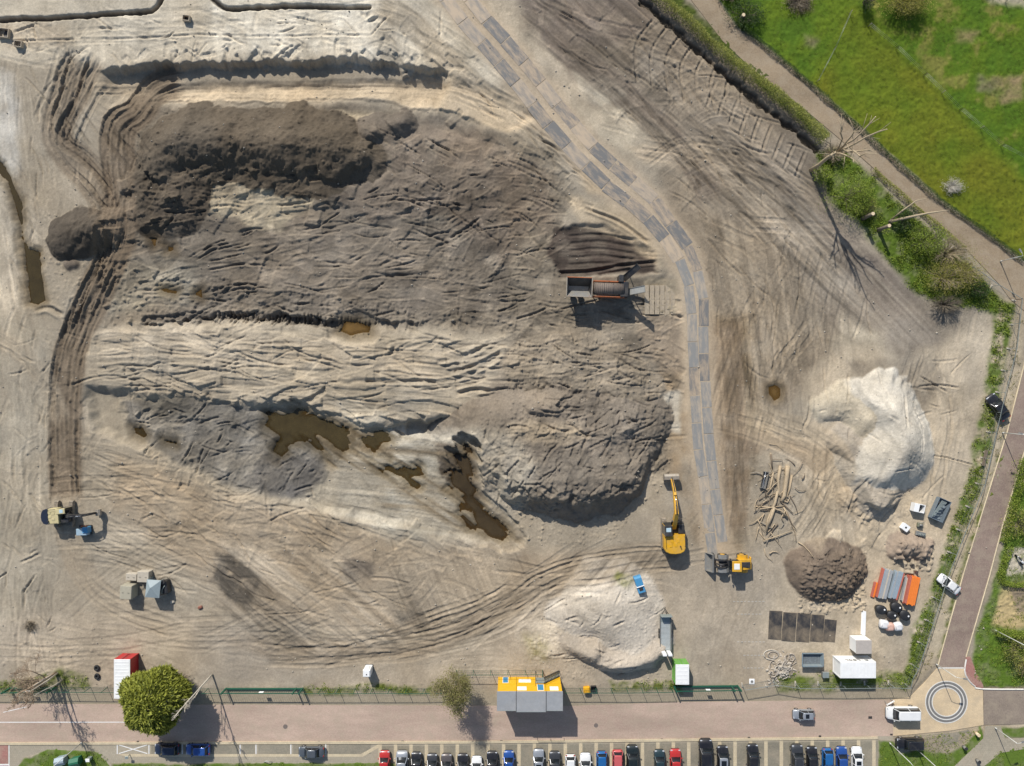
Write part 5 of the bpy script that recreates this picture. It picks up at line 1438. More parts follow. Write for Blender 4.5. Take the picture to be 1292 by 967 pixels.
# wheel loader
lp = G(921, 708.5)
root = empty('wheel_loader', (lp.x, lp.y, zat(921, 708)), math.radians(180)); tag(root, 'yellow wheel loader with grey bucket at the plate track end', 'wheel loader')
for x in (-1.55, 1.45):
    for y in (-1.02, 1.02):
        mb = MB(); mb.cyl((x,y,.72), (0,1,0), .72, .56, 22); wh = mb.build('wheel', M_TYRE, root)
        mb = MB(); mb.cyl((x,y*1.27,.72), (0,1,0), .38, .06, 14); mb.build('rim', M_YEL, wh)
mb = MB(); mb.loft([[(-2.75,-.7,1.0),(-2.75,.7,1.0),(-2.7,.7,1.9),(-2.7,-.7,1.9)],[(-1.6,-.8,.9),(-1.6,.8,.9),(-1.6,.78,2.15),(-1.6,-.78,2.15)],[(-.7,-.75,.9),(-.7,.75,.9),(-.7,.72,2.2),(-.7,-.72,2.2)]], smooth=False)
hood = mb.build('engine_hood', M_YEL, root)
mb = MB(); mb.box(-2.5,-.85,-.42,.42,2.08,2.2,.03); mb.build('grille', M_DARK, hood)
mb = MB(); mb.box(-2.95,-2.72,-1.0,1.0,.7,1.35,.08); mb.build('counterweight', M_YEL, root)
for x in (-1.55, 1.45):
    for y in (-1.05, 1.05):
        mb = MB(); mb.loft([[(x-.85,y-.33,1.2),(x-.85,y+.33,1.2),(x-.85,y+.33,1.28),(x-.85,y-.33,1.28)],[(x-.4,y-.33,1.55),(x-.4,y+.33,1.55),(x-.4,y+.33,1.63),(x-.4,y-.33,1.63)],[(x+.4,y-.33,1.55),(x+.4,y+.33,1.55),(x+.4,y+.33,1.63),(x+.4,y-.33,1.63)],[(x+.8,y-.33,1.25),(x+.8,y+.33,1.25),(x+.8,y+.33,1.33),(x+.8,y-.33,1.33)]], smooth=False); mb.build('fender', M_YEL if x < 0 else M_GREYM, root)
mb = MB(); mb.sideprism([(-.75,1.5),(.55,1.5),(.75,2.1),(.4,3.1),(-.7,3.12)], -.68, .68); cab = mb.build('cab', M_GLASS, root)
mb = MB(); mb.box(-.85,.62,-.82,.82,3.12,3.22,.05); rf = mb.build('cab_roof', M_YEL, root)
mb = MB(); mb.box(-.5,.35,-.45,.45,3.22,3.27,.02); mb.build('roof_panel', mat('white_panel', (.75,.74,.7), .5, var=.05), rf)
mb = MB(); mb.box(.4,1.9,-.45,.45,.55,1.35,.06); mb.build('front_frame', M_DARK, root)
for y in (-.55, .55):
    mb = MB(); mb.tube([(1.1,y,1.6),(2.0,y,1.75),(2.9,y,.85)], [.16,.18,.13], 6, smooth=False); mb.build('lift_arm', M_DARK, root)
    mb = MB(); mb.tube([(.9,y*.8,.9),(2.0,y*.8,1.45)], .085, 8); mb.build('lift_cylinder', M_CHROME, root)
mb = MB(); mb.tube([(.9,0,1.55),(1.9,0,2.05),(2.7,0,1.4)], [.1,.13,.1], 6); mb.build('tilt_linkage', M_DARK, root)
mb = MB(); mb.box(1.05,2.1,-.95,.95,1.3,1.4,.03); mb.build('front_guard', M_DARK, root)
mb = MB(); prof = [(2.75,.18),(2.72,1.05),(2.95,1.42),(3.2,1.52),(3.0,1.2),(2.9,.6),(3.1,.12),(4.0,.02),(4.0,-.02),(3.0,.0)]
mb.sideprism(prof, -1.4, 1.4)
for y in (-1.4, 1.36): mb.sideprism([(2.76,.1),(2.78,1.05),(3.2,1.5),(3.95,.04)], y, y+.04)
mb.build('bucket', M_GREYM, root)
for y in (-.9, .9):
    mb = MB(); mb.box(.6,.8,y-.14,y+.14,2.35,2.6,.03); mb.build('mirror', M_DARK, root)
# trommel screen
tp = G(750, 366.5)
root = empty('trommel_screen', (tp.x, tp.y, zat(750, 380)), math.radians(-2)); tag(root, 'orange framed drum screening machine with open feed hopper', 'trommel screen')
for y in (-1.1, 1.1):
    mb = MB(); mb.obox((-4.4,y,1.15), (5.0,y,1.15), .18, .35); mb.build('chassis_beam', M_ORANGE, root)
for x in (-3.4,-2.2,3.2):
    for y in (-1.05, 1.05):
        mb = MB(); mb.cyl((x,y,.5), (0,1,0), .5, .3, 18); mb.build('wheel', M_TYRE, root)
# hopper: four sloping plates
zt, zb = 3.75, 2.2
def slab(a, b, c, d, t=.06):
    a, b, c, d = map(Vector, (a, b, c, d)); n = (b-a).cross(d-a).normalized()*t
    m = MB(); m.add([a,b,c,d,a+n,b+n,c+n,d+n], [(3,2,1,0),(4,5,6,7),(0,1,5,4),(1,2,6,5),(2,3,7,6),(3,0,4,7)]); return m
slab((-4.6,1.45,zt),(-.75,1.45,zt),(-1.1,.35,zb),(-4.2,.35,zb)).build('hopper_plate', M_DARK, root)
slab((-.75,-1.45,zt),(-4.6,-1.45,zt),(-4.2,-.35,zb),(-1.1,-.35,zb)).build('hopper_plate', M_GREYM, root)
slab((-4.6,-1.45,zt),(-4.6,1.45,zt),(-4.2,.35,zb),(-4.2,-.35,zb)).build('hopper_plate', M_GREYM, root)
slab((-.75,1.45,zt),(-.75,-1.45,zt),(-1.1,-.35,zb),(-1.1,.35,zb)).build('hopper_plate', M_DARK, root)
mb = MB(); mb.box(-4.2,-1.1,-.36,.36,zb-.15,zb,.02); mb.build('feed_belt', M_STEEL, root)
mb = MB()
for a, b in (((-4.62,-1.47),(-.73,-1.47)),((-4.62,1.47),(-.73,1.47)),((-4.62,-1.47),(-4.62,1.47)),((-.73,-1.47),(-.73,1.47))):
    m2 = MB(); m2.obox((a[0],a[1],zt+.04),(b[0],b[1],zt+.04), .12,.1); m2.build('hopper_rim', M_ORANGE if a[1] > 0 and b[1] > 0 else M_STEEL, root)
for x in (-4.2,-1.1):
    for y in (-1.1,1.1):
        mb = MB(); mb.obox((x,y,1.3),(x,y*1.25,zt-.1), .14,.14); mb.build('hopper_leg', M_ORANGE, root)
# drum and rings
mb = MB(); mb.cyl((1.9,0,2.55),(1,0,0), .95, 4.6, 28); dr = mb.build('drum', mat('drum_steel', (.15,.12,.10), .75, .1, var=.2, scale=3, dirt=(.26,.20,.14), dirt_amt=.4), root)
for i in range(16):
    x = -.25+i*.288
    mb = MB(); mb.cyl((x,0,2.55),(1,0,0), .985, .07, 28); mb.build('drum_hoop', M_DARK if i % 5 == 0 else mat('hoop_steel', (.12,.10,.085), .75, .1, var=.2, scale=3), dr)
for y in (-1.2,1.2):
    mb = MB(); mb.box(-.4,4.3,y-.06,y+.06,1.3,2.3,.02); mb.build('side_panel', M_ORANGE, root)
    mb = MB(); mb.obox((-.4,y,2.95),(4.4,y,2.85), .1,.1); mb.build('top_rail', M_ORANGE, root)
    for x in (-.3,2.0,4.3):
        mb = MB(); mb.obox((x,y,2.2),(x,y,3.0), .1,.1); mb.build('post', M_ORANGE, root)
mb = MB(); mb.box(3.7,5.0,-1.2,1.15,1.3,3.1,.1); mb.build('engine_box', M_DARK, root)
mb = MB(); mb.box(3.4,4.2,1.0,2.2,1.2,3.3,.12); mb.build('engine_box', M_DARK, root)
# two rising conveyors
def conveyor(a, b, w, m_belt, m_fr, name='conveyor'):
    mb = MB(); mb.obox(a, b, w, .12); c = mb.build(name, m_belt, root)
    a = Vector(a); b = Vector(b); d = (b-a).normalized(); s = d.cross(Vector((0,0,1))).normalized()
    for k in (-1, 1):
        mb = MB(); mb.obox(a+s*k*(w/2+.04), b+s*k*(w/2+.04), .08, .28); mb.build('side_rail', m_fr, c)
conveyor((4.6,-.35,1.5),(7.2,-.05,4.6), .9, mat('grey_belt', (.30,.30,.28), .8, var=.15, scale=3), M_GREYM)
conveyor((4.3,1.7,1.8),(6.3,3.5,4.0), .8, M_DARK, M_DARK)
mb = MB(); mb.obox((5.9,-.1,.1),(6.3,-.1,3.4), .1,.1); mb.build('prop', M_DARK, root)
mb = MB(); mb.obox((5.4,2.7,.1),(5.5,2.7,3.0), .1,.1); mb.build('prop', M_DARK, root)
# ------------------------------------------------------------------ cabins, containers, skips, stores
def shell(c, lo=-.15, hi=.6): return c
M_WHITEM = mat('white_sheet_metal', (.78, .78, .76), .45, var=.05, scale=1.2, dirt=(.4,.36,.3), dirt_amt=.18)
M_REDM = mat('red_sheet_metal', (.42, .028, .03), .45, var=.1, scale=1.2)
M_GREENM = mat('green_sheet_metal', (.10, .30, .06), .5, var=.1)
M_DGREEN = mat('fence_green', (.012, .085, .05), .5, var=.15, scale=3)
M_GALV = mat('galvanised', (.30, .34, .32), .5, .4, var=.12, scale=3)
M_CABY = mat('cabin_yellow', (.72, .40, .012), .5, var=.06, scale=1.2)
M_ROOFG = mat('grey_felt_roof', (.27, .28, .29), .85, var=.14, scale=1.0, dirt=(.36,.34,.31), dirt_amt=.3)
M_BLUEW = mat('blue_shutter', (.03, .20, .38), .4, var=.08)
M_WWIN = mat('white_panel2', (.80, .80, .78), .5, var=.04)
def root_at(name, px, py, z, deg, label, cat, group=None):
    p = W(px, py, z); x = CX+p.x*PPM; y = CY-p.y*PPM
    r = empty(name, (p.x, p.y, zat(x, y)), math.radians(deg)); tag(r, label, cat, group); return r
def corrugated(L, Wd, z0, z1, m, root, pitch=.28, d=.04, name='wall'):
    def wall(a, b):
        a = Vector(a); b = Vector(b); e = (b-a); n = Vector((e.y, -e.x)).normalized(); ln = e.length; k = max(2, int(ln/pitch))
        pts = []
        for i in range(k):
            for f, o in ((0,0),(.3,0),(.5,-d),(.8,-d)):
                q = a+e*((i+f)/k)+n*o; pts.append(q)
        pts.append(b)
        mb = MB(); vs = [(p.x,p.y,z0) for p in pts]+[(p.x,p.y,z1) for p in pts]; m_ = len(pts)
        mb.add(vs, [(i,i+1,m_+i+1,m_+i) for i in range(m_-1)]); mb.build(name, m, root)
    x, y = L/2, Wd/2
    wall((-x,-y),(x,-y)); wall((x,-y),(x,y)); wall((x,y),(-x,y)); wall((-x,y),(-x,-y))
def container(px, py, z, deg, L, Wd, H, wm, rm, label, cat='container', name='container', frame=None, roof_ribs=True):
    r = root_at(name, px, py, z, deg, label, cat)
    corrugated(L-.12, Wd-.12, .12, H-.06, wm, r)
    mb = MB(); mb.box(-L/2+.02, L/2-.02, -Wd/2+.02, Wd/2-.02, .02, .14, .0); mb.build('floor_frame', frame or wm, r)
    mb = MB(); mb.box(-L/2, L/2, -Wd/2, Wd/2, H-.08, H, .03); ro = mb.build('roof', rm, r)
    if roof_ribs:
        n = int(L/.55)
        for i in range(n):
            x = -L/2+.35+i*(L-.7)/(n-1)
            mb = MB(); mb.box(x-.07, x+.07, -Wd/2+.18, Wd/2-.18, H-.005, H+.018, .01); mb.build('roof_rib', rm, ro)
    for x in (-L/2+.05, L/2-.05):
        for y in (-Wd/2+.05, Wd/2-.05):
            mb = MB(); mb.box(x-.07, x+.07, y-.07, y+.07, 0, H-.085, .0); mb.build('corner_post', frame or wm, r)
    for s in (-1, 1):
        mb = MB(); mb.box(L/2-.03, L/2+.015, s*Wd/4-Wd/4+.08, s*Wd/4+Wd/4-.08, .16, H-.12, .0); d = mb.build('door', wm, r)
        mb = MB(); mb.tube([(L/2+.05, s*.25, .25),(L/2+.05, s*.25, H-.2)], .02, 6); mb.build('lock_bar', M_GALV, d)
    return r
container(154, 857, 2.6, 90, 6.06, 2.5, 2.6, M_REDM, M_WHITEM, 'red shipping container with white roof beside the evergreen tree')
mb = MB()
container(861, 851.5, 2.5, 90, 3.1, 2.1, 2.5, mat('green_container_wall', (.14,.34,.07), .5, var=.12), M_WHITEM, 'small green container with white roof next to the gate')
# big white cabin with dark lettering, small cabin, white beam
r = container(1083, 846, 2.7, 0, 5.5, 2.5, 2.7, M_WHITEM, M_WHITEM, 'large white site container with dark lettering on its long side')
def letter(parent, glyphs, x0, z0, y, h, m, pitch):
    """block capitals made of bars on a wall that faces +y, read from outside"""
    G5 = {'A':'01110100011000111111100011000110001','B':'11110100011000111110100011000111110','O':'01110100011000110001100011000101110','L':'10000100001000010000100001000011111','R':'11110100011000111110101001001010001','T':'11111001000010000100001000010000100','-':'00000000000000011111000000000000000',' ':'0'*35}
    for i, c in enumerate(glyphs):
        b = G5[c]; u = h/7; mb = MB(); any_ = False
        for q in range(35):
            if b[q] == '1':
                row, col_ = divmod(q, 5); any_ = True
                xx = x0-(i*pitch+col_*u); zz = z0+h-(row+1)*u
                mb.box(xx-u, xx, y, y+.012, zz, zz+u)
        if any_: o = mb.build('letter', m, parent); o['kind'] = 'stuff'
letter(r, 'A LBOL', 1.9, 1.55, 1.255, .55, M_DARK, .62)
r = root_at('site_cabin', 1090.5, 817, 2.4, 0, 'small cabin with pale front between white container and white beam', 'cabin')
mb = MB(); mb.box(-1.15,1.15,-1.0,1.0,.1,2.3,.04); mb.build('wall', mat('greige_panel', (.46,.42,.38), .6, var=.06), r)
mb = MB(); mb.box(-1.2,1.2,-1.05,1.05,2.3,2.4,.03); mb.build('roof', mat('taupe_roof', (.40,.36,.32), .7, var=.1), r)
mb = MB(); mb.box(-1.16,-.98,-1.02,1.02,.12,2.28,.02); mb.build('front_panel', M_WWIN, r)
mb = MB(); mb.box(-1.14,1.14,1.0,1.03,.12,2.28,.01); mb.build('front_panel', M_WWIN, r)
mb = MB(); mb.box(-.4,.4,1.03,1.05,.2,2.1,.01); mb.build('door', M_WWIN, r)
for x in (-1.0,1.0):
    mb = MB(); mb.box(x-.1,x+.1,-.9,.9,0,.1); mb.build('skid', M_GALV, r)
r = root_at('roller_shelter', 1090.5, 787, .5, 88, 'long white beam lying north of the small pale cabin', 'beam')
mb = MB(); mb.box(-1.9,1.9,-.06,.06,.0,.5,.01); mb.build('web', M_WWIN, r)
mb = MB(); mb.box(-1.9,1.9,-.24,.24,.48,.54,.01); mb.build('flange', M_WWIN, r)
mb = MB(); mb.box(-1.9,1.9,-.24,.24,-.03,.03,.01); mb.build('flange', M_WWIN, r)
r.name = 'steel_beam'
# yellow cabins, two storeys
r = empty('site_office', G(667.5, 865.2, 0), 0); tag(r, 'two storey yellow site cabins with grey roof by the road', 'site cabin')
for st in (0, 1):
    z = st*2.7
    for i, (x0, x1) in enumerate(((-4.85,-2.05),(-2.0,2.4),(2.45,4.85))):
        mb = MB(); mb.box(x0, x1, -1.38, 1.38, z+.05, z+2.62, .03); cb = mb.build('cabin_module', M_CABY, r)
        for x in (x0+.06, x1-.06):
            mb = MB(); mb.box(x-.06, x+.06, 1.37, 1.42, z+.06, z+2.66); mb.build('corner_post', M_CABY, cb)
        mb = MB(); mb.box(x0, x1, -1.42, 1.42, z+2.62, z+2.70, .0); mb.build('roof_edge', M_GALV if st else M_CABY, cb)
wins = [(0,-3.7,.75,.9,2.0,M_BLUEW,'door'),(0,-.7,1.75,1.15,1.05,M_WWIN,'window'),(1,-1.2,1.3,1.1,1.15,M_WWIN,'window'),(1,1.65,.85,.55,2.0,M_BLUEW,'door'),(1,3.7,1.15,1.05,1.2,M_WWIN,'window')]
for st, xc, wd, zz, hh, m, nm in wins:
    z = st*2.7
    zz = .25 if nm == 'door' else 1.0
    mb = MB(); mb.box(xc-wd/2-.07, xc+wd/2+.07, 1.375, 1.41, z+zz-.06, z+zz+hh+.06, .0); f = mb.build(nm, M_WWIN, r)
    mb = MB(); mb.box(xc-wd/2, xc+wd/2, 1.39, 1.43, z+zz, z+zz+hh, .0); mb.build('shutter' if nm == 'window' else 'leaf', m, f)
mb = MB(); mb.box(-4.95,-2.07,-1.45,1.45,5.405,5.47,.02); mb.build('roof', M_ROOFG, r)
mb = MB(); mb.box(-2.05,2.42,-1.62,1.45,5.405,5.49,.02); mb.build('roof', M_ROOFG, r)
mb = MB(); mb.box(2.44,4.95,-1.45,1.45,5.405,5.47,.02); mb.build('roof', M_ROOFG, r)
for x0, x1, y in ((-4.95,-2.05,-1.45),(-2.05,2.42,-1.62),(2.42,4.95,-1.45)):
    mb = MB(); mb.obox((x0,y,5.48),(x1,y,5.48), .06,.06); mb.build('roof_trim', M_GALV, r)
for x in (-2.06, 2.43):
    mb = MB(); mb.obox((x,-1.6,5.5),(x,1.5,5.5), .07,.05); mb.build('roof_seam', M_DARK, r)
# outside stair up to the upper door, along the north wall
for y in (1.55, 2.35):
    mb = MB(); mb.obox((4.75,y,.05),(2.2,y,2.75), .07,.25); mb.build('stair_stringer', M_DARK, r)
for i in range(11):
    t = (i+.5)/11; mb = MB(); mb.box(4.75-2.55*t-.14, 4.75-2.55*t+.14, 1.58, 2.32, 2.7*t-.02, 2.7*t+.02); mb.build('stair_tread', M_GALV, r)
mb = MB(); mb.box(.9,2.3,1.5,2.4,2.66,2.72,.0); mb.build('landing', M_GALV, r)
for a, b in (((4.75,2.38,1.0),(2.3,2.38,3.7)),((2.3,2.38,3.7),(.9,2.38,3.7)),((.9,1.5,3.7),(.9,2.38,3.7))):
    mb = MB(); mb.tube([a, b], .03, 6); mb.build('handrail', M_DARK, r)
for x, zz in ((.92,2.7),(2.28,2.7),(4.7,.1)):
    mb = MB(); mb.tube([(x,2.38,zz-.0),(x,2.38,zz+1.0)], .03, 6); mb.build('handrail_post', M_DARK, r)
for x in (1.0,2.2):
    mb = MB(); mb.obox((x,2.3,0),(x,2.3,2.66), .08,.08); mb.build('landing_leg', M_DARK, r)
# portable toilets and little stores
def toilet(px, py, m, mr, label, s=1.12, h=2.25, deg=0):
    r = root_at('portable_toilet', px, py, h, deg, label, 'toilet')
    mb = MB(); mb.box(-s/2, s/2, -s/2, s/2, .12, h-.2, .05); mb.build('wall', m, r)
    mb = MB(); mb.loft([[(-s/2-.03,-s/2-.03,h-.2),(s/2+.03,-s/2-.03,h-.2),(s/2+.03,s/2+.03,h-.2),(-s/2-.03,s/2+.03,h-.2)],[(-s*.4,-s*.4,h),(s*.4,-s*.4,h),(s*.4,s*.4,h),(-s*.4,s*.4,h)]], smooth=False); ro = mb.build('roof', mr, r)
    mb = MB(); mb.cyl((0,-.1,h+.03),(0,0,1), .08,.1,10); mb.build('vent', M_DARK, ro)
    mb = MB(); mb.box(-.34,.34,s/2,s/2+.03,.2,h-.35,.01); d = mb.build('door', mr, r)
    mb = MB(); mb.box(.22,.28,s/2+.03,s/2+.06,1.0,1.2); mb.build('door_handle', M_DARK, d)
    mb = MB(); mb.box(-s/2-.05,s/2+.05,-s/2-.05,s/2+.05,0,.13,.02); mb.build('base', M_DARK, r)
toilet(462.3, 850.5, M_WHITEM, M_WHITEM, 'white portable toilet standing alone north of the green fence')
# blue generator, yellow pallet box, black crate, blue tank
r = root_at('generator', 806.5, 737, 1.3, -72, 'bright blue canopied generator on the yard beside the rubble heap', 'generator')
M_GB = mat('generator_blue', (.05,.24,.44), .4, var=.08, dirt=(.4,.35,.28), dirt_amt=.15)
mb = MB(); mb.loft([[(-1.35,-.58,.25),(-1.35,.58,.25),(-1.35,.58,1.0),(-1.35,-.58,1.0)],[(-1.1,-.6,.25),(-1.1,.6,.25),(-1.1,.55,1.3),(-1.1,-.55,1.3)],[(.1,-.6,.25),(.1,.6,.25),(.1,.55,1.32),(.1,-.55,1.32)]], smooth=False); mb.build('canopy', M_GB, r)
mb = MB(); mb.box(.14,.28,-.62,.62,.25,1.36,.02); mb.build('white_band', M_WWIN, r)
mb = MB(); mb.box(.30,1.3,-.58,.58,.25,1.15,.05); e = mb.build('engine_cover', M_GB, r)
mb = MB(); mb.box(.45,.95,-.3,.3,1.14,1.18,.01); mb.build('louvre', M_DARK, e)
for x in (-.8,.8):
    mb = MB(); mb.cyl((x,0,.22),(0,1,0), .22, 1.15, 12); mb.build('wheel_pair', M_TYRE, r)
r = root_at('pallet_box', 740.5, 871.5, .8, 5, 'yellow grit bin just north of the green fence', 'bin')
mb = MB(); mb.loft([[(-.42,-.4,0),(.42,-.4,0),(.42,.4,0),(-.42,.4,0)],[(-.5,-.48,.65),(.5,-.48,.65),(.5,.48,.65),(-.5,.48,.65)]], smooth=False); mb.build('body', mat('grit_yellow', (.65,.33,.01), .5, var=.1), r)
mb = MB(); mb.loft([[(-.54,-.52,.65),(.54,-.52,.65),(.54,.52,.65),(-.54,.52,.65)],[(-.3,-.4,.9),(.3,-.4,.9),(.3,.4,.9),(-.3,.4,.9)]], smooth=False); mb.build('lid', mat('grit_yellow', (.65,.33,.01)), r)
r.name = 'grit_bin'
r = root_at('storage_crate', 749, 869.5, .5, 3, 'black plastic crate right of the yellow grit bin', 'crate')
mb = MB(); mb.box(-.42,.42,-.36,.36,0,.05); mb.build('crate_floor', M_BLACKP, r)
for a in ((-.42,.42,-.36,-.32),(-.42,.42,.32,.36),(-.42,-.38,-.318,.318),(.38,.42,-.318,.318)):
    mb = MB(); mb.box(*a,.052,.55); mb.build('crate_side', M_BLACKP, r)
r = root_at('water_tank', 103.5, 671.5, 1.1, 2, 'light blue tank with dark engine below the cream excavator', 'tank')
mb = MB(); mb.box(-.95,.75,-.55,.5,.2,1.1,.06); mb.build('tank_body', mat('pale_blue_tank', (.30,.42,.50), .4, var=.08, dirt=(.4,.35,.28), dirt_amt=.3), r)
mb = MB(); mb.box(.1,.95,-.2,.75,.2,1.25,.06); mb.build('engine_box', M_GB, r)
for x in (-.2,.15,.5):
    mb = MB(); mb.tube([(x,.78,.2),(x+.03,.8,1.0),(x+.1,.95,1.05)], .06, 8); mb.build('hose_stub', M_ORANGE, r)
mb = MB(); mb.box(-1.0,1.0,-.6,.9,.02,.2,.02); mb.build('skid', M_DARK, r)
# plant trailer with raised ramps
r = root_at('plant_trailer', 839, 798, .7, 90, 'grey flat plant trailer with raised ramps on the yard', 'trailer')
mb = MB(); mb.box(-2.7,2.9,-.82,.82,.55,.68,.02); mb.build('bed', M_GALV, r)
for i in range(5):
    x = -2.6+i*.86; mb = MB(); mb.box(x,x+.83,-.72,.72,.68,.70,.0); mb.build('deck_plate', mat('pale_deck', (.40,.43,.42), .55, .2, var=.15, scale=2, dirt=(.35,.31,.25), dirt_amt=.3), r)
for y in (-.84,.84):
    mb = MB(); mb.box(-2.7,2.9,y-.04,y+.04,.5,.92,.0); mb.build('side_rail', M_GREYM, r)
    for x in (-.55,.25):
        mb = MB(); mb.cyl((x,y*1.12,.33),(0,1,0), .33,.2,16); mb.build('wheel', M_TYRE, r)
    mb = MB(); mb.box(-3.0,-2.72,y*.5-.3,y*.5+.3,.62,2.35,.0); mb.build('ramp', M_WHITEM, r)
mb = MB(); mb.box(2.82,2.96,-.86,.86,.72,1.9,.02); mb.build('headboard', M_GALV, r)
mb = MB(); mb.tube([(2.9,-.5,.5),(3.7,0,.48)], .05, 6); mb.build('drawbar', M_DARK, r)
mb = MB(); mb.tube([(2.9,.5,.5),(3.7,0,.48),(3.95,0,.5)], .05, 6); mb.build('drawbar', M_DARK, r)
mb = MB(); mb.cyl((3.6,.0,.3),(0,0,1), .05,.6,8); mb.build('jockey_wheel', M_DARK, r)
# open skip, small box, hose heap
r = root_at('skip', 1025.5, 833, 1.1, 0, 'open blue grey skip beside the large white container', 'skip')
M_SKIP = mat('skip_grey', (.20,.25,.27), .5, .1, var=.12, dirt=(.3,.26,.2), dirt_amt=.35)
def trap(a, b, m, nm): 
    mb = MB(); mb.add(list(a)+list(b), [(0,1,2,3),(7,6,5,4),(0,4,5,1),(1,5,6,2),(2,6,7,3),(3,7,4,0)]); mb.build(nm, m, r)
def wallp(p, q, t):   # p,q bottom corners then top corners
    (a, b), (c, d) = p, q; t = Vector(t)
    a, b, c, d = map(Vector, (a, b, c, d))
    trap([a, b, d, c], [a+t, b+t, d+t, c+t], M_SKIP, 'side_plate')
wallp(((-1.2,-.75,.1),(1.2,-.75,.1)),((-1.6,-.98,1.1),(1.6,-.98,1.1)),(0,.05,0))
wallp(((1.2,.75,.1),(-1.2,.75,.1)),((1.6,.98,1.1),(-1.6,.98,1.1)),(0,-.05,0))
wallp(((1.2,-.7,.1),(1.2,.7,.1)),((1.6,-.93,1.1),(1.6,.93,1.1)),(-.05,0,0))
wallp(((-1.2,.7,.1),(-1.2,-.7,.1)),((-1.6,.93,1.1),(-1.6,-.93,1.1)),(.05,0,0))
mb = MB(); mb.box(-1.2,1.2,-.75,.75,.04,.1); mb.build('floor', M_DARK, r)
mb = MB(); mb.box(-1.36,1.36,-.8,.8,.55,.62,.01); mb.build('rubble_fill', mat('skip_fill', (.14,.16,.17), .8, var=.4, scale=3), r)
for a, b in (((-1.66,-1.02),(1.66,-1.02)),((-1.66,1.02),(1.66,1.02)),((-1.63,-1.0),(-1.63,1.0)),((1.63,-1.0),(1.63,1.0))):
    mb = MB(); mb.obox((*a,1.12),(*b,1.12), .16,.08); mb.build('rim', M_SKIP, r)
r = root_at('utility_box', 1042, 852, .8, 0, 'small dark grey cabinet below the open skip', 'cabinet')
mb = MB(); mb.box(-.45,.45,-.4,.4,0,.85,.04); mb.build('body', M_GREYM, r); mb = MB(); mb.box(-.5,.5,-.45,.45,.85,.92,.03); mb.build('lid', M_GALV, r)
# coiled hoses
M_HOSE = mat('sandy_hose', (.36,.31,.25), .8, var=.3, scale=2)
rr_ = random.Random(5)
for i in range(16):
    x = 974+rr_.uniform(0,26) if i > 1 else 973+i*2; y = (826 if i < 2 else 834+rr_.uniform(-8,26)); rad = rr_.uniform(.35,.8) if i > 1 else .95-.3*i
    a0 = rr_.uniform(0,6.28); span = rr_.uniform(2.2,6.6) if i > 1 else 6.1
    e = rr_.uniform(.6,1.5); z0 = zat(x,y)+.06+.05*(i % 5)
    pts = [Vector((rad*e*math.cos(a0+span*k/20), rad/e*math.sin(a0+span*k/20), .05*math.sin(k*.7))) for k in range(21)]
    mb = MB(); mb.tube(pts, .055+.03*rr_.random(), 6); o = mb.build('hose', M_HOSE if i % 3 else mat('pale_hose', (.46,.42,.35), .8, var=.2), None)
    o.location = G(x,y,z0); tag(o, ['largest ring of hose at the top of the tangled hose pile','inner ring of hose at the top of the tangled hose pile'][i] if i < 2 else 'loose curl of sandy hose in the tangled pile left of the skip', 'hose', 'tangled hoses left of the skip')
r = empty('debris_pile', G(988, 845)); tag(r, 'pile of broken concrete bits and pipe pieces left of the skip', 'debris pile')
mb = MB()
for i in range(170):
    x = 987+rr_.gauss(0, 7.5); y = 845+rr_.gauss(0, 8); q = G(x, y, zat(x, y))-r.location; e = rr_.uniform(.08,.26)
    mb.box(-e, e, -e*.6, e*.6, -.05, e*.7, e*.2, M=Matrix.Translation(q) @ Matrix.Rotation(rr_.uniform(0,6.3), 4, 'Z') @ Matrix.Rotation(rr_.gauss(0,.5), 4, 'X'))
o = mb.build('rubble', mat('mixed_rubble', (.42,.37,.30), .85, var=.45, scale=3), r); o['kind'] = 'stuff'
r = empty('cable_drum_lid', G(948.5,860,.0)); tag(r, 'white square plate with dark centre hole near the fence', 'plate')
mb = MB(); p = .42; mb.box(-p,p,-p,p,zat(948,860)+.02,zat(948,860)+.1,.02); mb.build('plate', M_WWIN, r)
mb = MB(); mb.cyl((0,0,zat(948,860)+.11),(0,0,1), .22,.03,16); mb.build('hole', M_GREYM, r)
# pipe and formwork stacks
def stack(px, py, deg, L, n, layers, rad, m, label, name='pipe_stack', square=True, mats=None):
    r = root_at(name, px, py, layers*rad*2, deg, label, 'stack')
    k = 0
    for l in range(layers):
        for i in range(n):
            y = (i-(n-1)/2)*rad*2.05; z = rad+l*rad*2.02+.05
            mb = MB(); dl = rr_.uniform(-.12,.12)
            if square: mb.box(-L/2+dl, L/2+dl, y-rad, y+rad, z-rad, z+rad, .02)
            else: mb.tube([(-L/2+dl,y,z),(L/2+dl,y,z)], rad, 10)
            mm = mats[k % len(mats)] if mats else m; k += 1
            mb.build('beam' if square else 'pipe', mm, r)
    for x in (-L*.3, L*.3):
        mb = MB(); mb.box(x-.06,x+.06,-n*rad*1.03,n*rad*1.03,-.04,.05); mb.build('bearer', M_TIMB, r)
    return r
M_PG = mat('grey_formwork', (.34,.36,.37), .55, .2, var=.12, scale=2, dirt=(.45,.41,.34), dirt_amt=.4)
M_PB = mat('blue_grey_formwork', (.30,.36,.40), .55, .2, var=.12, scale=2)
M_PT = mat('tan_formwork', (.48,.42,.33), .7, var=.12, scale=2)
M_PR = mat('red_edge', (.42,.12,.08), .6, var=.15)
M_PO = mat('orange_formwork', (.72,.19,.03), .5, var=.1, scale=2)
stack(1116.5, 737, 76, 4.6, 7, 3, .11, None, 'left stack of grey and tan formwork beams near the brown heap', 'beam_stack', mats=[M_PG,M_PG,M_PT,M_PG,M_PG,M_PB,M_PR])
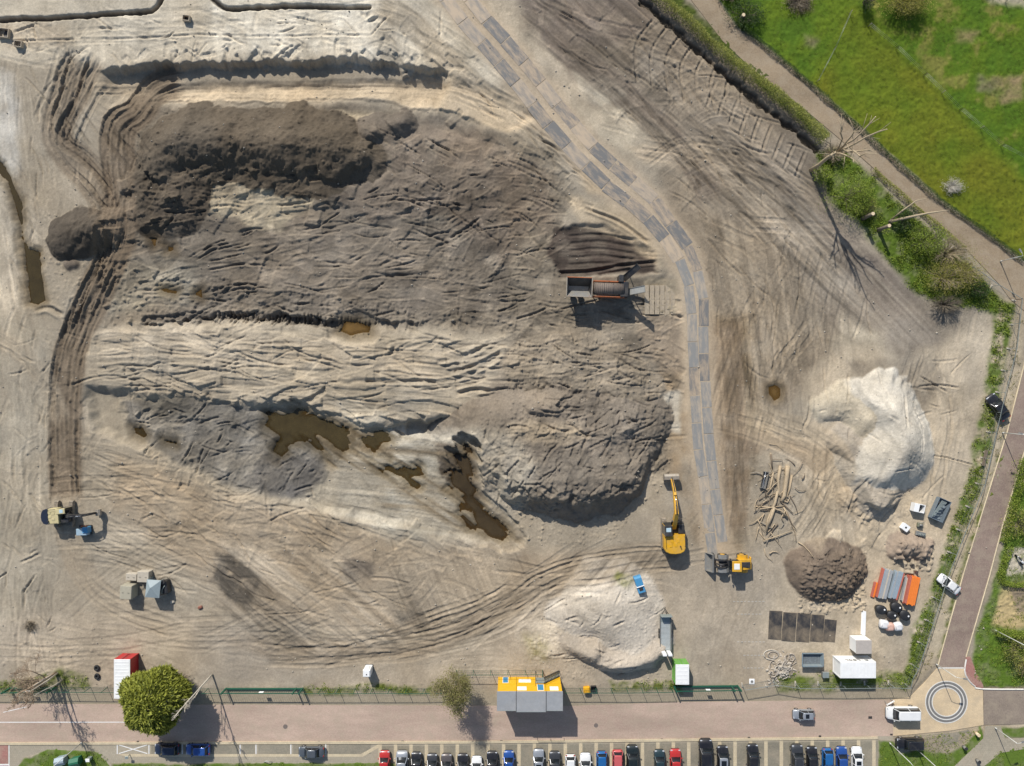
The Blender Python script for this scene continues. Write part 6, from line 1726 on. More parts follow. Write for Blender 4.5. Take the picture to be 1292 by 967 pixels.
stack(1131.5, 739, 74, 4.3, 6, 3, .12, None, 'middle stack of blue grey beams between tan and orange stacks', 'beam_stack', mats=[M_PR,M_PB,M_PB,M_PB,M_PG,M_PB])
stack(1142.5, 744, 78, 3.8, 3, 2, .11, None, 'narrow stack of tan boards left of the orange panels', 'board_stack', mats=[M_PT,M_PT,M_PG])
stack(1151.5, 746, 78, 4.4, 6, 4, .13, None, 'bright orange stack of panels nearest the eastern fence', 'panel_stack', mats=[M_PO]*5+[M_PR])
r = stack(1103.5, 744, 76, 2.4, 2, 1, .14, None, 'thin red bars lying left of the grey beam stack', 'bar_stack', mats=[M_PO,M_PR])
# black tubs and white bags
def tub(px, py, deg, label, s=1.0):
    r = root_at('mortar_tub', px, py, 1.0, deg, label, 'tub', 'black tubs below the beam stacks')
    mb = MB(); n = 14
    def rg(a, z): return [(a*1.25*math.cos(2*math.pi*i/n)*s, a*math.sin(2*math.pi*i/n)*s, z) for i in range(n)]
    mb.loft([rg(.55,0),rg(.66,.5),rg(.74,.9),rg(.68,1.0),rg(.3,1.1)]); mb.build('body', M_BLACKP, r)
    mb = MB(); mb.cyl((.35*s,.2*s,1.06),(0,0,1), .13,.12,12); mb.build('cap', M_WWIN, r)
tub(1112.5,770,-20,'black tub left of the others below the beam stacks')
tub(1126,777,-25,'black tub between two others just above the white bags',.9)
tub(1132,767,-30,'black tub below the narrow tan boards',1.05)
tub(1142.5,777,-40,'black tub farthest right below the orange panels',1.05)
def bag(px, py, m, label):
    r = root_at('big_bag', px, py, 1.0, rr_.uniform(-10,10), label, 'bag', 'white bulk bags')
    rings = []
    for z, a in ((0,.5),(.15,.62),(.5,.66),(.85,.6),(1.0,.5),(1.05,.3)):
        rings.append([(a*sx*(1+rr_.uniform(-.05,.05)), a*sy*(1+rr_.uniform(-.05,.05)), z+rr_.uniform(-.02,.02)) for sx, sy in ((-1,-.7),(-.7,-1),(.7,-1),(1,-.7),(1,.7),(.7,1),(-.7,1),(-1,.7))])
    mb = MB(); mb.loft(rings); mb.build('sack', m, r)
    for sx in (-1,1):
        mb = MB(); mb.tube([(sx*.5,-.4,.95),(sx*.5,0,1.2),(sx*.5,.4,.95)], .03, 5); mb.build('loop', m, r)
M_BAG = mat('woven_white', (.66,.65,.64), .8, var=.1, scale=3)
bag(1117,789,M_BAG,'white bulk bag, left of three'); bag(1134.5,791.5,M_BAG,'white bulk bag, right of three'); bag(1124,792,mat('pink_bag',(.58,.36,.28),.8,var=.2,scale=3),'pinkish bulk bag between two white ones')
# white box frames, bench frames and steel trough by the sand heap
def hollow_box(px, py, deg, a, b, h, m, label, name, cat):
    r = root_at(name, px, py, h, deg, label, cat)
    for q in ((-a,a,-b,-b+.08),(-a,a,b-.08,b),(-a,-a+.08,-b+.082,b-.082),(a-.08,a,-b+.082,b-.082)):
        mb = MB(); mb.box(*q,.05,h); mb.build('side', m, r)
    mb = MB(); mb.box(-a,a,-b,b,0,.045); mb.build('floor', M_DARK, r)
    return r
r = hollow_box(1160,641.5,-12,.85,.65,1.1,M_WWIN,'larger white box with a dark opening by the sand heap','equipment_box','box')
mb = MB(); mb.box(-.85,-.05,-.65,.65,1.1,1.15,.01); mb.build('lid', M_WWIN, r)
r = hollow_box(1143,666,-38,.55,.5,.8,M_WWIN,'small white box with square hole south of the sand heap','equipment_box','box')
for a in ((-.55,.55,.15,.5),(-.55,.55,-.5,-.15),(-.55,-.15,-.148,.148),(.15,.55,-.148,.148)):
    mb = MB(); mb.box(*a,.8,.84); mb.build('lid_panel', M_WWIN, r)
r = root_at('pump_set', 1162.5, 663.5, .7, -10, 'small olive pump set north of the grey one', 'pump')
mb = MB(); mb.box(-.4,.4,-.3,.3,.1,.55,.05); mb.build('body', mat('olive_drab', (.16,.17,.12), .6, var=.2), r)
mb = MB(); mb.cyl((0,.05,.62),(1,0,0), .18,.5,12); mb.build('motor', M_GREYM, r)
mb = MB(); mb.tube([(-.4,.3,.1),(-.4,.5,.7),(.4,.5,.7),(.4,.3,.1)], .03, 6); mb.build('frame', M_GALV, r)
r = root_at('pump_set', 1163, 674.5, .7, -15, 'grey pump set with bent pipes just above the rubble lump', 'pump')
mb = MB(); mb.box(-.75,.75,-.4,.35,.1,.5,.05); mb.build('body', M_GREYM, r)
for k in range(3):
    mb = MB(); mb.tube([(-.7+.3*k,-.3,.55),(-.2+.3*k,.1,.72),(.3+.2*k,-.2,.7),(.75,.2-.2*k,.5)], .05, 6); mb.build('pipe', M_GALV, r)
r = root_at('steel_trough', 1188.5, 644, 1.2, 66, 'grey steel trough with lattice frames leaning inside by the fence', 'trough')
for q in ((-1.75,1.75,-1.0,-.92),(-1.75,1.75,.92,1.0),(-1.75,-1.67,-.918,.918),(1.67,1.75,-.918,.918)):
    mb = MB(); mb.box(*q,.2,1.1); mb.build('side', mat('blue_steel', (.18,.22,.25), .5, .2, var=.15), r)
mb = MB(); mb.box(-1.7,1.7,-.95,.95,.1,.18); mb.build('floor', mat('blue_steel2', (.22,.26,.29), .5, .2, var=.2), r)
for k in range(4):
    mb = MB(); mb.obox((-1.5+.2*k,.9,1.15),(1.4,-.2+.25*k,1.2+.03*k), .12,.1); mb.build('lattice_bar', M_GALV, r)
for k in range(5):
    mb = MB(); mb.obox((-1.2+.5*k,.95-.1*k,1.25),(-.9+.5*k,.1-.05*k,1.3), .07,.07); mb.build('lattice_web', M_GALV, r)
mb = MB(); mb.cyl((.9,.5,.7),(0,0,1), .3,.8,14); mb.build('drum', M_DARK, r)
# logs, branches and a black trough east of the haul road
M_BARK = mat('bare_log', (.40,.31,.20), .85, var=.22, scale=4, bump=.5, bscale=12)
M_BARKD = mat('dark_bark', (.17,.13,.09), .9, var=.3, scale=4, bump=.5, bscale=12)
M_BARKT2 = mat('grey_log', (.30,.26,.20), .9, var=.25, scale=4)
M_CUT = mat('cut_wood', (.66,.52,.34), .8, var=.12, scale=8)
def log(pts, r0, r1, label, m=None, nm='log', zoff=.0, cat='log'):
    P = [(x, y) for x, y in pts]; b = G(*P[0])
    Z0 = [zat(x, y)+max(r0, r1)*.8+zoff+(.06*math.sin(i*2)) for i, (x, y) in enumerate(P)]
    pts3 = [G(x, y, z) for (x, y), z in zip(P, Z0)]
    base = pts3[0]
    root = empty(nm, base); tag(root, label, cat, 'felled wood pile')
    n = len(pts3); mb = MB(); mb.tube([p-base for p in pts3], [r0+(r1-r0)*i/(n-1) for i in range(n)], 9); mb.build('bark', m or M_BARK, root)
    for p, q, rad in ((pts3[0], pts3[1], r0), (pts3[-1], pts3[-2], r1)):
        d = (p-q).normalized(); mb = MB(); mb.cyl(p-base+d*.012, d, rad*.96, .02, 9); mb.build('cut_end', M_CUT, root)
log([(993,588),(992,600),(989,625),(985,632)], .36, .30, 'thickest straight pale log at the right of the wood pile')
log([(984,588),(981,605),(982,622),(986,628)], .24, .20, 'pale log left of and beside the thickest log')
log([(980,620),(977,634),(974,642),(968,655),(966,670)], .22, .15, 'long pale log curving down to the bottom of the wood pile', zoff=.15)
log([(999,600),(996,616),(990,634)], .17, .12, 'slim log on the far right of the wood pile')
log([(975,596),(972,612),(968,626)], .17, .13, 'slim log between black trough and pale logs')
log([(992,652),(984,644),(972,640),(958,642)], .15, .08, 'crooked log lying across the middle of the wood pile', zoff=.3)
log([(976,640),(972,652),(967,665)], .26, .24, 'short stout log low in the wood pile', zoff=.1)
tw = [([(952,639),(975,640),(990,638)],.1),([(955,638),(968,632),(978,622)],.08),([(967,622),(975,612),(983,606)],.09),([(988,640),(996,655),(1003,672),(1004,683)],.13),([(992,646),(999,662),(1004,668)],.09),([(962,682),(980,676),(999,669)],.1),([(985,630),(993,634),(996,628)],.12),([(984,632),(992,640),(1000,648)],.1),([(955,655),(960,665),(966,672)],.07),([(975,650),(970,660),(960,662)],.07),([(996,625),(1003,638),(1006,648)],.07),([(963,648),(958,660),(962,676)],.06),([(974,606),(970,618),(966,628)],.07),([(968,600),(975,596),(983,592)],.06),([(990,644),(985,652),(988,660)],.1),([(970,560),(980,562),(988,568)],.05),([(974,580),(986,580),(987,586)],.05),([(950,645),(956,640),(964,644)],.06),([(958,672),(964,680),(976,680)],.07)]
for i, (p, rad) in enumerate(tw):
    o_pts = [G(x, y, zat(x, y)+rad+.08+.1*((i*7) % 3)) for x, y in p]; b = o_pts[0]
    mb = MB(); mb.tube([q-b for q in o_pts], [rad, rad*.8, rad*.5, rad*.4][:len(p)] if len(p) < 5 else rad, 6); o = mb.build('branch', M_BARKD if i % 3 == 1 else M_BARK); o.location = b
    tag(o, 'broken branch lying in the felled wood pile', 'branch', 'loose branches of the wood pile')
for i in range(46):
    a = rr_.uniform(0, 6.283); x = 979+rr_.gauss(0, 11); y = 634+rr_.gauss(0, 24); l = rr_.uniform(6, 26); rad = rr_.uniform(.04, .11)
    bend = rr_.gauss(0, .5); p = [(x+math.cos(a+bend*t)*l*t, y+math.sin(a+bend*t)*l*t) for t in (0, .35, .7, 1)]
    o_pts = [G(u, v, zat(u, v)+rad+.05+.22*rr_.random()) for u, v in p]; b = o_pts[0]
    mb = MB(); mb.tube([q-b for q in o_pts], [rad, rad*.85, rad*.65, rad*.35], 6); o = mb.build('branch', (M_BARK, M_BARKD, M_BARK, M_BARKT2)[i % 4]); o.location = b
    tag(o, 'broken branch lying in the felled wood pile', 'branch', 'loose branches of the wood pile')
r = root_at('trough', 965, 606, .7, 78, 'black metal trough on the left of the felled wood pile', 'trough')
mb = MB(); n = 9
mb.loft([[(x, .42*math.cos(math.pi+math.pi*i/(n-1)), .62+.52*math.sin(math.pi+math.pi*i/(n-1))) for i in range(n)] for x in (-1.3,1.3)], closed=False, cap=False); mb.build('shell', M_GREYM, r)
for x in (-1.3,1.3):
    mb = MB(); mb.box(x-.03,x+.03,-.42,.42,.12,.64); mb.build('end_plate', M_GREYM, r)
mb = MB(); mb.tube([(-1.3,.12,.68),(1.3,.12,.68)], .06, 8); mb.build('rod', M_CHROME, r)
log([(972,573),(973,582),(974,592)], .16, .1, 'dark charred stick north of the felled wood pile', M_BARKD, 'charred_log')
# concrete blocks and grey tarpaulin shelter, lower left
M_CONC = mat('concrete', (.44,.39,.31), .85, var=.12, scale=2, bump=.2)
def block(px, py, z, a, b, h, deg, m, label):
    r = root_at('concrete_block', px, py, z, deg, label, 'concrete block', 'blocks by the grey shelter')
    mb = MB(); mb.box(-a,a,-b,b,0,h,.06); mb.build('block', m, r)
    for s in (-1,1):
        mb = MB(); mb.tube([(s*a*.5-.12,0,h-.02),(s*a*.5-.1,0,h+.1),(s*a*.5+.1,0,h+.1),(s*a*.5+.12,0,h-.02)], .02, 5); mb.build('lifting_eye', M_DARK, r)
block(165.5,728.5,1.0,.85,.55,1.0,-3,M_CONC,'smallest pale concrete block, upper left by the shelter')
block(180,728.5,1.3,.9,.85,1.3,-2,M_CONC,'pale square concrete block touching the grey shelter')
block(158.5,748,2.0,.9,1.05,2.0,-3,mat('olive_concrete',(.36,.33,.25),.85,var=.12,scale=2),'tallest olive grey block at the far left by the shelter')
r = root_at('tarp_shelter', 191.5, 744, 2.6, -4, 'grey hipped tarpaulin shelter amid the concrete blocks', 'shelter')
M_TARP = mat('grey_tarpaulin', (.26,.31,.32), .6, var=.08, scale=1.5)
a, b = 1.1, 1.35
mb = MB(); mb.add([(-a,-b,2.3),(a,-b,2.3),(a,b,2.1),(-a,b,2.1),(-.1,.3,2.75),(-a*.2,b*.2,2.74)], [(0,1,4),(1,2,4),(2,3,5),(3,0,5),(0,4,5),(2,5,4)]); mb.build('canopy', M_TARP, r)
for x, y in ((-a,-b),(a,-b),(a,b),(-a,b)):
    mb = MB(); mb.tube([(x*.97,y*.97,0),(x*.97,y*.97,2.25 if y < 0 else 2.05)], .04, 6); mb.build('pole', M_GALV, r)
mb = MB(); mb.add([(-a*.98,-b*.98,0),(-a*.98,b*.98,0),(-a*.98,b*.98,2.1),(-a*.98,-b*.98,2.3)], [(0,1,2,3)]); mb.build('side_sheet', M_TARP, r)
r = root_at('mixer', 205, 742, 1.6, 10, 'dark machine standing right of the grey shelter', 'machine')
mb = MB(); mb.box(-.6,.6,-1.1,1.0,.1,1.5,.15); mb.build('housing', M_DARK, r)
mb = MB(); mb.cyl((.2,.9,1.6),(0,0,1), .35,.4,14); mb.build('drum', M_DARK, r)
mb = MB(); mb.tube([(-.3,-.9,1.5),(0,-.2,1.75),(.4,.3,1.55)], .06, 8); mb.build('hose', M_GALV, r)
for x, y, m, l in ((217,760,M_CONC,'pale broken slab below the dark machine'),(252,767,mat('rusty_red',(.22,.09,.06),.8,var=.3,scale=4),'small rusty red lump on the yard right of the shelter')):
    o = root_at('rubble_piece', x, y, .3, 20, l, 'debris'); mb = MB(); mb.box(-.38,.34,-.26,.24,0,.28,.12); mb.build('slab', m, o)
# tyres, brush clumps, debris on the left
for x, y, l in ((121.5,843.5,'upper one of two black tyres left of the red container'),(122,854,'lower one of two black tyres left of the red container')):
    o = root_at('tyre', x, y, .3, 0, l, 'tyre'); mb = MB(); n = 18; rings = []
    for k in range(n+1):
        a = 2*math.pi*k/n; rings.append([((.30+.16*math.cos(t))*math.cos(a),(.30+.16*math.cos(t))*math.sin(a)*1.1,.17+.15*math.sin(t)) for t in [2*math.pi*q/8 for q in range(8)]])
    mb.loft(rings, cap=False); mb.build('rubber', M_TYRE, o)
r = root_at('turquoise_bag', 206, 847.5, .6, 15, 'turquoise plastic sheet bundle behind the evergreen tree', 'sheet')
mb = MB(); rings = []
for z, a in ((0,.7),(.3,.85),(.55,.6),(.7,.25)): rings.append([(a*math.cos(t)*(1+.25*math.sin(3*t+z*5)), .7*a*math.sin(t)*(1+.2*math.cos(2*t)), z) for t in [2*math.pi*q/12 for q in range(12)]])
mb.loft(rings, smooth=False); mb.build('sheet', mat('turquoise_plastic', (.03,.34,.30), .4, var=.15), r)
r = root_at('log_bench', 1242.5, 578, .45, 78, 'dark wooden bench on the eastern verge below the black saloon', 'bench')
for k in range(3):
    mb = MB(); mb.box(-1.25,1.25,-.27+k*.19,-.10+k*.19,.42,.47,.01); mb.build('seat_plank', M_BARKD, r)
for x in (-.9,.9):
    mb = MB(); mb.box(x-.08,x+.08,-.25,.25,0,.42); mb.build('leg', M_CONC, r)
# square hatch by the north bank, survey boxes
for x, y, a, l in ((234,22,.55,'small dark pit box on the pale northern sand'),(3,41,.9,'dark square hole frame on the left edge of the northern sand'),(22,55,.6,'low timber box on the left of the northern sand')):
    hollow_box(x,y,-6,a,a*.8,.7,mat('sand_box',(.42,.35,.26),.85,var=.15),l,'pit_box','box')
# ------------------------------------------------------------------ fences
M_WIRE = mat('fence_wire', (.05,.12,.085), .5, .2, var=.1)
M_WIREG = mat('grey_wire', (.28,.30,.28), .45, .5, var=.1)
def fence(name, pts, h, panel, label, post_m, wire_m, vert=.30, rails=(.08,.75,1.42), brace=False, feet=False, top_beam=0.0):
    """posts and welded-mesh panels along a ground line of pixel points"""
    P = [G(x, y, max(zat(x, y), -.05)) for x, y in pts]
    root = empty(name, P[0]); tag(root, label, 'fence'); o0 = P[0]
    posts = []
    for a, b in zip(P[:-1], P[1:]):
        n = max(1, round((b-a).length/panel))
        for i in range(n): posts.append((a+(b-a)*(i/n), a+(b-a)*((i+1)/n)))
    up = Vector((0,0,1))
    for i, (a, b) in enumerate(posts):
        a = a-o0; b = b-o0; d = (b-a).normalized(); s = d.cross(up)
        mb = MB(); mb.obox(a, a+up*(h+.05), .07, .07); mb.build('post', post_m, root)
        if i == len(posts)-1:
            mb = MB(); mb.obox(b, b+up*(h+.05), .07, .07); mb.build('post', post_m, root)
        mb = MB(); L = (b-a).length
        k = int(L/vert)
        for q in range(1, k):
            p = a+d*(L*q/k); mb.obox(p+up*.06, p+up*h, .012, .012)
        for z in rails: mb.obox(a+up*z*h/1.5, b+up*z*h/1.5, .016, .016)
        m_ = mb.build('mesh_panel', wire_m, root); m_['kind'] = 'stuff'
        mb = MB(); mb.obox(a+up*h, b+up*h, .05, .05); mb.build('top_rail', post_m, root)
        if top_beam:
            mb = MB(); mb.obox(a+up*.35, b+up*.35, .12, top_beam); mb.build('bottom_beam', post_m, root)
        if feet:
            mb = MB(); mb.obox(a-s*.35+up*.06, a+s*.35+up*.06, .22, .13); mb.build('foot', M_CONC, root)
        if brace and i % 2 == 0:
            mb = MB(); mb.tube([a+up*1.6, a-s*1.3+up*.05], .025, 5); mb.build('brace', post_m, root)
    return root
def gate(pts, label, h=1.9):
    A = G(*pts[0], 0); B = G(*pts[1], 0); root = empty('sliding_gate', A); tag(root, label, 'gate')
    d = (B-A); L = d.length; d.normalize(); up = Vector((0,0,1)); Z0 = Vector((0,0,0))
    mb = MB(); mb.obox(up*.22, d*L+up*.22, .16, .3); mb.build('bottom_beam', M_DGREEN, root)
    mb = MB(); mb.obox(up*h, d*L+up*h, .12, .10); mb.build('top_beam', M_DGREEN, root)
    n = int(L/.35)
    for i in range(n+1):
        mb = MB(); mb.obox(d*(L*i/n)+up*.35, d*(L*i/n)+up*(h-.05), .03, .03); mb.build('bar', M_DGREEN, root)
    for t in (0, L-1.0, L):
        mb = MB(); mb.obox(d*t+up*0, d*t+up*(h+.25), .2, .2); mb.build('gate_post', M_DGREEN, root)
    mb = MB(); m_ = d*L*.5
    mb.box(m_.x-.35, m_.x+.35, m_.y+.03, m_.y+.05, h-.62, h-.12); mb.build('sign', M_WWIN, root)
    return root
fence('green_fence', [(-30,868.5),(12,868)], 1.9, 2.5, 'green mesh fence at the left edge of the road', M_DGREEN, M_WIRE)
gate([(14,868),(70,867)], 'green sliding gate at the far left of the road fence')
fence('green_fence', [(72,867),(284,869)], 1.9, 2.6, 'green mesh fence behind red container and evergreen tree', M_DGREEN, M_WIRE)
gate([(286,868.5),(382,868.5)], 'green sliding gate right of the evergreen tree')
fence('green_fence', [(384,869),(535,869),(574,868)], 1.9, 2.55, 'green mesh fence between sliding gate and willow', M_DGREEN, M_WIRE)
fence('green_fence', [(576,870),(576,846),(684,845),(684,852)], 1.9, 2.6, 'green mesh fence round the yellow cabin yard', M_DGREEN, M_WIRE)
fence('green_fence', [(712,868),(790,868),(846,867)], 1.9, 2.55, 'green mesh fence between yellow cabins and green container', M_DGREEN, M_WIRE)
gate([(850,866),(930,865)], 'green sliding gate right of the small green container')
fence('mesh_fence', [(936,864),(975,858),(1003,862),(1060,862),(1120,861),(1140,862),(1143,850)], 2.0, 3.5, 'grey temporary mesh fence below the white container', M_GALV, M_WIREG, feet=True)
fence('mesh_fence', [(1279,379),(1272,440),(1258,495),(1246,545),(1232,610),(1208,668),(1186,725),(1168,782),(1150,838),(1143,850)], 2.0, 3.5, 'grey temporary mesh fence along the eastern verge', M_GALV, M_WIREG, brace=True, feet=True)
fence('mesh_fence', [(1218,340),(1250,362),(1279,379)], 2.0, 3.5, 'grey mesh fence between the bushes and the path bend', M_GALV, M_WIREG, feet=True)
M_FPOST = mat('grey_fence_post', (.30,.26,.20), .8, var=.2, scale=3)
def wire_fence(pts, step, label, h=1.1):
    P = [G(x, y, zat(x, y)) for x, y in pts]; root = empty('wire_fence', P[0]); tag(root, label, 'fence'); up = Vector((0,0,1)); o0 = P[0]
    for a, b in zip(P[:-1], P[1:]):
        n = max(1, round((b-a).length/step))
        for i in range(n+1):
            p = a+(b-a)*(i/n)-o0; mb = MB(); mb.tube([p, p+up*h], .05, 6); mb.build('post', M_FPOST, root)
        for z in (.4,.75,1.05):
            mb = MB(); mb.tube([a-o0+up*z, b-o0+up*z], .012, 4); mb.build('wire', M_WIREG, root)
wire_fence([(1095,34),(1130,62),(1165,96),(1210,140),(1262,185),(1300,205)], 4.5, 'wire stock fence across the meadow')
wire_fence([(1071,18),(1052,62),(1030,104)], 5.0, 'short wire fence running down the meadow to the hedge')
wire_fence([(1236,-6),(1300,12)], 3.5, 'wire fence in the upper right corner of the meadow')
# ------------------------------------------------------------------ lamp posts and street bits
M_POLE = mat('pale_lamp_pole', (.58,.58,.54), .5, .2, var=.08)
def lamp(px, py, h, arm, label, m=None):
    p = G(px, py, max(0, zat(px, py))); r = empty('street_lamp', p); tag(r, label, 'street lamp')
    mb = MB(); mb.tube([(0,0,0),(0,0,h*.5),(0,0,h)], [.075,.06,.045], 10); mb.build('pole', m or M_POLE, r)
    mb = MB(); mb.cyl((0,0,.25),(0,0,1), .1,.5,10); mb.build('base', m or M_POLE, r)
    a = Vector((arm[0], arm[1], 0))
    mb = MB(); mb.tube([(0,0,h-.05), a*.6+Vector((0,0,h+.12)), a+Vector((0,0,h+.1))], .035, 6); mb.build('arm', m or M_POLE, r)
    mb = MB(); d = a.normalized(); mb.obox(a+Vector((0,0,h+.08)), a+d*.6+Vector((0,0,h+.06)), .24, .12); hd = mb.build('lamp_head', M_GREYM, r)
    return r
lamp(1181, 838, 5.0, (1.1,-.2), 'street lamp at the paving circle corner casting a bent shadow')
lamp(104, 936.5, 7.0, (.0,-.7), 'white street lamp above the bottom left bins')
lamp(1122, 937, 6.0, (.6,-.8), 'white street lamp left of the black corner car')
lamp(1156, 945, 6.0, (.3,-.6), 'white street lamp below the black corner car')
lamp(1255, 918, 5.0, (.6,.2), 'white street lamp by the lower right footpath')
lamp(1255, 795, 6.5, (.6,.4), 'street lamp in the eastern garden')
lamp(1262, 330, 5.0, (-.3,.5), 'thin lamp post at the bend of the brick path')
lamp(1264, 546, 5.5, (-.8,.2), 'lamp post on the verge below the black saloon')
# bins at the lower left, post signs
def bin_(px, py, m, label):
    r = root_at('waste_container', px, py, 1.3, 12, label, 'bin')
    mb = MB(); mb.loft([[(-.62,-.5,0),(.62,-.5,0),(.62,.5,0),(-.62,.5,0)],[(-.72,-.6,1.1),(.72,-.6,1.1),(.72,.6,1.1),(-.72,.6,1.1)]], smooth=False); mb.build('body', m, r)
    mb = MB(); mb.loft([[(-.76,-.64,1.1),(.76,-.64,1.1),(.76,.64,1.1),(-.76,.64,1.1)],[(-.76,-.15,1.45),(.76,-.15,1.45),(.76,.15,1.45),(-.76,.15,1.45)]], smooth=False); mb.build('lid', m, r)
bin_(74.5,962,M_PB,'grey gabled waste container at the lower left corner'); bin_(93,963,mat('bin_green',(.02,.13,.07),.5,var=.1),'dark green gabled waste container beside the grey one')
r = root_at('litter_bin', 110.5, 959.5, .9, 0, 'small silver bin right of the green waste container', 'bin'); mb = MB(); mb.box(-.3,.3,-.22,.22,0,.9,.04); mb.build('body', M_GALV, r); mb = MB(); mb.box(-.33,.33,-.25,.25,.9,.96,.02); mb.build('lid', M_WWIN, r)
for x, y, l in ((1219,945,'dark litter bin on the grass below the paving circle'),(1236,962,'dark litter bin at the bottom right footpath'),(1235,928,'small boundary stone with yellow cap by the footpath')):
    r = root_at('litter_bin' if 'bin' in l else 'boundary_stone', x, y, .8, 0, l, 'bin' if 'bin' in l else 'stone'); mb = MB(); mb.cyl((0,0,.4),(0,0,1), .24,.8,12); mb.build('body', M_GREYM if 'bin' in l else M_CUT, r); mb = MB(); mb.cyl((0,0,.82),(0,0,1), .27,.06,12); mb.build('lid', M_DARK if 'bin' in l else M_CUT, r)
r = root_at('fenced_frame', 63, 955, 1.5, 0, 'white metal A frame on the grass edge at the lower left', 'frame') if False else None
for x, y, l in ((63,962,'white A-shaped cycle stand in the lay-by grass'),(160,956,'small grey post beside the crossed bay'),):
    r = root_at('stand', x if x != 63 else 336, y, .9, 0, l, 'stand')
    if x == 63:
        for s in (-1,1):
            mb = MB(); mb.tube([(s*.7,-.5,0),(0,.2,1.0)], .05, 6); mb.build('leg', M_POLE, r)
    else:
        mb = MB(); mb.tube([(0,0,0),(0,0,1.1)], .06, 8); mb.build('post', M_GALV, r); mb = MB(); mb.box(-.25,.25,-.2,.2,1.0,1.1,.02); mb.build('plate', M_GALV, r)
r = root_at('barrier_rail', 695, 935.5, .6, 0, 'low dark barrier rail along the kerb below the cabin shadow', 'barrier')
mb = MB(); mb.tube([(-2.1,.25,0),(-2.1,0,.6),(2.1,0,.6),(2.1,.25,0)], .035, 6); mb.build('rail', M_DARK, r)
mb = MB(); mb.tube([(0,0,.6),(0,.1,0)], .03, 6); mb.build('post', M_DARK, r)
# road sign trestle and litter next to the junction van
r = root_at('trestle', 1124.5, 888, .9, 30, 'white barrier trestle at the fence end above the white van', 'barrier')
for s in (-.5,.5):
    mb = MB(); mb.tube([(s,-.35,0),(s,0,.9),(s,.35,0)], .03, 5); mb.build('leg', M_GALV, r)
mb = MB(); mb.box(-.7,.7,-.03,.03,.6,.85,.01); mb.build('board', M_WWIN, r)
# ------------------------------------------------------------------ vegetation
def leaf_mat(name, c1, c2, trans=.36):
    m = bpy.data.materials.new(name); m.use_nodes = True
    nt = m.node_tree; N = nt.nodes; L = nt.links
    b = N['Principled BSDF']; b.inputs['Roughness'].default_value = .6; b.inputs['Specular IOR Level'].default_value = .3
    ge = N.new('ShaderNodeNewGeometry')
    no = N.new('ShaderNodeTexNoise'); no.inputs['Scale'].default_value = .9; no.inputs['Detail'].default_value = 3
    L.new(ge.outputs['Position'], no.inputs['Vector'])
    ad = N.new('ShaderNodeMath'); ad.operation = 'ADD'; L.new(ge.outputs['Random Per Island'], ad.inputs[0]); L.new(no.outputs['Fac'], ad.inputs[1])
    mr = N.new('ShaderNodeMapRange'); mr.inputs[1].default_value = .45; mr.inputs[2].default_value = 1.35; L.new(ad.outputs[0], mr.inputs[0])
    mx = N.new('ShaderNodeMix'); mx.data_type = 'RGBA'; mx.inputs[6].default_value = (*c1, 1); mx.inputs[7].default_value = (*c2, 1)
    L.new(mr.outputs[0], mx.inputs[0]); L.new(mx.outputs[2], b.inputs['Base Color'])
    tr = N.new('ShaderNodeBsdfTranslucent'); L.new(mx.outputs[2], tr.inputs['Color'])
    ms = N.new('ShaderNodeMixShader'); ms.inputs[0].default_value = trans
    L.new(b.outputs[0], ms.inputs[1]); L.new(tr.outputs[0], ms.inputs[2])
    L.new(ms.outputs[0], N['Material Output'].inputs['Surface'])
    return m
def leaf_mesh(name, pos, length, width, material, parent=None, direc=None, rs=None, flat=.5, kind=None):
    """many small folded leaves: pos (N,3) in the parent's space; direc optional main directions"""
    rs = rs or np.random.RandomState(len(pos))
    n = len(pos); pos = np.asarray(pos, np.float32)
    d = rs.normal(size=(n, 3)); 
    if direc is not None: d = d*.45+direc
    else: d[:, 2] *= flat
    d /= np.linalg.norm(d, axis=1, keepdims=True)+1e-9
    u = rs.normal(size=(n, 3)); u[:, 2] += 1.2
    s = np.cross(d, u); s /= np.linalg.norm(s, axis=1, keepdims=True)+1e-9
    nn = np.cross(s, d)
    L = (length*rs.uniform(.6, 1.3, n))[:, None]; Wd = (width*rs.uniform(.6, 1.3, n))[:, None]
    v = np.empty((n, 4, 3), np.float32)
    v[:, 0] = pos; v[:, 1] = pos+d*L*.5+s*Wd*.5+nn*Wd*.15; v[:, 2] = pos+d*L-nn*L*.12; v[:, 3] = pos+d*L*.5-s*Wd*.5+nn*Wd*.15
    me = bpy.data.meshes.new(name)
    me.vertices.add(n*4); me.vertices.foreach_set('co', v.ravel())
    me.loops.add(n*4); me.loops.foreach_set('vertex_index', np.arange(n*4, dtype=np.int32))
    me.polygons.add(n); me.polygons.foreach_set('loop_start', np.arange(0, n*4, 4, dtype=np.int32))
    me.update(calc_edges=True); me.materials.append(material)
    o = bpy.data.objects.new(name, me); COL.objects.link(o)
    if parent is not None: o.parent = parent
    if kind: o['kind'] = kind
    return o
M_BARKG = mat('grey_brown_bark', (.17,.14,.10), .9, var=.25, scale=5, bump=.4, bscale=14)
M_BIRCH = mat('pale_bark', (.50,.45,.37), .8, var=.2, scale=5)
M_BARKT = mat('tan_bark', (.36,.29,.19), .85, var=.25, scale=5)
LF_OLIVE = leaf_mat('evergreen_leaves', (.075,.10,.014), (.40,.42,.07))
LF_HEDGE = leaf_mat('hedge_leaves', (.09,.12,.02), (.42,.42,.10))
LF_GREEN = leaf_mat('fresh_leaves', (.10,.16,.022), (.34,.42,.06))
LF_YELL = leaf_mat('yellow_green_leaves', (.16,.17,.03), (.46,.42,.10))
LF_DARK = leaf_mat('dark_green_leaves', (.020,.045,.010), (.075,.13,.03))
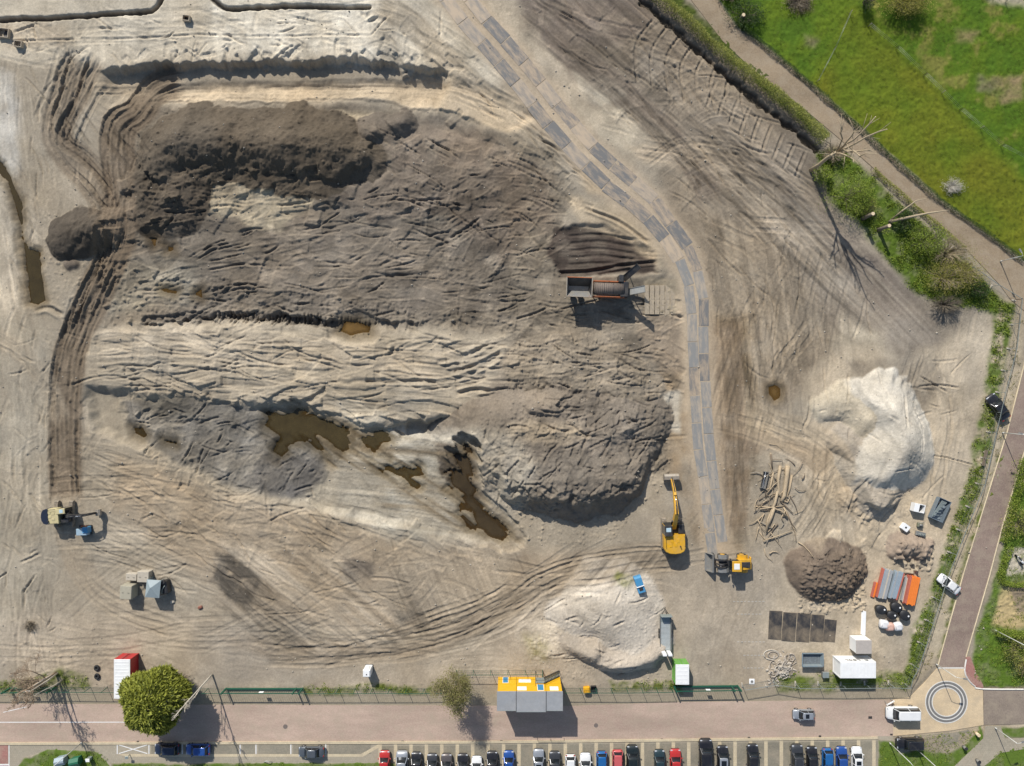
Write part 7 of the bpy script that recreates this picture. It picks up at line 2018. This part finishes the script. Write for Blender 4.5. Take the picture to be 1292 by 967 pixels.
LF_WILL = leaf_mat('willow_leaves', (.16,.15,.05), (.34,.32,.12))
LF_PALE = leaf_mat('bleached_leaves', (.36,.33,.27), (.6,.56,.47))
LF_DRY = leaf_mat('dry_twigs', (.16,.12,.075), (.36,.30,.20))
def branch_tree(root, trunk_pts, r0, r1, levels, bark, seed, spread=.9, kids=(3,5), shrink=.62, up=.25, first=.35, twig=.012, reach=.62):
    """tapered trunk and limbs; returns the tips and twig points (root space)"""
    rd = random.Random(seed); tips = []; segs = []
    mb_t = MB()
    def limb(p, d, L, r, lev):
        n = 4 if lev > 0 else 6
        pts = [Vector(p)]; dd = Vector(d).normalized()
        for i in range(n):
            dd = (dd+Vector((rd.gauss(0,.16), rd.gauss(0,.16), rd.gauss(0,.12)+up*.12))).normalized()
            pts.append(pts[-1]+dd*(L/n))
        rr = [max(twig, r*(1-.72*i/n)) for i in range(n+1)]
        segs.append((pts, rr, lev))
        spawn(pts, rr, L, lev)
    def spawn(pts, rr, L, lev):
        if lev >= levels: tips.append(pts[-1]); tips.append(pts[len(pts)//2]); return
        k = rd.randint(*kids)+(1 if lev == 0 else 0)
        for i in range(k):
            t = first+(1-first)*(i+rd.random())/k
            f = t*(len(pts)-1); a = int(min(f, len(pts)-2)); q = pts[a]+(pts[a+1]-pts[a])*(f-a)
            base = (pts[a+1]-pts[a]).normalized()
            az = rd.uniform(0, 2*math.pi)
            side = base.orthogonal().normalized(); side = Matrix.Rotation(az, 3, base) @ side
            d = (base*(1-spread*.5)+side*spread+Vector((0,0,up*.6))).normalized()
            limb(q, d, L*shrink*rd.uniform(.75,1.2)*(1.1-.45*t), rr[a]*.62, lev+1)
        tips.append(pts[-1])
    P = [Vector(p) for p in trunk_pts]; n = len(P)
    mb_t.tube(P, [r0+(r1-r0)*i/(n-1) for i in range(n)], 9)
    Ltot = sum((P[i+1]-P[i]).length for i in range(n-1))
    spawn(P, [r0+(r1-r0)*i/(n-1) for i in range(n)], Ltot*reach, 0)
    mb_t.build('trunk', bark, root)
    big = MB(); small = MB()
    for pts, rr, lev in segs:
        if lev <= 1:
            m = MB(); m.tube(pts, rr, 6); m.build('limb', bark, root)
        else: small.tube(pts, rr, 3 if lev > 2 else 4, cap=False)
    if small.v:
        o = small.build('twigs', bark, root); o['kind'] = 'stuff'
    return tips, segs
def tree_root(name, px, py, label, z=None):
    g = G(px, py, zat(px, py) if z is None else z); r = empty(name, g); tag(r, label, 'tree'); return r
# broad evergreen by the red container
r = tree_root('evergreen_tree', 214, 866, 'dense olive green evergreen tree by the red container')
tips, segs = branch_tree(r, [(0,0,0),(.1,0,1.5),(0,.1,3.5),(.1,0,6)], .28, .10, 2, M_BARKG, 3, .9)
rs = np.random.RandomState(5); N_ = 2900
th = rs.uniform(0, 2*np.pi, N_); cz = rs.uniform(-.55, 1, N_); rad = rs.uniform(.72, 1.0, N_)**.5
R_ = 4.35*(1+.10*np.sin(th*5+1)+.08*np.sin(th*3))
ctr = np.stack([R_*np.sqrt(np.maximum(0, 1-cz**2))*np.cos(th)*rad, R_*np.sqrt(np.maximum(0, 1-cz**2))*np.sin(th)*rad, 4.6+4.0*cz*rad], 1)
out = ctr-np.array([0,0,4.2]); out /= np.linalg.norm(out, axis=1, keepdims=True)
dirs = np.repeat(out*np.array([1,1,.25])+np.array([0,0,-.35]), 8, 0)
pp = np.repeat(ctr, 8, 0)+rs.normal(0, .13, (N_*8, 3))
leaf_mesh('crown', pp, .62, .20, LF_OLIVE, r, dirs, rs)
# bare trees along the fence
r = tree_root('bare_tree', 71, 849, 'bare many-branched tree at the lower left beside the road fence')
branch_tree(r, [(0,0,0),(-.1,0,1.2),(-.5,-.2,4.0),(-.9,-.1,7.5)], .22, .10, 4, mat('reddish_twigs', (.30,.22,.15), .85, var=.2, scale=5), 12, .85, (4,6), .66, .4, .3, .022, .8)
for i in range(2):
    m = MB(); m.tube([(.3-.3*i,0,0),(.4-.5*i,-.1+.2*i,2.5),(.2-.8*i,-.2,6.0-i),(.1-1.2*i,-.1,8.5-i)], [.13,.1,.07,.03], 8); m.build('stem', M_BIRCH, r)
r = tree_root('bare_tree', 81, 857, 'small pale leaning bare tree by the green verge at the lower left')
branch_tree(r, [(0,0,0),(-.2,-.1,2.0),(-.6,0,4.4),(-.9,-.2,6.0)], .10, .04, 2, M_BIRCH, 15, .6, (2,3), .5, .4)
r = tree_root('birch_tree', 268, 851, 'white barked bare birch right of the evergreen tree')
branch_tree(r, [(0,0,0),(-.1,-.2,2.0),(-.3,-.6,5),(-.5,-1.0,8),(-.6,-1.4,11.5)], .15, .05, 3, M_BIRCH, 21, .65, (5,6), .45, .45, .3, .020)
r = tree_root('willow_tree', 562, 857, 'thin yellow green willow between gate fence and yellow cabins')
tips, segs = branch_tree(r, [(0,0,0),(0,.1,1.5),(.1,0,3.2),(.1,-.2,5.5)], .24, .12, 4, M_BARKT, 31, .75, (4,6), .68, .3, .35, .022, 1.15)
tp = np.array([tuple(t) for t in tips]); rs = np.random.RandomState(8)
sel = tp[rs.randint(0, len(tp), 11000)]+rs.normal(0, .42, (11000, 3))
sel = sel[(sel[:, 2] > 2)]
leaf_mesh('crown', sel, .22, .07, LF_WILL, r, None, rs)
# tall pruned tree by the brick path, felled neighbours
r = tree_root('pruned_tree', 1023, 215, 'tall pruned bare tree leaning over the brick path')
F = Vector((.2,.1,8.6)); m = MB(); m.tube([(0,0,0),(.1,0,3),(.0,.1,6),F], [.34,.28,.25,.24], 10); m.build('trunk', M_BARKT, r)
rd = random.Random(4)
for i, (dx, dy, dz, rr0) in enumerate(((2.2,2.6,6.2,.17),(3.6,1.0,6.6,.18),(2.6,-1.4,5.0,.15),(-1.2,2.8,4.5,.13),(-3.2,.4,3.5,.14),(-2.6,-1.6,3.0,.12),(.6,-3.0,4.5,.14),(1.6,-2.6,7.5,.15),(-.6,.8,7.5,.15))):
    pts = [F-Vector((0,0,.6*rd.random()+.1*i))]
    for k in range(1, 6):
        t = k/5; pts.append(F+Vector((dx*t+rd.gauss(0,.2), dy*t+rd.gauss(0,.2), dz*t**.8+rd.gauss(0,.15))))
    m = MB(); m.tube(pts, [rr0*(1-.6*k/5) for k in range(6)], 7); lb_ = m.build('limb', M_BARKT, r)
    m = MB(); d = (pts[-1]-pts[-2]).normalized(); m.cyl(pts[-1]+d*.02, d, rr0*.45, .04, 8); m.build('cut_end', M_CUT, lb_)
    for q in range(5):
        k = rd.randint(2, 4); b0 = pts[k]; d = Vector((rd.gauss(dx*.25,.8), rd.gauss(dy*.25,.8), rd.gauss(.6,.5)))
        m = MB(); m.tube([b0, b0+d*.5+Vector((0,0,.1)), b0+d], [.05,.035,.02], 5); m.build('side_branch', M_BARKT, lb_)
for px, py, l in ((1101,270,'pale cut tree stump, upper one of two in the thicket'),(1121.5,285,'pale cut tree stump, lower one of two in the thicket'),(938,19,'pale cut stump inside the dark shrub at the meadow corner')):
    h = 3.2 if px > 1000 else 1.6
    q = root_at('tree_stump', px, py, h, 0, l, 'tree stump'); m = MB(); m.tube([(0,0,0),(0,0,h*.5),(.02,0,h)], [.36,.28,.27], 10); m.build('trunk', M_BARKG, q)
    m = MB(); m.cyl((.02,0,h+.02),(0,0,1), .27,.04,12); m.build('cut_face', M_CUT, q)
q = tree_root('leaning_trunk', 1122, 281, 'pale leaning cut trunk reaching from the thicket over the path')
m = MB(); m.tube([(0,0,.8),(1.8,.3,2.2),(4.0,.6,3.6),(6.2,.7,5.0)], [.24,.2,.14,.06], 9); m.build('trunk', M_BARKT, q)
m = MB(); m.tube([(0,.3,.5),(1.0,1.4,2.0),(2.4,2.6,3.2),(3.6,2.8,3.8)], [.16,.13,.09,.04], 8); m.build('limb', M_BARKT, q)
m = MB(); m.tube([(0,0,-.3),(0,.1,.5),(0,0,.85)], [.3,.28,.26], 9); m.build('root_stock', M_BARKG, q)
# shrubs: twiggy frames with leaves on them
def shrub(px, py, rx, ry, h, n, lm, label, name='shrub', seed=0, leaf=.20, twigs=26, cat='shrub', low=.15, tm=None, wd=.45, lump=.22):
    rs = np.random.RandomState(seed+700); rd = random.Random(seed)
    b = G(px, py, zat(px, py)); r = empty(name, b); tag(r, label, cat)
    ends = []
    tw_ = MB()
    for i in range(twigs):
        a = rd.uniform(0, 6.283); e = rd.uniform(.3,1.0)**.6
        end = Vector((rx*e*math.cos(a), ry*e*math.sin(a), h*(1-.55*e*e)*rd.uniform(.75,1.05)))
        midp = end*.5+Vector((rd.gauss(0,.15), rd.gauss(0,.15), h*.12)); ends.append(end); ends.append(midp*1.1)
        tw_.tube([(end.x*.06, end.y*.06, 0), midp, end], [.05,.035,.012], 4, cap=False)
        for k in range(3):
            e2 = end+Vector((rd.gauss(0,.3*rx/2), rd.gauss(0,.3*ry/2), rd.gauss(.1,.25))); tw_.tube([midp.lerp(end, .3+.2*k), e2], [.02,.008], 3, cap=False); ends.append(e2)
    o = tw_.build('stems', tm or M_BARKG, r); o['kind'] = 'stuff'
    E = np.array([tuple(v) for v in ends]); p = E[rs.randint(0, len(E), n)]+rs.normal(0, 1, (n, 3))*np.array([rx*lump, ry*lump, h*.14])
    p = p[p[:, 2] > low*h]
    leaf_mesh('foliage', p, leaf, leaf*wd, lm, r, None, rs)
    return r
shrub(1066,250,2.9,3.0,3.6,5200,LF_GREEN,'round fresh green bush in the thicket left of the stumps',seed=1)
shrub(1034,222,1.4,1.3,2.2,1500,LF_GREEN,'small fresh green bush at the thicket tip',seed=2)
shrub(1188,352,3.4,2.2,3.6,3800,LF_YELL,'wide yellow green bush at the lower thicket end',seed=3,twigs=70,tm=M_BARKT,leaf=.16)
shrub(1213,346,2.6,2.0,3.4,1900,LF_YELL,'pale yellow bush nearest the path bend',seed=4,twigs=60,tm=M_BARKT,leaf=.16)
shrub(1162,305,2.6,2.4,3.0,3200,LF_GREEN,'leafy green bush midway along the thicket',seed=5,twigs=40)
shrub(1192,320,3.0,2.2,3.4,1500,LF_WILL,'half bare tan bush between green and yellow bushes',seed=6,twigs=90,tm=M_BARKT,leaf=.14)
shrub(1138,280,1.8,1.6,2.0,1700,LF_DARK,'dark low bush beside the leaning trunk',seed=7)
shrub(1090,262,1.6,1.4,1.8,1200,LF_HEDGE,'olive bush next to the upper cut stump',seed=8,twigs=40)
shrub(1228,366,1.6,1.2,1.8,1500,LF_DARK,'dark green bush at the corner of the site fence',seed=9)
shrub(1188,385,2.6,1.6,2.6,400,LF_DRY,'leafless twiggy bush below the wide yellow green bush',seed=10,twigs=110,tm=M_BARKG,leaf=.12)
shrub(1048,196,1.8,1.4,2.2,700,LF_DRY,'dry brown brush below the pruned tree',seed=11,twigs=80,tm=M_BARKT,leaf=.16)
shrub(938,22,2.6,1.9,1.8,3200,LF_DARK,'dark green shrub round a stump at the meadow corner',seed=12)
shrub(1006,4,2.0,1.8,1.0,900,LF_DRY,'brown brush pile on the meadow at the top edge',seed=13,twigs=90,tm=M_BARKG,leaf=.2)
shrub(918,-4,1.8,1.2,1.6,900,LF_DRY,'brown twiggy shrub by the path at the top edge',seed=14,twigs=60,tm=M_BARKT)
shrub(40,790,.9,.8,.7,260,LF_DRY,'little dry bush on the sand at the lower left',seed=15,twigs=40,tm=M_BARKG,leaf=.14)
shrub(40,860,2.6,1.0,1.3,700,LF_DRY,'dry brush along the fence at the lower left',seed=16,twigs=90,tm=M_BARKT,leaf=.14)
shrub(228,856,2.2,1.6,1.6,700,LF_DRY,'brown brush between evergreen tree and birch',seed=17,twigs=90,tm=M_BARKT,leaf=.16)
shrub(1282,660,2.4,2.0,2.4,1900,LF_HEDGE,'olive bush in the eastern garden near the motorbike',seed=18)
shrub(1278,815,2.2,2.2,2.2,1700,LF_HEDGE,'round olive bush in the eastern garden by the lamp',seed=19)
shrub(1290,838,2.0,1.8,2.4,1200,LF_YELL,'pale bush on the right edge near the junction',seed=20,twigs=50,tm=M_BARKT)
shrub(1290,600,2.2,2.6,2.0,1500,LF_GREEN,'green bush on the right edge beyond the lane',seed=21)
shrub(1199,236,1.5,1.2,1.0,900,LF_PALE,'pale dead brush tuft on the meadow edge by the path',seed=22,twigs=70,tm=mat('bleached_twigs',(.6,.56,.48),.8,var=.15),leaf=.16)
# tree at the top edge of the meadow
shrub(1134,8,3.4,1.9,3.2,7000,LF_YELL,'broad yellow green leafy bush at the top edge of the meadow',seed=23,twigs=60)
shrub(1089,6,.9,1.6,3.2,900,LF_DARK,'dark narrow bush left of the broad yellow green one',seed=24,twigs=40)
# hedges
def hedge(pts, w, h, dens, lm, label, seed=0, leaf=.17, ragged=.35):
    rs = np.random.RandomState(seed+900); P = catmull(pts, 4.0); seg = np.linalg.norm(np.diff(P, axis=0), axis=1); cum = np.concatenate([[0], np.cumsum(seg)])
    L = cum[-1]/PPM; n = int(L*dens); s = rs.uniform(0, cum[-1], n)
    i = np.clip(np.searchsorted(cum, s, 'right')-1, 0, len(P)-2); f = (s-cum[i])/seg[i]
    q = P[i]*(1-f)[:, None]+P[i+1]*f[:, None]; d = (P[i+1]-P[i])/seg[i][:, None]; nn = np.stack([-d[:, 1], d[:, 0]], 1)
    lumpy = 1+ragged*fbm(s, s*0+seed*5, 18, 3, 400+seed); lat = rs.uniform(-1, 1, n); zt = np.sqrt(rs.uniform(.05, 1, n))
    prof = np.sqrt(np.maximum(.05, 1-(np.abs(lat))**2.5))
    x = q[:, 0]+nn[:, 0]*lat*w*PPM/2*lumpy; y = q[:, 1]+nn[:, 1]*lat*w*PPM/2*lumpy
    z = h*lumpy*prof*zt
    b = G(*pts[0]); b.z = 0
    zz = np.array([zat(a, c) for a, c in zip(x, y)])
    pos = np.stack([(x-CX)/PPM-b.x, (CY-y)/PPM-b.y, z+zz], 1)
    r = empty('hedge', b); tag(r, label, 'hedge')
    leaf_mesh('foliage', pos, leaf, leaf*.55, lm, r, None, rs)
    m = MB(); k = int(L/.7); rd = random.Random(seed)
    for j in range(k):
        t = cum[-1]*(j+.5)/k; a = min(int(np.searchsorted(cum, t, 'right')-1), len(P)-2); c = P[a]; g = G(c[0]+rd.uniform(-2,2), c[1]+rd.uniform(-2,2), zat(*c[:2]))-b
        m.tube([g, g+Vector((rd.gauss(0,.2), rd.gauss(0,.2), h*.8))], [.05,.015], 4, cap=False)
    o = m.build('stems', M_BARKG, r); o['kind'] = 'stuff'
hedge([(800,-40),(822,-5),(858,24),(895,58),(935,92),(975,122),(1010,152),(1036,180)], 1.5, 2.6, 430, LF_HEDGE, 'tall olive hedge between building site and brick path', 1)
hedge([(928,30),(968,62),(1020,106),(1078,158),(1130,206),(1186,254),(1240,292),(1290,330)], .75, .9, 210, LF_DARK, 'low dark green hedge between brick path and meadow', 2, .14)
hedge([(1100,214),(1140,250),(1180,284),(1216,314)], .9, .8, 220, LF_HEDGE, 'low olive hedge along the site side of the path', 3, .14)
hedge([(1253,797),(1292,800),(1320,800)], 1.1, 1.4, 420, LF_GREEN, 'clipped green hedge across the eastern garden', 4)
hedge([(1272,690),(1262,732),(1300,738)], .9, 1.0, 300, LF_GREEN, 'green corner hedge by the motorbike yard', 5)
hedge([(1292,580),(1276,640),(1264,684)], 1.2, .9, 300, LF_GREEN, 'green hedge along the right side of the lane', 6)
# weeds, grass and rough tufts: nobody could count them
def tufts(name, poly_list, per_m2, hgt, lm, label, seed=0, blades=5, spread=.12):
    rs = np.random.RandomState(seed+1200); pts = []
    for poly in poly_list:
        w, d = sdf(poly, 0); ys, xs = np.nonzero(d > 0)
        if len(ys) == 0: continue
        area = len(ys)*(STEP/PPM)**2; n = int(area*per_m2); pick = rs.randint(0, len(ys), n)
        x = PX[w][ys[pick], xs[pick]]+rs.uniform(-.6,.6,n); y = PY[w][ys[pick], xs[pick]]+rs.uniform(-.6,.6,n); z = Z[w][ys[pick], xs[pick]]
        ok = (fbm(x, y, 16, 3, 500+seed) > -.15)&(x > -15)&(x < 1307)&(y > -15)&(y < 982)
        pts.append(np.stack([(x[ok]-CX)/PPM, (CY-y[ok])/PPM, z[ok]], 1))
    p = np.concatenate(pts); p = np.repeat(p, blades, 0)+rs.normal(0, 1, (len(p)*blades, 3))*np.array([spread, spread, 0])
    dr = rs.normal(0, .5, (len(p), 3)); dr[:, 2] = 1.0
    o = leaf_mesh(name, p, hgt, hgt*.28, lm, None, dr, rs); tag(o, label, kind='stuff')
tufts('weeds', [THICKET, VERGE_E], 12, .34, LF_GREEN, 'green weeds growing in thicket and along the eastern fence', 1)
tufts('dry_weeds', [[(1262,380),(1290,400),(1290,465),(1266,545),(1232,658),(1184,830),(1148,868),(1190,720),(1222,600),(1245,480)]], 3, .26, LF_WILL, 'sparse dry weeds on the sandy verge', 2)
tufts('weeds_by_fence', [[(-20,856),(110,850),(112,872),(-20,874)], [(384,862),(545,862),(545,873),(384,873)], [(770,860),(850,860),(850,872),(770,872)], [(985,846),(1143,846),(1140,868),(985,868)]], 5, .32, LF_GREEN, 'weeds along the foot of the road fence', 3)
tufts('garden_grass', [GCOL, [(22,968),(60,948),(120,950),(140,967)], [(1107,932),(1240,920),(1196,975),(1107,990)], [(1225,990),(1262,950),(1310,945),(1310,990)], [(140,964),(500,964),(500,985),(140,985)]], 7, .22, LF_GREEN, 'garden and verge grass round the lanes', 4)
LF_MEAD = leaf_mat('meadow_blades', (.07,.12,.012), (.22,.24,.05))
tufts('meadow_grass', [[(900,-20),(935,30),(970,55),(1081,150),(1187,247),(1287,321),(1310,330),(1310,-20)]], 5, .16, LF_MEAD, 'short meadow grass', 5, 5, .10)
# loose stones over the site
rs = np.random.RandomState(77); NS = 5200
sx = rs.uniform(-10, 1270, NS); sy = rs.uniform(-10, 866, NS)
line_ok = ~((sx-842)*.78-(sy+20)*.62*1.18 > -10) | (sy > 420)
sx, sy = sx[line_ok], sy[line_ok]
dens = fbm(sx, sy, 60, 3, 610); keep = dens > rs.uniform(-.5,.5,len(sx)); sx, sy = sx[keep], sy[keep]
base = np.array([(1,0,0),(-1,0,0),(0,1,0),(0,-1,0),(0,0,1),(0,0,-1)], float); of = [(0,2,4),(2,1,4),(1,3,4),(3,0,4),(2,0,5),(1,2,5),(3,1,5),(0,3,5)]
V = []; Fc = []
for a, c in zip(sx, sy):
    if any(abs(a-q[0]) < q[2] and abs(c-q[1]) < q[3] for q in ((667,865,45,14),(155,852,16,28),(1081,845,25,14),(861,847,10,16))): continue
    s = .04+.16*rs.rand()**3; p = np.array(((a-CX)/PPM, (CY-c)/PPM, zat(a, c)+s*.2)); n0 = len(V)
    for q in base: V.append(tuple(p+q*s*rs.uniform(.6,1.3,3)))
    Fc += [tuple(n0+i for i in f) for f in of]
m = MB(); m.v = V; m.f = Fc; m.smooth = [False]*len(Fc)
tag(m.build('loose_stones', mat('site_stones', (.34,.30,.24), .9, var=.35, scale=2)), 'loose stones and lumps scattered over the site', kind='stuff')
